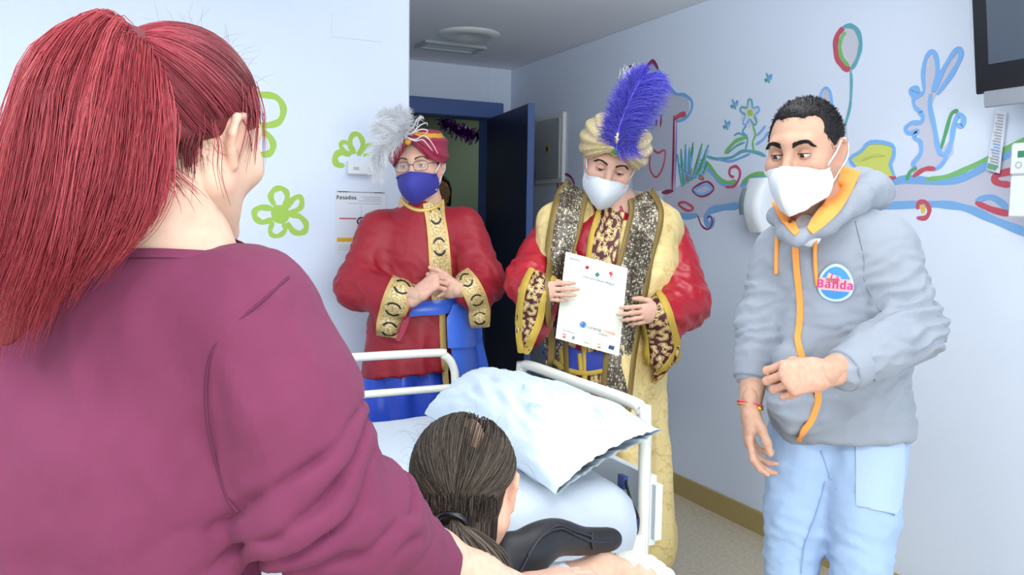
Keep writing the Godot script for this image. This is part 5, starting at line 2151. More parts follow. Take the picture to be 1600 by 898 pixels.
func turban(parent: Node3D, T: Transform3D, kind: int, m: Material, label: String) -> MeshInstance3D:
	var rows := []
	var cols := []
	for i in 49:
		var v := i / 48.0
		var row := []
		var cr := []
		for j in 120:
			var th := TAU * j / 120.0
			if th > PI: th -= TAU
			row.append(T * turban_point(th, v, kind))
			var c: Color
			if kind == 0:
				var s := noise.get_noise_3d(th * 60.0, v * 160.0, 2.0)
				c = Color(0.62, 0.50, 0.27) * (1.0 + 0.12 * s)
				if noise.get_noise_3d(th * 90.0, v * 220.0, 7.0) > 0.42: c = Color(0.85, 0.76, 0.52)
			else:
				c = Color(0.30, 0.022, 0.058)
				var lo: float = 0.46 + 0.05 * absf(th)
				if v > lo and v < lo + (0.20 if th < 0 else 0.12) and absf(th) > 0.12 and absf(th) < 2.4: c = Color(0.62, 0.33, 0.035)
			cr.append(c)
		rows.append(row)
		cols.append(cr)
	var b := MB.new()
	b.grid(rows, Color(1, 1, 1), true, cols)
	# rolled-under brim
	var inner := []
	var ic := []
	for k in 3:
		var row := []
		var cr := []
		for j in 120:
			var th := TAU * j / 120.0
			if th > PI: th -= TAU
			var p := turban_point(th, 0.0, kind)
			row.append(T * Vector3(p.x * (1.0 - 0.05 * k), p.y + 0.004 * k * k - 0.003 * k, (p.z + 0.01) * (1.0 - 0.05 * k) - 0.01))
			cr.append(cols[0][j])
		inner.append(row)
		ic.append(cr)
	b.grid(inner, Color(1, 1, 1), true, ic)
	return part("turban", b, m, parent, true, label)

func plume_barbs(b: MB, shaft: Array, n: int, length: Callable, sidev: Callable, droop: Vector3, cols: Callable, g: RandomNumberGenerator, r := 0.0007):
	var m := shaft.size() - 1
	for i in n:
		var u := pow(g.randf(), 0.85)
		var k: int = min(int(u * m), m - 1)
		var p: Vector3 = shaft[k].lerp(shaft[k + 1], u * m - k)
		var t: Vector3 = (shaft[k + 1] - shaft[k]).normalized()
		var s: Vector3 = sidev.call(g)
		s = (s - t * s.dot(t) * 0.8).normalized()
		var l: float = length.call(u, g)
		var d := (s * 0.85 + t * g.randf_range(0.35, 0.8)).normalized()
		var pts := []
		for q in 6:
			var w := q / 5.0
			pts.append(p + d * l * w + droop * l * w * w + t * l * 0.15 * w * w + W(g.randfn(), g.randfn(), g.randfn()) * 0.0028 * w)
		strand(b, pts, r, cols.call(u, g))

func build_gold_king():
	var base := P(955, 560, 2.88)
	base.y = 0
	var t := thing("person_001", "costumed man in gold turban with blue feather, holding a white folder", "person", base)
	var skin := Color(0.66, 0.40, 0.30)
	var HT := head_at(P(953, 258, 2.80), W(-0.12, -0.40, 0.90), -0.24)
	var head := head_field(skin, 0.0, 0.3)
	var fwd := W(-0.1, 0, 1)
	var neck := P(962, 330, 2.86)
	var chest := P(952, 410, 2.88)
	var waist := P(948, 560, 2.88)
	var rs := P(872, 356, 2.92)
	var re := P(828, 446, 2.82)
	var rw := P(828, 455, 2.675)
	var ls := P(1032, 366, 2.92)
	var le := P(1066, 474, 2.81)
	var lw := P(1038, 486, 2.675)
	var body := Field.new()
	body.cell = 0.010
	body.tint = skin
	body.cone(HT * Vector3(0, -0.06, -0.03), neck, 0.054, 0.06, 0.03)
	body.flat(neck, chest, 0.08, 0.125, fwd, 0.7, 0.05)
	body.flat(chest, waist, 0.125, 0.12, fwd, 0.7, 0.05)
	body.chain([rs, re, rw], [0.045, 0.038, 0.026], 0.03)
	body.chain([ls, le, lw], [0.045, 0.038, 0.026], 0.03)
	var fr := base + W(-0.10, 0, 0)
	var fl := base + W(0.10, 0, 0)
	body.chain([waist, Vector3(fr.x, 0.5, fr.z), Vector3(fr.x, 0.06, fr.z)], [0.08, 0.05, 0.035], 0.05)
	body.chain([waist, Vector3(fl.x, 0.5, fl.z), Vector3(fl.x, 0.06, fl.z)], [0.08, 0.05, 0.035], 0.05)
	var h1 := Field.new()
	h1.cell = 0.003
	hand(h1, rw, W(0.93, -0.02, 0.40), W(0.40, 0.0, -1.0), true, [[14, 16, 10], [12, 14, 10], [12, 14, 10], [14, 16, 10]], 0.03, [Vector3(0.4, 0.6, 0.75), Vector3(0.1, 0.85, 0.5), Vector3(0.0, 0.95, 0.2)], 0.84)
	h1.paint = skin_paint(skin)
	var h2 := Field.new()
	h2.cell = 0.003
	hand(h2, lw, W(-0.90, -0.12, 0.38), W(-0.38, -0.05, -1.0), false, [[14, 16, 10], [14, 16, 10], [14, 18, 12], [22, 24, 14]], 0.035, [Vector3(0.6, 0.6, 0.5), Vector3(0.35, 0.9, 0.3), Vector3(0.2, 1.0, 0.1)], 0.84)
	h2.paint = skin_paint(skin)
	# red satin tunic with wide sleeves
	var red := Field.new()
	red.cell = 0.0075
	red.flat(P(905, 372, 2.88), P(1005, 372, 2.88), 0.10, 0.10, fwd, 0.85, 0.04)
	red.cone(neck, chest, 0.07, 0.12, 0.04)
	red.flat(chest, waist, 0.158, 0.155, fwd, 0.76, 0.05)
	red.flat(waist, Vector3(base.x, 0.25, base.z), 0.146, 0.165, fwd, 0.76, 0.05)
	red.plane(Vector3(0, 0.06, 0), Vector3.DOWN)
	red.chain([P(868, 352, 2.92), P(848, 400, 2.89), P(830, 442, 2.81)], [0.064, 0.074, 0.086], 0.03)
	red.chain([P(832, 440, 2.80), P(841, 457, 2.70)], [0.085, 0.056], 0.03)
	red.cone(P(836, 470, 2.72), P(832, 520, 2.70), 0.060, 0.030, 0.03)
	red.chain([P(1044, 372, 2.92), P(1056, 418, 2.88), P(1068, 474, 2.80)], [0.074, 0.078, 0.085], 0.03)
	red.chain([P(1068, 474, 2.80), P(1034, 492, 2.70)], [0.084, 0.056], 0.03)
	red.cone(P(1042, 500, 2.73), P(1028, 560, 2.71), 0.066, 0.034, 0.03)
	red.disp = func(p: Vector3, _n: Vector3) -> float:
		var e := (p - P(835, 450, 2.78)).length_squared()
		var e2 := (p - P(1065, 475, 2.76)).length_squared()
		var k: float = exp(-e / 0.02) + exp(-e2 / 0.02)
		var w := noise.get_noise_3d(p.x * 8.0, p.y * 11.0 + p.x * 6.0, p.z * 8.0)
		return 0.016 * (0.3 - absf(w)) * (0.45 + k) + 0.004 * noise.get_noise_3d(p.x * 20.0, p.y * 7.0, p.z * 20.0)
	# gold brocade robe, open at the front
	var vest := Field.new()
	vest.cell = 0.0075
	vest.flat(P(898, 360, 2.88), P(1014, 362, 2.88), 0.112, 0.112, fwd, 0.88, 0.04)
	vest.cone(P(915, 322, 2.87), P(875, 350, 2.87), 0.058, 0.070, 0.03)
	vest.cone(P(1002, 326, 2.87), P(1032, 356, 2.87), 0.058, 0.070, 0.03)
	vest.flat(chest, waist, 0.182, 0.186, fwd, 0.80, 0.05)
	vest.flat(waist, Vector3(base.x, 0.3, base.z) + W(0.02, 0, 0), 0.186, 0.222, fwd, 0.82, 0.05)
	vest.plane(Vector3(0, 0.10, 0), Vector3.DOWN)
	vest.cone(P(1022, 358, 2.85), P(1028, 420, 2.84), 0.080, 0.068, 0.03)
	vest.cone(P(1030, 410, 2.83), P(1018, 530, 2.82), 0.068, 0.050, 0.03)
	vest.cone(P(874, 352, 2.85), P(866, 405, 2.84), 0.080, 0.068, 0.03)
	vest.chain([P(940, 270, 2.66), P(930, 340, 2.70), P(922, 420, 2.70), P(914, 600, 2.70), Vector3(base.x, 0.1, base.z) + W(-0.02, 0, 0.22)], [0.09, 0.105, 0.10, 0.10, 0.1], 0.01, 1)
	vest.ball(P(938, 330, 2.72), Vector3(0.10, 0.10, 0.09), 0.01, Basis.IDENTITY, 1)
	vest.ball(P(962, 312, 2.84), Vector3(0.085, 0.09, 0.10), 0.01, Basis.IDENTITY, 1)
	vest.disp = func(p: Vector3, _n: Vector3) -> float:
		var k := smoothstep(1.15, 0.7, p.y)
		return 0.010 * k * sin(p.x * 42.0 + 3.0 * noise.get_noise_3d(p.x * 3.0, p.y * 2.0, p.z * 3.0)) + 0.006 * noise.get_noise_3d(p.x * 12.0, p.y * 7.0, p.z * 12.0)
	var both := Field.new()          # outer surface that trims lie on
	for f in [vest, red]:
		for i in f.A.size():
			if f.op[i] == 0: both._put(f.kind[i], 0, f.A[i], f.B[i], f.r1[i], f.r2[i], 0.02, f.Q[i], f.S[i], f.R[i])
	sculpt([head, body, h1, h2], func():
		var b := MB.new()
		lids(b, HT, skin, 0.48)
		body_part(t, [body, h1, h2], [[head, HT]], b)
		eyes(t, HT, Color(0.06, 0.045, 0.03), Vector3(0.0, -0.3, 1.0))
		brows(t, head, HT, Color(0.045, 0.028, 0.02), 0.0030, true, 0.48)
		face_mask(t, head, HT, M.mask_white, M.mask_white, "white pointed face mask"))
	sculpt([red], func():
		garment("tunic", red, M.red_satin, t, "red satin tunic with wide sleeves")
		# sleeve linings and embroidered cuffs
		for q in [[v2([866, 466, 856, 492, 842, 520, 824, 545]), [14, 24, 24, 8]], [v2([994, 512, 998, 535, 1004, 562]), [10, 16, 8]]]:
			part("sleeve_lining", lay(red, q[0], q[1], 0.002, 0.004, 4), M.maroon_lining, t, true, "dark red velvet sleeve lining")
		for q in [[v2([847, 430, 834, 462, 827, 505, 820, 546]), [40, 38, 32, 14]], [v2([1013, 466, 1027, 502, 1033, 545, 1017, 590]), [44, 48, 48, 14]]]:
			var o := part("cuff", lay(red, q[0], q[1], 0.010, 0.006, 6, 8), M.scroll, t, true, "wide cuff of scrolled gold embroidery")
			for s in [-1.0, 1.0]:
				var e := []
				for k in q[0].size():
					var tt: Vector2 = (q[0][min(k + 1, q[0].size() - 1)] - q[0][max(k - 1, 0)]).normalized()
					e.append(q[0][k] + Vector2(-tt.y, tt.x) * s * (q[1][k] * 0.5 - 4.0))
				part("cuff_braid", lay(red, e, 9.0, 0.013, 0.006, 3, 8, 0.003), M.yellow_braid, o, true))
	sculpt([vest], func():
		var vm := garment("robe", vest, M.damask, t, "gold brocade open robe")
		var bands := [[v2([904, 296, 893, 316, 884, 355, 876, 410, 870, 480, 872, 545, 876, 620]), [30, 40, 42, 40, 36, 32, 30]], [v2([998, 308, 1008, 334, 998, 385, 984, 440, 974, 510, 966, 570, 960, 640]), [34, 46, 48, 46, 42, 40, 40]]]
		for q in bands:
			var o := part("sequin_band", lay(both, q[0], q[1], 0.012, 0.006, 6, 8), M.sequin, t, true, "broad band of silver and black sequins")
			for s in [-1.0, 1.0]:
				var e := []
				for k in q[0].size():
					var tt: Vector2 = (q[0][min(k + 1, q[0].size() - 1)] - q[0][max(k - 1, 0)]).normalized()
					e.append(q[0][k] + Vector2(-tt.y, tt.x) * s * q[1][k] * 0.5)
				part("band_braid", lay(both, e, 8.0, 0.015, 0.006, 3, 8, 0.003), M.braid, o, true)
		# front panel
		var o2 := part("front_panel", lay(both, v2([956, 326, 948, 362, 941, 400, 934, 450, 930, 520, 930, 600]), [40, 42, 40, 38, 34, 30], 0.006, 0.005, 5, 6), M.scroll, t, true, "gold embroidered front panel")
		part("panel_braid", lay(both, v2([936, 330, 927, 362, 921, 400, 916, 450, 914, 520, 915, 600]), 8.0, 0.009, 0.006, 3, 6, 0.003), M.yellow_braid, o2, true)
		part("belt", lay(both, v2([862, 538, 885, 556, 915, 566, 948, 562]), [34, 34, 32, 30], 0.010, 0.006, 4, 6), mat(44, 62, 160, 0.35), t, true, "blue belt with gold stripes")
		part("belt_braid", lay(both, v2([864, 558, 885, 574, 915, 582, 948, 577]), 7.0, 0.013, 0.006, 3, 6, 0.003), M.yellow_braid, t, true)
		for x in [[880, 545, 884, 568], [908, 552, 910, 578]]: part("belt_braid", lay(both, v2(x), 6.0, 0.014, 0.006, 3, 4, 0.003), M.yellow_braid, t, true))
	sculpt([], func():
		var tb := turban(t, HT, 0, M.turban_gold, "pleated gold turban")
		# jewel
		var c := turban_point(0.0, 0.18, 0) + Vector3(0, 0.004, 0.008)
		var b := MB.new()
		b.ball(HT * c, Vector3(0.013, 0.013, 0.006), 14, Color(1, 1, 1), HT.basis)
		part("jewel", b, M.green_gem, tb, true, "green jewel")
		b = MB.new()
		var ring := []
		for i in 17: ring.append(HT * (c + Vector3(cos(TAU * i / 16.0) * 0.015, sin(TAU * i / 16.0) * 0.015, -0.002)))
		b.tube(ring, 0.003, 6)
		part("jewel_setting", b, M.gold, tb, true)
		# blue plume
		var g := RandomNumberGenerator.new()
		g.seed = 31
		b = MB.new()
		var front := HT * (c + Vector3(0, 0.01, 0.006))
		var d0 := (front - CAM_AT).dot(W(0, 0, -1))
		var shaft := smooth_path([front, P(966, 205, d0 - 0.01), P(980, 165, d0 - 0.02), P(998, 130, d0 - 0.015), P(1010, 116, d0)], 6)
		var len_f := func(u: float, gg: RandomNumberGenerator) -> float: return (0.040 + 0.062 * sin(PI * clampf(u * 0.85 + 0.12, 0, 1))) * gg.randf_range(0.75, 1.15)
		var side_f := func(gg: RandomNumberGenerator) -> Vector3: return W(gg.randf_range(0.4, 1.0) * (1.0 if gg.randf() < 0.5 else -1.0), gg.randf_range(-0.2, 0.15), gg.randfn() * 0.45)
		var col_f := func(_u: float, gg: RandomNumberGenerator) -> Color: return Color(0.055, 0.045, 0.60).lerp(Color(0.22, 0.20, 0.95), pow(gg.randf(), 1.6))
		plume_barbs(b, shaft, 2600, len_f, side_f, W(0.10, -0.45, 0.1), col_f, g, 0.0009)
		# tuft falling at the foot of the plume
		var low := smooth_path([front, front + W(0.02, -0.004, 0.02), front + W(0.045, 0.0, 0.02)], 4)
		var len2 := func(_u: float, gg: RandomNumberGenerator) -> float: return gg.randf_range(0.02, 0.05)
		var side2 := func(gg: RandomNumberGenerator) -> Vector3: return W(gg.randf_range(-0.5, 0.7), gg.randf_range(-0.6, 0.9), 0.3)
		plume_barbs(b, low, 260, len2, side2, W(0, -0.3, 0), col_f, g, 0.0009)
		strand(b, shaft, 0.0016, Color(0.35, 0.33, 0.8), 5)
		part("plume", b, M.feather, tb, true, "large fluffy royal blue feather").set_meta("kind", "stuff")
		# white glitter tip behind it
		b = MB.new()
		for i in 60:
			var p := P(985 + g.randfn() * 7, 122 + g.randfn() * 6, d0 + 0.01)
			strand(b, [p, p + W(g.randfn() * 0.004, 0.012, 0), p + W(g.randfn() * 0.010, 0.026, 0)], 0.0008, Color(0.75, 0.75, 0.8))
		part("plume_tip", b, M.feather, tb, true, "white feather tip").set_meta("kind", "stuff")
		build_folder())
	shoe(t, Vector3(fr.x, 0.07, fr.z), fwd, M.shoe)
	shoe(t, Vector3(fl.x, 0.07, fl.z), fwd, M.shoe)

func build_folder():
	var TL := P(884, 393, 2.700)
	var TR := P(981, 419, 2.696)
	var BL := P(868, 528, 2.664)
	var BR := P(967, 556, 2.660)
	var t := thing("folder", "white printed folder held up by the gold-turbaned man", "folder", (TL + TR + BL + BR) / 4)
	var rows := []
	for i in 11:
		var v := i / 10.0
		var row := []
		for j in 9:
			var u := j / 8.0
			var p: Vector3 = TL.lerp(TR, u).lerp(BL.lerp(BR, u), v)
			row.append(p + W(0, 0, 0.006 * sin(PI * u) + 0.004 * pow(1.0 - v, 3.0) * pow(1.0 - u, 2.0)))
		rows.append(row)
	var b := MB.new()
	b.sheet(rows, -0.003)
	part("cover", b, M.folder, t, true)
	var at := func(u: float, v: float, off := 0.0008) -> Vector3: return TL.lerp(TR, u).lerp(BL.lerp(BR, u), v) + W(0, 0, 0.006 * sin(PI * u) + 0.004 * pow(1.0 - v, 3.0) * pow(1.0 - u, 2.0)) + W(0, 0, off)
	var ex := (TR - TL).normalized()
	var ez := ex.cross((TL - BL)).normalized()
	if ez.dot(W(0, 0, 1)) < 0: ez = -ez
	var ey := ez.cross(ex)
	var B3 := Basis(ex, ey, ez)
	b = MB.new()
	var mark := func(u: float, v: float, w: float, h: float, c: Color, turn := 0.0): b.box(at.call(u, v, 0.0012), Vector3(w, h, 0.0005), c, B3 * Basis(Vector3(0, 0, 1), turn))
	mark.call(0.36, 0.115, 0.010, 0.010, lin(206, 60, 80))
	mark.call(0.36, 0.115, 0.009, 0.009, lin(206, 60, 80), PI / 4)
	mark.call(0.53, 0.165, 0.012, 0.012, lin(40, 130, 120), PI / 4)
	mark.call(0.53, 0.165, 0.005, 0.005, lin(220, 240, 236), PI / 4)
	mark.call(0.74, 0.112, 0.010, 0.012, lin(206, 70, 90), PI / 4)
	mark.call(0.745, 0.14, 0.002, 0.012, lin(206, 70, 90))
	for k in 8: mark.call(0.395, 0.765, 0.022, 0.0024, lin(70, 130, 206), PI * k / 8.0)
	mark.call(0.395, 0.765, 0.010, 0.010, lin(236, 246, 242))
	mark.call(0.13, 0.93, 0.014, 0.003, lin(210, 90, 150))
	mark.call(0.13, 0.96, 0.010, 0.006, lin(216, 90, 90))
	mark.call(0.27, 0.94, 0.008, 0.010, lin(120, 140, 150))
	mark.call(0.48, 0.955, 0.016, 0.003, lin(160, 190, 90))
	mark.call(0.67, 0.93, 0.012, 0.003, lin(220, 170, 90))
	mark.call(0.68, 0.965, 0.010, 0.005, lin(190, 120, 130))
	mark.call(0.87, 0.93, 0.018, 0.012, lin(48, 72, 120))
	part("print", b, M.print, t, true).set_meta("kind", "stuff")
	text("lettering", "Queridos Reyes Magos", 0.0105, Transform3D(B3, at.call(0.56, 0.225)), mat(130, 150, 170, 0.8), t)
	text("lettering", "conecta", 0.013, Transform3D(B3, at.call(0.575, 0.775)), mat(110, 120, 132, 0.8), t)
	text("lettering", "dislexia", 0.013, Transform3D(B3, at.call(0.80, 0.77)), mat(236, 130, 90, 0.8), t)
	text("lettering", "MURCIA", 0.008, Transform3D(B3, at.call(0.72, 0.815)), mat(110, 120, 132, 0.8), t)
	text("lettering", "Laboratorio", 0.0085, Transform3D(B3, at.call(0.17, 0.06)), mat(110, 140, 170, 0.8), t)
	text("lettering", "Con la colaboración de", 0.0055, Transform3D(B3, at.call(0.22, 0.885)), mat(120, 130, 140, 0.8), t)

func build_maroon_king():
	var base := P(650, 560, 3.10)
	base.y = 0
	var t := thing("person_002", "costumed man in maroon turban with white feather and blue face mask", "person", base)
	var skin := Color(0.64, 0.39, 0.29)
	var HT := head_at(P(655, 262, 3.04), W(-0.16, -0.10, 0.97), 0.09)
	var head := head_field(skin, 0.12)
	var fwd := W(0.05, 0, 1)
	var neck := P(657, 328, 3.08)
	var chest := P(657, 400, 3.10)
	var waist := P(652, 500, 3.10)
	var rs := P(586, 358, 3.08)
	var re := P(558, 450, 3.02)
	var rw := P(652, 462, 2.83)
	var ls := P(730, 352, 3.08)
	var le := P(758, 440, 3.02)
	var lw := P(714, 452, 2.86)
	var body := Field.new()
	body.cell = 0.010
	body.tint = skin
	body.cone(HT * Vector3(0, -0.06, -0.03), neck, 0.056, 0.062, 0.03)
	body.flat(neck, chest, 0.08, 0.125, fwd, 0.7, 0.05)
	body.flat(chest, waist, 0.125, 0.12, fwd, 0.7, 0.05)
	body.chain([rs, re, rw], [0.045, 0.04, 0.028], 0.03)
	body.chain([ls, le, lw], [0.045, 0.04, 0.028], 0.03)
	var fr := base + W(-0.10, 0, 0)
	var fl := base + W(0.10, 0, 0)
	body.chain([waist, Vector3(fr.x, 0.5, fr.z), Vector3(fr.x, 0.06, fr.z)], [0.08, 0.05, 0.035], 0.05)
	body.chain([waist, Vector3(fl.x, 0.5, fl.z), Vector3(fl.x, 0.06, fl.z)], [0.08, 0.05, 0.035], 0.05)
	var h1 := Field.new()
	h1.cell = 0.003
	hand(h1, rw, W(0.74, 0.62, 0.15), W(0.52, -0.45, -0.72), true, [[62, 78, 44], [66, 80, 44], [68, 80, 44], [70, 78, 44]], 0.02, [Vector3(0.35, 0.8, 0.45), Vector3(0.05, 0.9, 0.4), Vector3(-0.1, 0.9, 0.4)], 0.98)
	h1.paint = skin_paint(Color(skin.r * 1.05, skin.g, skin.b))
	var h2 := Field.new()
	h2.cell = 0.003
	hand(h2, lw, W(-0.92, 0.10, 0.0), W(-0.1, 0.35, -0.9), false, [[55, 80, 50], [58, 80, 50], [60, 80, 50], [60, 76, 50]], 0.02, [], 0.95)
	h2.paint = skin_paint(skin)
	var robe := Field.new()
	robe.cell = 0.0072
	robe.flat(P(612, 372, 3.10), P(702, 368, 3.10), 0.105, 0.105, fwd, 0.85, 0.04)
	robe.cone(neck, chest, 0.075, 0.12, 0.04)
	robe.flat(chest, waist, 0.165, 0.168, fwd, 0.76, 0.05)
	robe.flat(waist, P(638, 610, 3.10), 0.168, 0.186, fwd, 0.86, 0.05)
	robe.plane(P(640, 588, 2.95), W(0.10, -1.0, 0.0), 0.006)
	robe.chain([P(590, 360, 3.07), P(560, 448, 3.00), P(622, 466, 2.88)], [0.072, 0.078, 0.062], 0.035)
	robe.cone(P(604, 480, 2.92), P(606, 505, 2.90), 0.058, 0.040, 0.03)
	robe.chain([P(726, 354, 3.07), P(754, 440, 3.00), P(734, 455, 2.90)], [0.072, 0.076, 0.056], 0.035)
	robe.cone(P(748, 465, 2.94), P(750, 492, 2.93), 0.050, 0.034, 0.03)
	robe.disp = func(p: Vector3, _n: Vector3) -> float:
		var k: float = exp(-(p - re).length_squared() / 0.02) + exp(-(p - le).length_squared() / 0.02)
		var w := noise.get_noise_3d(p.x * 8.0 + 9.0, p.y * 12.0 + p.x * 6.0, p.z * 8.0)
		return 0.014 * (0.3 - absf(w)) * (0.35 + 1.2 * k) + 0.003 * sin(p.x * 90.0) * smoothstep(1.05, 0.9, p.y)
	var trunk := Field.new()
	trunk.flat(chest, waist, 0.175, 0.178, fwd, 0.82, 0.05)
	trunk.flat(waist, P(650, 640, 3.10), 0.178, 0.20, fwd, 0.9, 0.05)
	var skirt := Field.new()
	skirt.cell = 0.010
	skirt.flat(P(632, 570, 3.10), Vector3(base.x - 0.04, 0.2, base.z), 0.150, 0.20, fwd, 0.85, 0.04)
	skirt.plane(Vector3(0, 0.05, 0), Vector3.DOWN)
	skirt.disp = func(p: Vector3, _n: Vector3) -> float: return 0.014 * sin(p.x * 48.0 + p.z * 20.0 + 2.0 * noise.get_noise_3d(p.x * 3.0, p.y * 2.0, p.z * 3.0)) * smoothstep(0.90, 0.75, p.y)
	sculpt([head, body, h1, h2], func():
		var b := MB.new()
		lids(b, HT, skin, 0.30)
		body_part(t, [body, h1, h2], [[head, HT]], b)
		eyes(t, HT, Color(0.12, 0.13, 0.13), Vector3(-0.05, -0.2, 1.0))
		brows(t, head, HT, Color(0.12, 0.075, 0.045), 0.0024, true, 0.30)
		face_mask(t, head, HT, M.mask_blue, M.mask_white, "dark blue face mask with white ear loops", 0.45)
		# dark hair showing at the temples
		var hb := MB.new()
		var g := RandomNumberGenerator.new()
		g.seed = 8
		for s in [-1.0, 1.0]:
			for i in 70:
				var p := Vector3(s * (0.072 + 0.004 * g.randf()), 0.02 + g.randf() * 0.03, 0.022 - g.randf() * 0.03)
				strand(hb, [HT * p, HT * (p + Vector3(s * 0.003, -0.012, 0.002)), HT * (p + Vector3(s * 0.001, -0.026, 0.002))], 0.0008, Color(0.03, 0.022, 0.018))
		part("hair", hb, M.hair, t, true, "dark hair at the temples").set_meta("kind", "stuff")
		glasses(t, HT))
	sculpt([robe], func():
		var rm := garment("robe", robe, M.red_cloth, t, "crimson robe with faint stripes")
		part("sleeve_lining", lay(robe, v2([640, 470, 634, 490, 626, 515, 622, 532]), [8, 16, 16, 6], 0.003, 0.004, 3), M.pink_lining, t, true, "pink sleeve lining")
		for q in [[v2([633, 438, 621, 466, 611, 496, 606, 526]), [38, 38, 37, 30]], [v2([722, 428, 738, 454, 748, 480, 750, 508]), [26, 28, 28, 24]]]:
			part("cuff", lay(robe, q[0], q[1], 0.010, 0.006, 6, 8), M.crescent, t, true, "gold cuff with black crescent pattern")
		part("front_panel", lay(robe, v2([676, 316, 682, 350, 686, 385, 688, 425, 690, 470]), [32, 32, 34, 34, 32], 0.007, 0.005, 5, 6), M.crescent, t, true, "gold front panel with black crescents")
		var cb := MB.new()
		lay_cord(cb, robe, v2([628, 310, 638, 322, 655, 329, 674, 327, 688, 318, 693, 308]), 0.008, 0.004)
		part("collar_trim", cb, M.gold_trim, t, true, "gold collar trim")
		part("front_trim", lay(robe, v2([690, 476, 691, 520, 693, 560, 697, 600]), 9.0, 0.006, 0.005, 2, 6), M.gold_trim, t, true)
		# sash with two hanging ends
		part("sash", lay(trunk, v2([640, 484, 662, 482, 690, 480, 716, 474, 735, 468]), [22, 22, 22, 20, 18], 0.012, 0.010, 5, 6, 0.006), M.blue_satin, t, true, "shiny blue satin sash")
		var tail := func(path: Array, ws: Array, off: float, nm: String):
			part(nm, lay(trunk, path, ws, off, 0.008, 8, 6, 0.010), M.blue_satin, t, true, "hanging end of the blue sash")
		tail.call(v2([724, 500, 724, 530, 728, 560, 732, 590, 734, 640]), [44, 46, 50, 54, 58], 0.018, "sash_end")
		tail.call(v2([708, 474, 714, 490, 716, 515, 718, 541]), [18, 42, 46, 48], 0.030, "sash_end"))
	sculpt([skirt], func(): garment("skirt", skirt, M.royal_satin, t, "royal blue satin skirt"))
	sculpt([], func():
		var tb := turban(t, HT, 1, M.turban_red, "maroon turban with ochre band")
		var c := turban_point(-0.06, 0.22, 1) + Vector3(0, 0.0, 0.006)
		var b := MB.new()
		for i in 7:
			var a := TAU * i / 6.0
			b.ball(HT * (c + (Vector3(cos(a), sin(a), 0.3) * 0.009 if i < 6 else Vector3(0, 0, 0.005)) + Vector3(-0.006, 0.014, 0)), Vector3.ONE * 0.0042, 8)
		part("brooch", b, M.silver, tb, true, "silver brooch of small beads").set_meta("kind", "stuff")
		b = MB.new()
		b.ball(HT * (c + Vector3(0.004, -0.006, 0.0)), Vector3(0.013, 0.012, 0.008), 12, Color(1, 1, 1), HT.basis)
		part("knot", b, mat(206, 150, 40, 0.4), tb, true, "ochre cloth knot")
		# white plume: soft fan of fine barbs
		var g := RandomNumberGenerator.new()
		g.seed = 41
		b = MB.new()
		var root := HT * (c + Vector3(-0.008, 0.016, 0.004))
		var d0 := (root - CAM_AT).dot(W(0, 0, -1))
		var ribs := [[626, 200, 612, 182, 598, 172], [618, 212, 600, 200, 586, 198], [634, 195, 630, 178, 622, 168], [612, 224, 596, 232, 588, 252], [606, 222, 592, 240, 592, 280], [640, 195, 642, 180, 640, 168], [648, 204, 654, 190, 658, 182]]
		for q in ribs:
			var shaft := smooth_path([root, P(q[0], q[1], d0 - 0.02), P(q[2], q[3], d0 - 0.03), P(q[4], q[5], d0 - 0.03)], 5)
			var long: float = 0.038 if q[4] < 630 else 0.012
			var len_f := func(u: float, gg: RandomNumberGenerator) -> float: return long * (0.5 + 0.8 * sin(PI * clampf(u, 0, 1))) * gg.randf_range(0.7, 1.3)
			var side_f := func(gg: RandomNumberGenerator) -> Vector3: return W(gg.randfn(), gg.randfn(), gg.randfn() * 0.6)
			var col_f := func(_u: float, gg: RandomNumberGenerator) -> Color: return Color(0.92, 0.94, 0.97) * gg.randf_range(0.94, 1.03)
			plume_barbs(b, shaft, 420 if q[4] < 630 else 60, len_f, side_f, W(-0.1, -0.35, 0.0), col_f, g, 0.0006)
			strand(b, shaft, 0.0011, Color(0.85, 0.87, 0.9), 4)
		for q in [[648, 218, 662, 212, 674, 222, 684, 240], [648, 220, 660, 218, 668, 226, 676, 236], [646, 206, 656, 196, 666, 192, 668, 196], [644, 200, 652, 186, 660, 182, 662, 186], [644, 208, 658, 202, 668, 204, 664, 210]]:
			strand(b, smooth_path([root, P(q[0], q[1], d0 - 0.02), P(q[2], q[3], d0 - 0.03), P(q[4], q[5], d0 - 0.03), P(q[6], q[7], d0 - 0.03)], 6), 0.0022, Color(0.85, 0.83, 0.88), 4)
		part("plume", b, M.feather, tb, true, "wispy white feather plume").set_meta("kind", "stuff"))
	shoe(t, Vector3(fr.x, 0.07, fr.z), fwd, M.shoe)
	shoe(t, Vector3(fl.x, 0.07, fl.z), fwd, M.shoe)

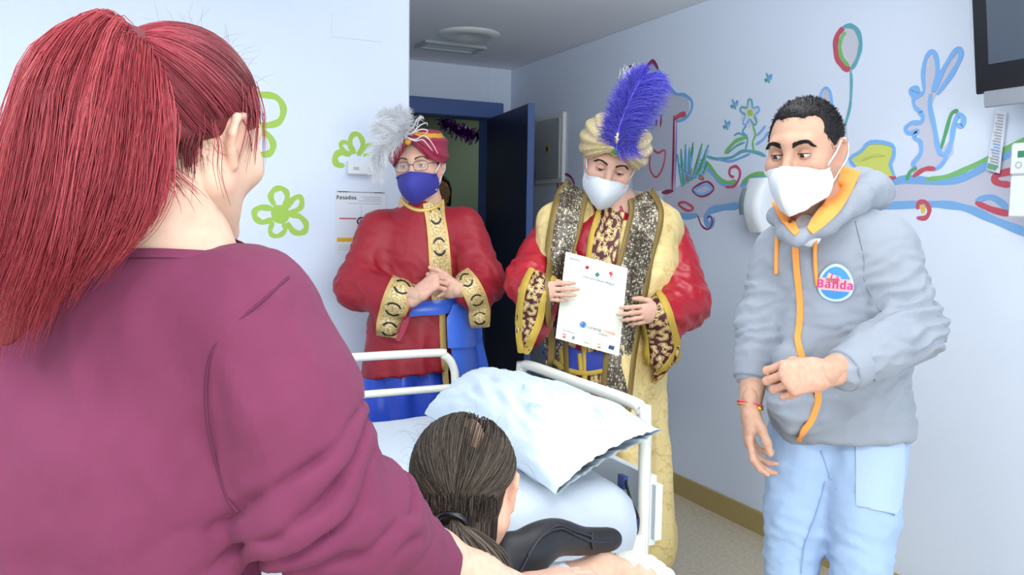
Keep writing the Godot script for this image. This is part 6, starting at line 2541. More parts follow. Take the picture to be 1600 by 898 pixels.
func glasses(parent: Node3D, T: Transform3D):
	var b := MB.new()
	for s in [-1.0, 1.0]:
		var loop := []
		for i in 29:
			var a := TAU * i / 28.0
			var x := signf(cos(a)) * pow(absf(cos(a)), 0.6) * 0.026
			var y := signf(sin(a)) * pow(absf(sin(a)), 0.7) * 0.017
			loop.append(T * Vector3(s * 0.034 + x, 0.000 + y, 0.104 - 0.20 * pow(absf(s * 0.034 + x), 1.0) * 0.2))
		b.tube(loop, 0.0011, 5)
		b.tube([T * Vector3(s * 0.060, 0.006, 0.098), T * Vector3(s * 0.072, 0.008, 0.085), T * Vector3(s * 0.080, 0.010, 0.02), T * Vector3(s * 0.083, 0.012, -0.012)], 0.0013, 5)
	b.tube(smooth_path([T * Vector3(-0.008, 0.004, 0.103), T * Vector3(0, 0.008, 0.108), T * Vector3(0.008, 0.004, 0.103)], 4), 0.0011, 5)
	var o := part("glasses", b, M.wire, parent, true, "thin metal-rimmed glasses")
	for s in [-1.0, 1.0]:
		var lb := MB.new()
		var rows := []
		for r in [0.01, 0.5, 1.0]:
			var row := []
			for i in 28:
				var a := TAU * i / 28.0
				var x: float = signf(cos(a)) * pow(absf(cos(a)), 0.6) * 0.026 * r
				var y: float = signf(sin(a)) * pow(absf(sin(a)), 0.7) * 0.017 * r
				row.append(T * Vector3(s * 0.034 + x, y, 0.104 - 0.04 * absf(s * 0.034 + x)))
			rows.append(row)
		lb.grid(rows, Color(1, 1, 1), true)
		part("lens", lb, M.lens, o, true)

# ---------- seated child, chair ----------
func cap_strand(c: Vector3, R: Vector3, d0: Vector3, d1: Vector3, n: int, lift: float, wob: Vector3) -> Array:
	# follows the skull from one direction to another
	var pts := []
	var ang := d0.angle_to(d1)
	var ax := d0.cross(d1).normalized()
	if ax.length() < 0.5: ax = Vector3.RIGHT
	for i in n:
		var u := float(i) / (n - 1)
		var d := d0.rotated(ax, ang * u)
		d = (d + wob * sin(PI * u)).normalized()
		var r := 1.0 / sqrt(pow(d.x / R.x, 2) + pow(d.y / R.y, 2) + pow(d.z / R.z, 2))
		pts.append(c + d * (r + lift * (0.4 + 0.6 * sin(PI * u))))
	return pts

func build_child():
	var cc := P(735, 1060, 1.42)
	var base := Vector3(cc.x, 0, cc.z)
	var t := thing("person_003", "seated child with dark brown ponytail, seen from behind", "person", base)
	var skin := Color(0.70, 0.42, 0.30)
	var HT := head_at(P(725, 768, 1.35), W(0.10, -0.30, -0.95), -0.04)
	HT.basis = HT.basis.scaled_local(Vector3(0.99, 0.93, 0.93))
	var head := head_field(skin, 0.0, 1.0)
	head.cell = 0.0045
	var neck := P(735, 905, 1.36)
	var chest := Vector3(cc.x, 0.72, cc.z)
	var seat := Vector3(cc.x, 0.53, cc.z)
	var rs := P(812, 925, 1.40)
	var rel := P(815, 935, 1.50)
	var rwr := P(975, 893, 1.60)
	var ls := P(650, 930, 1.38)
	var lel := P(640, 1040, 1.44)
	var lwr := P(700, 1080, 1.55)
	var fw := W(0.2, 0, -1)
	fw.y = 0
	var body := Field.new()
	body.cell = 0.007
	body.paint = skin_paint(skin)
	body.cone(HT * Vector3(0, -0.06, -0.03), neck, 0.042, 0.045, 0.03)
	body.flat(neck, chest, 0.06, 0.09, fw, 0.75, 0.04)
	body.flat(chest, seat, 0.09, 0.095, fw, 0.8, 0.04)
	body.chain([rs, rel, P(880, 905, 1.53), P(940, 888, 1.58), rwr], [0.034, 0.030, 0.027, 0.030, 0.024], 0.02)
	body.chain([ls, lel, lwr], [0.034, 0.028, 0.02], 0.02)
	for s in [-1.0, 1.0]:
		var side: Vector3 = W(1, 0, 0) * s * 0.06
		side.y = 0
		var kn: Vector3 = Vector3(cc.x, 0.50, cc.z) + side + fw * 0.26
		body.chain([seat + side, kn, Vector3(kn.x, 0.10, kn.z) + fw * 0.04, Vector3(kn.x, 0.07, kn.z) + fw * 0.12], [0.055, 0.042, 0.028, 0.022], 0.03)
	var hnd := Field.new()
	hnd.cell = 0.0035
	hnd.paint = skin_paint(skin)
	hand(hnd, lwr, W(0.5, -0.2, -0.8), W(0, -1, 0), false, [[20, 30, 20], [20, 30, 20], [22, 30, 20], [24, 30, 20]], 0.03, [], 0.7)
	hand(hnd, rwr, W(0.9, -0.1, -0.35), W(0, -1, 0), true, [[20, 30, 20], [20, 30, 20], [22, 30, 20], [24, 30, 20]], 0.03, [], 0.7)
	var gown := Field.new()
	gown.cell = 0.008
	gown.flat(neck + Vector3(0, -0.06, 0), chest, 0.07, 0.105, fw, 0.8, 0.04)
	gown.flat(chest, seat + Vector3(0, -0.01, 0), 0.105, 0.115, fw, 0.85, 0.04)
	gown.chain([rs, rel, P(866, 912, 1.51)], [0.045, 0.045, 0.040], 0.03)
	gown.chain([ls, lel], [0.045, 0.04], 0.03)
	for s in [-1.0, 1.0]:
		var side: Vector3 = W(1, 0, 0) * s * 0.06
		side.y = 0
		gown.cone(seat + side, Vector3(cc.x, 0.51, cc.z) + side + fw * 0.24, 0.068, 0.06, 0.04)
	gown.disp = func(p: Vector3, _n: Vector3) -> float: return 0.009 * (0.3 - absf(noise.get_noise_3d(p.x * 16.0, p.y * 16.0, p.z * 16.0)))
	var band := Field.new()
	band.cell = 0.005
	band.chain([P(982, 898, 1.61), P(1006, 902, 1.635), P(1030, 912, 1.66)], [0.030, 0.036, 0.036], 0.03)
	band.disp = func(p: Vector3, _n: Vector3) -> float: return 0.0025 * sin(p.dot(W(0.9, -0.2, -0.3)) * 240.0 + 2.0 * noise.get_noise_3d(p.x * 20.0, p.y * 20.0, p.z * 20.0))
	# hair cap with a bare patch at the parting
	var cap := Field.new()
	cap.cell = 0.0042
	var cc0 := Vector3(0, 0.036, -0.014)
	var RR := Vector3(0.082, 0.096, 0.104)
	var inv := HT.affine_inverse()
	var tie_w := P(706, 812, 1.236)
	var dt := (inv * tie_w - cc0).normalized()
	var patch_w := P(742, 694, 1.30)
	var dp := (inv * patch_w - cc0).normalized()
	var patch2 := (inv * P(724, 664, 1.36) - cc0).normalized()
	cap.ball(cc0, RR * 0.985, 0.01)
	cap.ball(Vector3(0, -0.040, -0.034), Vector3(0.058, 0.045, 0.052), 0.03)
	cap.plane(Vector3(0, 0.075, 0.075), Vector3(0, -0.5, 0.87), 0.004)
	cap.plane(Vector3(0, -0.070, -0.03), Vector3(0, -0.95, 0.2), 0.01)
	for s in [-1.0, 1.0]: cap.ball(Vector3(s * 0.084, 0.0, -0.004), Vector3(0.03, 0.040, 0.028), 0.006, Basis.IDENTITY, 1)
	cap.cone(cc0 + dp * 0.105, cc0 + patch2 * 0.115, 0.022, 0.014, 0.006, 1)
	cap.tint = Color(0.030, 0.022, 0.017)
	sculpt([head, body, hnd], func(): body_part(t, [body, hnd], [[head, HT]], MB.new()))
	sculpt([gown], func(): garment("gown", gown, M.white_cloth, t, "white hospital gown"))
	sculpt([band], func(): garment("bandage", band, M.white_cloth, t, "thick white bandage around the hand"))
	sculpt([cap], func():
		var b := MB.new()
		b.add(cap.out, HT)
		var hm := part("hair", b, M.hair, t, true, "dark brown hair drawn back")
		var g := RandomNumberGenerator.new()
		g.seed = 61
		var sb := MB.new()
		var n := 0
		while n < 3600:
			var d0 := Vector3(g.randfn(), g.randfn(), g.randfn()).normalized()
			if d0.y < -0.93: continue
			if d0.z > 0.55 and d0.y < 0.62: continue
			if absf(d0.x) > 0.70 and d0.y < 0.0 and d0.z > -0.35: continue
			var near: float = min(d0.angle_to(dp), d0.angle_to(dp.slerp(patch2, 0.6)))
			if near < 0.2 or d0.angle_to(patch2) < 0.12: continue
			var crosses := false
			for s in 6:
				var dq := d0.slerp(dt, s / 7.0)
				if dq.angle_to(dp) < 0.17 or dq.angle_to(dp.slerp(patch2, 0.55)) < 0.11: crosses = true
			if crosses and g.randf() > 0.16: continue
			var over_ear := false
			for s in 6:
				var dq := d0.slerp(dt, s / 7.0)
				if Vector3(absf(dq.x), dq.y, dq.z).angle_to(Vector3(0.90, -0.42, 0.0)) < 0.40: over_ear = true
			if over_ear: continue
			n += 1
			var u := g.randf()
			var c := Color(0.032, 0.024, 0.018).lerp(Color(0.15, 0.12, 0.095), pow(u, 2.2))
			var pts := cap_strand(cc0, RR, d0, dt, 12, 0.002 + 0.004 * g.randf(), Vector3(g.randfn(), g.randfn(), g.randfn()) * 0.025)
			var w := []
			for p in pts: w.append(HT * p)
			strand(sb, w, 0.0008, c)
		# loose hair hanging below the tie, over the neck
		for i in 1300:
			var a := g.randf_range(-0.95, 0.95)
			var y0 := -0.055 + 0.10 * pow(g.randf(), 1.6)
			var rx := 0.077 + 0.003 * g.randf()
			var p0 := Vector3(sin(a) * rx, y0, -cos(a) * 0.098 - 0.014)
			var p1 := Vector3(sin(a) * rx * 0.94, y0 - 0.035, -cos(a) * 0.092 - 0.010)
			var p2 := Vector3(sin(a) * rx * 0.80 + 0.006, y0 - 0.075, -cos(a) * 0.078 - 0.004)
			var p3 := Vector3(sin(a) * rx * 0.72 + 0.010 + g.randfn() * 0.006, y0 - 0.12, -cos(a) * 0.070 + g.randfn() * 0.005)
			var w := []
			for p in smooth_path([p0, p1, p2, p3], 3): w.append(HT * p)
			strand(sb, w, 0.0008, Color(0.030, 0.023, 0.018).lerp(Color(0.13, 0.10, 0.08), pow(g.randf(), 2.4)))
		# loose hairs round the outline
		for i in 46:
			var d0 := Vector3(g.randfn(), absf(g.randfn()) * 0.9 + 0.1, g.randf_range(-0.6, 0.6)).normalized()
			var p := HT * (cc0 + d0 * 0.092)
			var d := (HT.basis * d0 * 0.6 + W(g.randfn() * 0.7, g.randf_range(-1.0, 0.6), g.randfn() * 0.4)).normalized()
			var l := g.randf_range(0.02, 0.06)
			strand(sb, [p, p + d * l * 0.4 + W(0, 0.004, 0), p + d * l * 0.75 + W(0, -0.002, 0), p + d * l + W(0, -0.016, 0)], 0.00016, Color(0.14, 0.11, 0.09))
		part("strands", sb, M.hair, hm, true).set_meta("kind", "stuff")
		# ponytail below the tie
		var pb := MB.new()
		var guides := [
			[tie_w, P(698, 842, 1.21), P(698, 878, 1.20), P(716, 915, 1.21), P(735, 960, 1.23)],
			[tie_w, P(715, 842, 1.195), P(730, 880, 1.18), P(752, 920, 1.19), P(764, 962, 1.22)],
			[tie_w, P(738, 840, 1.21), P(766, 872, 1.20), P(786, 912, 1.215), P(792, 955, 1.24)],
			[tie_w, P(752, 838, 1.24), P(784, 866, 1.235), P(800, 905, 1.25), P(806, 945, 1.27)]]
		var sg := []
		for q in guides: sg.append(smooth_path(q, 4))
		for i in 1500:
			var gi := g.randf() * 2.999
			var k := int(gi)
			var fr := gi - k
			var jit := W(g.randfn() * 0.003, g.randfn() * 0.003, g.randfn() * 0.007)
			var pts := []
			for m in sg[0].size():
				var u: float = float(m) / (sg[0].size() - 1)
				pts.append(sg[k][m].lerp(sg[k + 1][m], fr) + jit * (0.5 + u) + W(0.003 * sin(u * 5.0 + i), 0, 0) * u)
			strand(pb, pts, 0.0008, Color(0.045, 0.034, 0.026).lerp(Color(0.19, 0.15, 0.12), pow(g.randf(), 2.0)))
		part("ponytail", pb, M.hair, hm, true).set_meta("kind", "stuff")
		var tb := MB.new()
		var ring := []
		var ax := (HT.basis * dt).normalized()
		var sx := ax.cross(Vector3.UP).normalized()
		var sy := sx.cross(ax)
		for i in 25:
			var a := TAU * i / 24.0
			ring.append(tie_w + ax * 0.004 + sx * cos(a) * 0.019 + sy * sin(a) * 0.013)
		tb.tube(ring, 0.0055, 8)
		part("hair_tie", tb, M.black_plastic, hm, true, "black elastic hair tie"))
	build_chair(cc, fw.normalized())

func build_chair(cc: Vector3, fw: Vector3):
	var t := thing("padded_chair", "black padded chair arm with raised seams, beside the child", "chair", Vector3(cc.x, 0, cc.z))
	var rt := Vector3(-fw.z, 0, fw.x)
	if rt.dot(W(1, 0, 0)) < 0: rt = -rt
	var Bs := Basis(rt, Vector3.UP, -fw)
	var b := MB.new()
	b.box(Vector3(cc.x, 0.415, cc.z) + fw * 0.05, Vector3(0.46, 0.06, 0.44), Color(1, 1, 1), Bs)
	part("seat", b, M.black_vinyl, t, true)
	b = MB.new()
	b.box(Vector3(cc.x, 0.60, cc.z) - fw * 0.17, Vector3(0.40, 0.34, 0.04), Color(1, 1, 1), Bs)
	part("backrest", b, M.black_vinyl, t, true)
	var arm := Field.new()
	arm.cell = 0.005
	var path := [P(782, 912, 1.355), P(822, 866, 1.40), P(864, 840, 1.47), P(912, 845, 1.55), P(956, 842, 1.60)]
	var sp := smooth_path([cc + rt * 0.2 + Vector3(0, 0.55 - cc.y, 0) - fw * 0.17, path[0], path[1], path[2], path[3], path[4]], 5)
	var rr := []
	for i in sp.size(): rr.append(_table(float(i) / (sp.size() - 1), [0.03, 0.044, 0.039, 0.032, 0.024, 0.020]))
	arm.chain(sp, rr, 0.008)
	sculpt([arm], func():
		var o := garment("armrest", arm, M.black_vinyl, t, "black padded armrest")
		for q in [v2([812, 894, 832, 858, 850, 836, 876, 826, 900, 836, 926, 846, 956, 846]), v2([824, 868, 846, 838, 872, 822, 898, 830, 924, 838]), v2([925, 832, 924, 846, 926, 858])]:
			var cb := MB.new()
			lay_cord(cb, arm, q, 0.0022, 0.001)
			part("piping", cb, M.black_seam, o, true))
	for s in [-1.0, 1.0]:
		for f in [-0.15, 0.22]:
			var q: Vector3 = Vector3(cc.x, 0, cc.z) + rt * s * 0.2 + fw * f
			b = MB.new()
			b.tube([q, q + Vector3(0, 0.4, 0)], 0.014, 10)
			part("leg", b, M.silver, t, true)
		if s > 0:
			var q2: Vector3 = Vector3(cc.x, 0.4, cc.z) + rt * 0.2 + fw * 0.22
			b = MB.new()
			b.tube([q2, q2 + Vector3(0, 0.2, 0), P(935, 850, 1.575)], 0.012, 10)
			part("armrest_post", b, M.silver, t, true)

# ---------- red-haired woman in the foreground ----------
func build_woman():
	var hipc := P(150, 1000, 1.03)
	var base := Vector3(hipc.x, 0, hipc.z)
	var t := thing("person_004", "red-haired woman with high ponytail and plum top, seen from behind", "person", base)
	var skin := Color(0.68, 0.46, 0.34)
	var HT := head_at(P(291, 222, 0.985), W(0.31, -0.05, -0.95), 0.03)
	HT.basis = HT.basis.scaled_local(Vector3(0.96, 0.95, 0.95))
	var head := head_field(skin, 0.0, 1.0)
	head.cell = 0.0032
	var face := W(0.3, 0, -1)
	var neck := P(272, 400, 0.985)
	var rs := P(385, 500, 0.965)
	var el := P(478, 745, 0.985)
	var cuff := P(676, 872, 1.135)
	var wr := P(812, 925, 1.235)
	var ls := P(20, 520, 1.04)
	var lel := P(-70, 800, 1.06)
	var lwr := P(-20, 1000, 1.14)
	var hip := Vector3(hipc.x, 0.92, hipc.z)
	var body := Field.new()
	body.cell = 0.008
	body.paint = skin_paint(skin)
	body.cone(HT * Vector3(0, -0.055, -0.028), neck, 0.056, 0.062, 0.03)
	body.cone(neck, P(285, 455, 0.985), 0.062, 0.07, 0.03)
	body.flat(P(220, 520, 1.0), P(165, 760, 1.02), 0.13, 0.13, face, 0.65, 0.05)
	body.flat(P(165, 760, 1.02), hip, 0.13, 0.12, face, 0.7, 0.05)
	body.chain([rs, el], [0.05, 0.045], 0.03)
	body.chain([ls, lel, lwr], [0.05, 0.042, 0.028], 0.03)
	for s in [-1.0, 1.0]:
		var q: Vector3 = base + Vector3(cos(deg_to_rad(-10.0)), 0, 0.2) * s * 0.09
		body.chain([hip, Vector3(q.x, 0.48, q.z), Vector3(q.x, 0.06, q.z)], [0.09, 0.055, 0.035], 0.05)
	var fore := Field.new()
	fore.cell = 0.005
	fore.paint = skin_paint(skin)
	fore.chain([el, P(600, 830, 1.08), cuff, P(745, 902, 1.19), wr], [0.045, 0.045, 0.038, 0.033, 0.026], 0.02)
	var hnd := Field.new()
	hnd.cell = 0.003
	hand(hnd, wr, W(0.86, 0.06, -0.46), W(0.05, -1.0, -0.1), true, [[14, 22, 16], [12, 20, 14], [12, 22, 14], [16, 24, 16]], 0.05, [Vector3(0.5, 0.8, 0.3), Vector3(0.3, 0.9, 0.3), Vector3(0.2, 0.95, 0.2)], 0.95)
	hand(hnd, lwr, W(0.5, -0.5, -0.6), W(0, -0.6, 0.6), false, [[20, 26, 18], [22, 26, 18], [24, 26, 18], [26, 28, 20]], 0.04, [], 0.95)
	hnd.paint = skin_paint(Color(skin.r, skin.g * 0.88, skin.b * 0.9))
	# plum top
	var top := Field.new()
	top.cell = 0.0062
	top.cone(P(262, 462, 0.99), rs, 0.088, 0.080, 0.04)
	top.cone(P(262, 462, 0.99), ls, 0.088, 0.080, 0.04)
	top.flat(P(215, 520, 1.0), P(165, 700, 1.02), 0.165, 0.19, face, 0.64, 0.06)
	top.flat(P(165, 700, 1.02), Vector3(hip.x, 0.84, hip.z) + W(0.02, 0, 0), 0.19, 0.20, face, 0.68, 0.06)
	top.plane(P(275, 388, 0.96), W(0.04, 1.0, 0.18), 0.010)
	top.plane(Vector3(0, 0.80, 0), Vector3.DOWN, 0.01)
	top.chain([rs, P(432, 610, 0.97), P(474, 720, 0.98)], [0.080, 0.086, 0.092], 0.03)
	top.chain([P(474, 775, 0.985), P(560, 818, 1.04), P(670, 880, 1.13)], [0.094, 0.085, 0.050], 0.012)
	top.chain([ls, lel, P(-30, 960, 1.12)], [0.080, 0.075, 0.05], 0.03)
	var ax := W(0.46, -0.86, -0.2).normalized()
	top.disp = func(p: Vector3, n: Vector3) -> float:
		var e := p - el
		var s := e.dot(ax)
		var k := smoothstep(-0.075, -0.01, s) * smoothstep(0.21, 0.08, s) * smoothstep(0.20, 0.12, (e - ax * s).length())
		var ph := s * 150.0 + 7.0 * noise.get_noise_3d(p.x * 5.0, p.y * 5.0, p.z * 5.0)
		var fold := 1.0 - absf(sin(ph * 0.5))
		var d := -0.026 * k * fold * fold * (0.6 + 0.8 * noise.get_noise_3d(p.x * 11.0 + 3.0, p.y * 11.0, p.z * 11.0))
		# long pulls across the back
		var w := noise.get_noise_3d(p.x * 6.5 + p.y * 2.6, p.y * 2.2 - p.x * 2.0, p.z * 4.0 + 4.0)
		d += 0.012 * (0.30 - absf(w)) * smoothstep(1.36, 1.2, p.y) * (1.0 - k)
		d += 0.003 * noise.get_noise_3d(p.x * 18.0, p.y * 14.0, p.z * 18.0)
		# armhole seam is drawn in
		return d
	var trousers := Field.new()
	trousers.cell = 0.012
	for s in [-1.0, 1.0]:
		var q: Vector3 = base + Vector3(cos(deg_to_rad(-10.0)), 0, 0.2) * s * 0.09
		trousers.chain([Vector3(hip.x, 0.88, hip.z), Vector3(q.x, 0.48, q.z), Vector3(q.x, 0.09, q.z)], [0.13, 0.075, 0.06], 0.05)
		shoe(t, Vector3(q.x, 0.07, q.z), W(0.3, 0, -1), M.shoe)
	# hair
	var inv := HT.affine_inverse()
	var c0 := Vector3(0, 0.036, -0.012)
	var RR := Vector3(0.084, 0.099, 0.106)
	var pb := P(212, 84, 0.915)
	var dpb := (inv * pb - c0).normalized()
	var cap := Field.new()
	cap.cell = 0.0036
	cap.ball(c0, RR * 0.97, 0.01)
	cap.ball(Vector3(0, -0.02, -0.060), Vector3(0.060, 0.045, 0.044), 0.03)
	cap.plane(Vector3(0, 0.070, 0.075), Vector3(0, -0.45, 0.89), 0.004)
	cap.plane(Vector3(0, -0.012, -0.05), Vector3(0, -0.96, 0.28), 0.020)
	for s in [-1.0, 1.0]: cap.ball(Vector3(s * 0.088, -0.006, -0.004), Vector3(0.024, 0.034, 0.022), 0.008, Basis.IDENTITY, 1)
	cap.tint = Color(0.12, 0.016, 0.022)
	var core := Field.new()
	core.cell = 0.008
	core.ball(pb + W(0.0, -0.006, -0.005), Vector3(0.022, 0.018, 0.024), 0.02)
	core.chain([pb, P(180, 95, 0.90), P(145, 180, 0.88), P(120, 280, 0.87), P(95, 370, 0.87), P(45, 450, 0.87), P(10, 530, 0.87)], [0.020, 0.036, 0.048, 0.050, 0.042, 0.026, 0.010], 0.03)
	core.tint = Color(0.16, 0.02, 0.026)
	sculpt([head, body, fore, hnd], func(): body_part(t, [body, fore, hnd], [[head, HT]], MB.new()))
	sculpt([top], func():
		var o := garment("top", top, M.plum, t, "plum long-sleeved cotton top")
		var cb := MB.new()
		lay_cord(cb, top, v2([452, 432, 410, 470, 352, 520, 328, 560, 322, 620, 330, 690, 352, 770, 372, 800]), 0.0016, 0.0)
		part("armhole_seam", cb, M.plum_seam, o, true)
		cb = MB.new()
		var rows := []
		var nc := P(272, 384, 0.968)
		var neckx := W(1, 0, 0)
		for i in 5:
			var row := []
			for j in 60:
				var a := TAU * j / 60.0
				var u := i / 4.0
				row.append(nc + W(cos(a) * 0.086, -0.004 + 0.010 * u - 0.010 * cos(a) * cos(a) + 0.020 * sin(a) * -0.6, sin(a) * 0.078) * 1.0 + W(cos(a), 0, sin(a)) * (-0.004 * u))
			rows.append(row)
		cb.grid(rows, Color(1, 1, 1), true)
		part("neck_rib", cb, M.plum, o, true))
	sculpt([trousers], func(): garment("trousers", trousers, M.black_cloth, t))
	sculpt([cap, core], func():
		var g := RandomNumberGenerator.new()
		g.seed = 71
		var b := MB.new()
		b.add(cap.out, HT)
		b.add(core.out)
		var hm := part("hair", b, M.red_hair, t, true, "dyed red hair in a high ponytail")
		var sb := MB.new()
		var n := 0
		while n < 3400:
			var d0 := Vector3(g.randfn(), g.randfn(), g.randfn()).normalized()
			if d0.y < -0.48: continue
			if d0.z > 0.6 and d0.y < 0.5: continue
			if absf(d0.x) > 0.70 and d0.y < -0.12 and d0.z > -0.30: continue
			if d0.y < 0.0 and d0.z > -0.3 and absf(d0.x) < 0.5: continue
			n += 1
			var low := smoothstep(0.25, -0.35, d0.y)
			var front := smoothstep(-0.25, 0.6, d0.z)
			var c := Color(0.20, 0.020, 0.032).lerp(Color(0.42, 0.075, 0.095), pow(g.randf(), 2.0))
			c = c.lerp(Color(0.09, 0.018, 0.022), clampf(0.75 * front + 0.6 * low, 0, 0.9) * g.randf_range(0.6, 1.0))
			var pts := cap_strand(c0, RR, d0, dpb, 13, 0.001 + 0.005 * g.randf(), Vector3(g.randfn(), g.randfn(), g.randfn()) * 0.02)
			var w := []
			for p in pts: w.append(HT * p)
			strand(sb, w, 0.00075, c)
		# nape hair combed up from the neck, thin enough for skin to show through
		var hf := head_field(skin, 0.0, 1.0)
		hf.cone(Vector3(0, -0.055, -0.028), inv * neck, 0.060, 0.065, 0.03)
		for i in 620:
			var a := g.randf_range(-1.75, 1.75)
			var y0 := -0.012 - 0.058 * pow(g.randf(), 1.3) * (1.0 - 0.25 * absf(a))
			var dir := Vector3(sin(a), 0, -cos(a))
			var p0 := hf.hit(Vector3(0, y0, -0.02) + dir * 0.2, -dir, 0.02, 0.3)
			if p0 == Vector3.INF or (absf(p0.x) > 0.062 and p0.z > -0.050): continue
			var d1 := (p0 + Vector3(0, 0.058, 0) - c0).normalized()
			var pts := [p0 + dir * 0.0006, p0.lerp(c0 + d1 * RR, 0.5) + dir * 0.002]
			pts.append_array(cap_strand(c0, RR, d1, dpb, 7, 0.002, Vector3(g.randfn(), g.randfn(), g.randfn()) * 0.03))
			var w := []
			for p in smooth_path(pts, 2): w.append(HT * p)
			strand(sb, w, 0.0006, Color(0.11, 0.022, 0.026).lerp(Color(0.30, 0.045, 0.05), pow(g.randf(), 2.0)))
		# fine short hairs at nape, temple and crown
		for i in 900:
			var a := g.randf_range(-1.5, 1.5)
			var d0 := Vector3(sin(a), g.randf_range(-0.72, -0.10), -cos(a)).normalized()
			var p := c0 + Vector3(d0.x * 0.066, d0.y * 0.085, d0.z * 0.092 + 0.004)
			var dd := Vector3(d0.x * 0.5 + g.randfn() * 0.3, -0.7 + g.randfn() * 0.4, d0.z * 0.4)
			var l := g.randf_range(0.012, 0.034)
			strand(sb, [HT * p, HT * (p + dd * l * 0.5), HT * (p + dd * l + Vector3(g.randfn() * 0.004, 0, 0))], 0.0003, Color(0.16, 0.05, 0.038))
		for i in 45:
			var d0 := Vector3(g.randfn(), absf(g.randfn()) + 0.5, g.randf_range(-0.4, 1.0)).normalized()
			var p := HT * (c0 + d0 * RR)
			var d := (HT.basis * d0 * 0.5 + W(g.randfn() * 0.6, g.randf_range(-0.3, 0.6), g.randfn() * 0.4)).normalized()
			var l := g.randf_range(0.02, 0.05)
			strand(sb, [p, p + d * l * 0.5, p + d * l + W(g.randfn() * 0.008, -0.006, 0)], 0.00014, Color(0.25, 0.05, 0.06))
		# locks that slip down past the ear and from the temple
		for q in [[[392, 140, 0.95], [400, 180, 0.95], [398, 215, 0.95], [394, 250, 0.95], 20], [[330, 190, 0.90], [335, 225, 0.89], [332, 262, 0.885], [340, 306, 0.885], 6], [[240, 230, 0.885], [270, 270, 0.88], [290, 290, 0.885], [300, 304, 0.885], 26]]:
			for i in q[4]:
				var j := W(g.randfn() * 0.006, g.randfn() * 0.004, g.randfn() * 0.003)
				var pts := smooth_path([P(q[0][0], q[0][1], q[0][2]) + j, P(q[1][0], q[1][1], q[1][2]) + j * 1.3, P(q[2][0], q[2][1], q[2][2]) + j * 1.6, P(q[3][0], q[3][1], q[3][2]) + j * 2.2], 4)
				strand(sb, pts, 0.0005, Color(0.20, 0.03, 0.04).lerp(Color(0.38, 0.06, 0.07), g.randf()))
		part("strands", sb, M.red_hair, hm, true).set_meta("kind", "stuff")
		# ponytail
		var G := [
			[[212, 84, 0.93], [168, 34, 0.93], [90, 75, 0.91], [40, 190, 0.90], [8, 330, 0.89], [-24, 450, 0.89], [-50, 580, 0.89]],
			[[210, 82, 0.92], [160, 28, 0.90], [82, 92, 0.86], [42, 220, 0.84], [18, 350, 0.83], [-8, 460, 0.84], [-20, 580, 0.85]],
			[[208, 82, 0.91], [162, 34, 0.875], [110, 120, 0.825], [82, 250, 0.805], [55, 380, 0.80], [28, 480, 0.81], [8, 575, 0.83]],
			[[210, 84, 0.905], [182, 46, 0.865], [155, 140, 0.815], [135, 260, 0.795], [105, 365, 0.795], [72, 455, 0.81], [32, 552, 0.83]],
			[[213, 86, 0.905], [212, 70, 0.87], [205, 160, 0.83], [192, 262, 0.815], [165, 345, 0.815], [125, 412, 0.825], [62, 505, 0.84]],
			[[218, 90, 0.91], [240, 108, 0.885], [244, 190, 0.865], [232, 275, 0.855], [212, 332, 0.855], [165, 384, 0.86], [98, 446, 0.87]],
			[[218, 92, 0.92], [244, 116, 0.91], [248, 200, 0.90], [236, 282, 0.895], [205, 336, 0.895], [150, 390, 0.895], [85, 450, 0.895]]]
		var sg := []
		for q in G:
			var w := []
			for p in q: w.append(P(p[0], p[1], p[2]))
			sg.append(smooth_path(w, 3))
		var tb := MB.new()
		var m: int = sg[0].size()
		# strands gather in locks
		for lock in 210:
			var gi := g.randf() * 5.999
			var k := int(gi)
			var fr := gi - k
			var lj := W(g.randfn() * 0.009, g.randfn() * 0.006, g.randfn() * 0.010)
			var tone := g.randf()
			var end := g.randf_range(0.72, 1.0)
			var wv := g.randf_range(0.003, 0.012)
			var ph := g.randf() * TAU
			for i in 30:
				var jit := W(g.randfn() * 0.0055, g.randfn() * 0.004, g.randfn() * 0.005)
				var fz := g.randf() * TAU
				var c := Color(0.24, 0.018, 0.028).lerp(Color(0.50, 0.085, 0.10), clampf(pow(tone, 1.5) * 0.7 + 0.5 * pow(g.randf(), 3.0), 0, 1))
				var pts := []
				var last: int = int(m * end * g.randf_range(0.88, 1.0))
				for q in range(0, max(last, 6)):
					var u := float(q) / (m - 1)
					var p: Vector3 = sg[k][q].lerp(sg[k + 1][q], fr)
					pts.append(p + lj * minf(1.0, 0.25 + 2.0 * u) + jit * (0.3 + 1.1 * u) + W(sin(u * 9.0 + ph), 0, cos(u * 7.0 + ph)) * wv * u + W(sin(u * 26.0 + fz), cos(u * 21.0 + fz), sin(u * 17.0 + fz)) * 0.0012)
				strand(tb, pts, 0.00058, c)
		# flyaways
		for i in 120:
			var gi := 0.0 if g.randf() < 0.6 else 4.5
			var k := int(gi)
			var s0 := int(g.randf_range(1, m - 6))
			var d := W(-1 if gi < 1 else 1, g.randfn() * 0.5, g.randfn() * 0.5).normalized()
			var p0: Vector3 = sg[k][s0]
			strand(tb, [p0, sg[k][s0 + 2] + d * 0.006, sg[k][s0 + 4] + d * 0.014 + W(g.randfn(), g.randfn(), 0) * 0.006], 0.00016, Color(0.35, 0.06, 0.07))
		part("ponytail", tb, M.red_hair, hm, true, "long red ponytail").set_meta("kind", "stuff"))

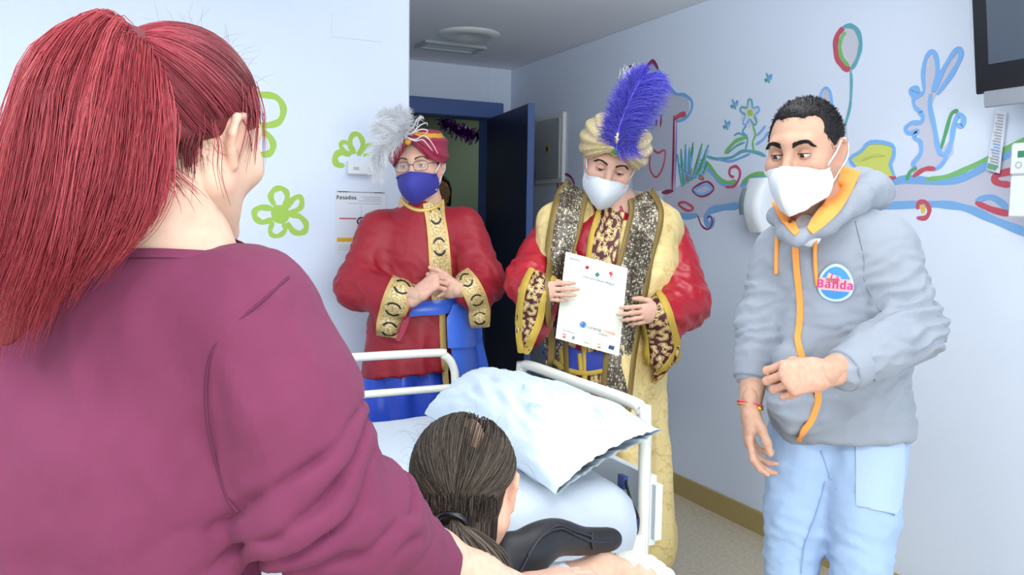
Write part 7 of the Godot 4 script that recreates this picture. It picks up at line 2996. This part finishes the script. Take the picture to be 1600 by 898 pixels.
# ---------- figure beyond the door ----------
func build_passer():
	var c := P(687, 300, 6.55)
	var base := Vector3(c.x, 0, c.z)
	var t := thing("person_005", "dark-haired person in the dim corridor beyond the open door", "person", base)
	var skin := Color(0.42, 0.22, 0.10)
	var HT := head_at(c, W(0.3, 0.0, 0.95), 0.0)
	var head := head_field(skin)
	head.cell = 0.006
	var fw := W(0.3, 0, 0.95)
	fw.y = 0
	fw = fw.normalized()
	var rt := Vector3.UP.cross(fw)
	var nk := c + Vector3(0, -0.16, 0) - fw * 0.02
	var body := Field.new()
	body.cell = 0.014
	body.tint = skin
	var cl := Field.new()
	cl.cell = 0.014
	body.cone(c + Vector3(0, -0.05, 0) - fw * 0.02, nk, 0.054, 0.058, 0.03)
	for f in [[body, 0.0], [cl, 0.02]]:
		var e: float = f[1]
		f[0].flat(nk + Vector3(0, -0.10, 0), Vector3(c.x, 0.95, c.z), 0.13 + e, 0.13 + e, fw, 0.65, 0.05)
		for s in [-1.0, 1.0]:
			var sh: Vector3 = nk + Vector3(0, -0.07, 0) + rt * s * 0.16
			f[0].chain([nk + Vector3(0, -0.08, 0), sh, sh + Vector3(0, -0.28, 0) + rt * s * 0.05, sh + Vector3(0, -0.50, 0) + rt * s * 0.04 + fw * 0.06], [0.06 + e, 0.05 + e, 0.04 + e, 0.03 + e], 0.04)
			f[0].chain([Vector3(c.x, 0.95, c.z) + rt * s * 0.08, Vector3(c.x, 0.5, c.z) + rt * s * 0.09, Vector3(c.x, 0.08, c.z) + rt * s * 0.09], [0.09 + e, 0.055 + e, 0.04 + e], 0.04)
	var hnd := Field.new()
	hnd.cell = 0.006
	for s in [-1.0, 1.0]: hand(hnd, nk + Vector3(0, -0.58, 0) + rt * s * 0.20 + fw * 0.06, Vector3(0, -1, 0), rt * -s, s < 0, [[15, 25, 15], [15, 25, 15], [18, 25, 15], [20, 25, 15]], 0.03, [], 0.95)
	hnd.tint = skin
	var hair := Field.new()
	hair.cell = 0.006
	hair.ball(Vector3(0, 0.040, -0.016), Vector3(0.088, 0.100, 0.108), 0.01)
	hair.cone(Vector3(0.07, 0.02, -0.02), Vector3(0.075, -0.09, -0.01), 0.03, 0.02, 0.03)
	hair.cone(Vector3(-0.07, 0.02, -0.02), Vector3(-0.075, -0.09, -0.01), 0.03, 0.02, 0.03)
	hair.plane(Vector3(0, 0.075, 0.07), Vector3(0, -0.35, 0.93), 0.006)
	hair.tint = Color(0.012, 0.010, 0.010)
	sculpt([head, body, hnd], func():
		var b := MB.new()
		lids(b, HT, skin, 0.3)
		body_part(t, [body, hnd], [[head, HT]], b)
		eyes(t, HT, Color(0.03, 0.02, 0.01), Vector3(0, 0, 1)))
	sculpt([cl], func(): garment("dark_clothes", cl, M.black_cloth, t))
	sculpt([hair], func():
		var b := MB.new()
		b.add(hair.out, HT)
		part("hair", b, M.hair, t, true))
	for s in [-1.0, 1.0]: shoe(t, Vector3(c.x, 0.07, c.z) + rt * s * 0.09, fw, M.shoe)
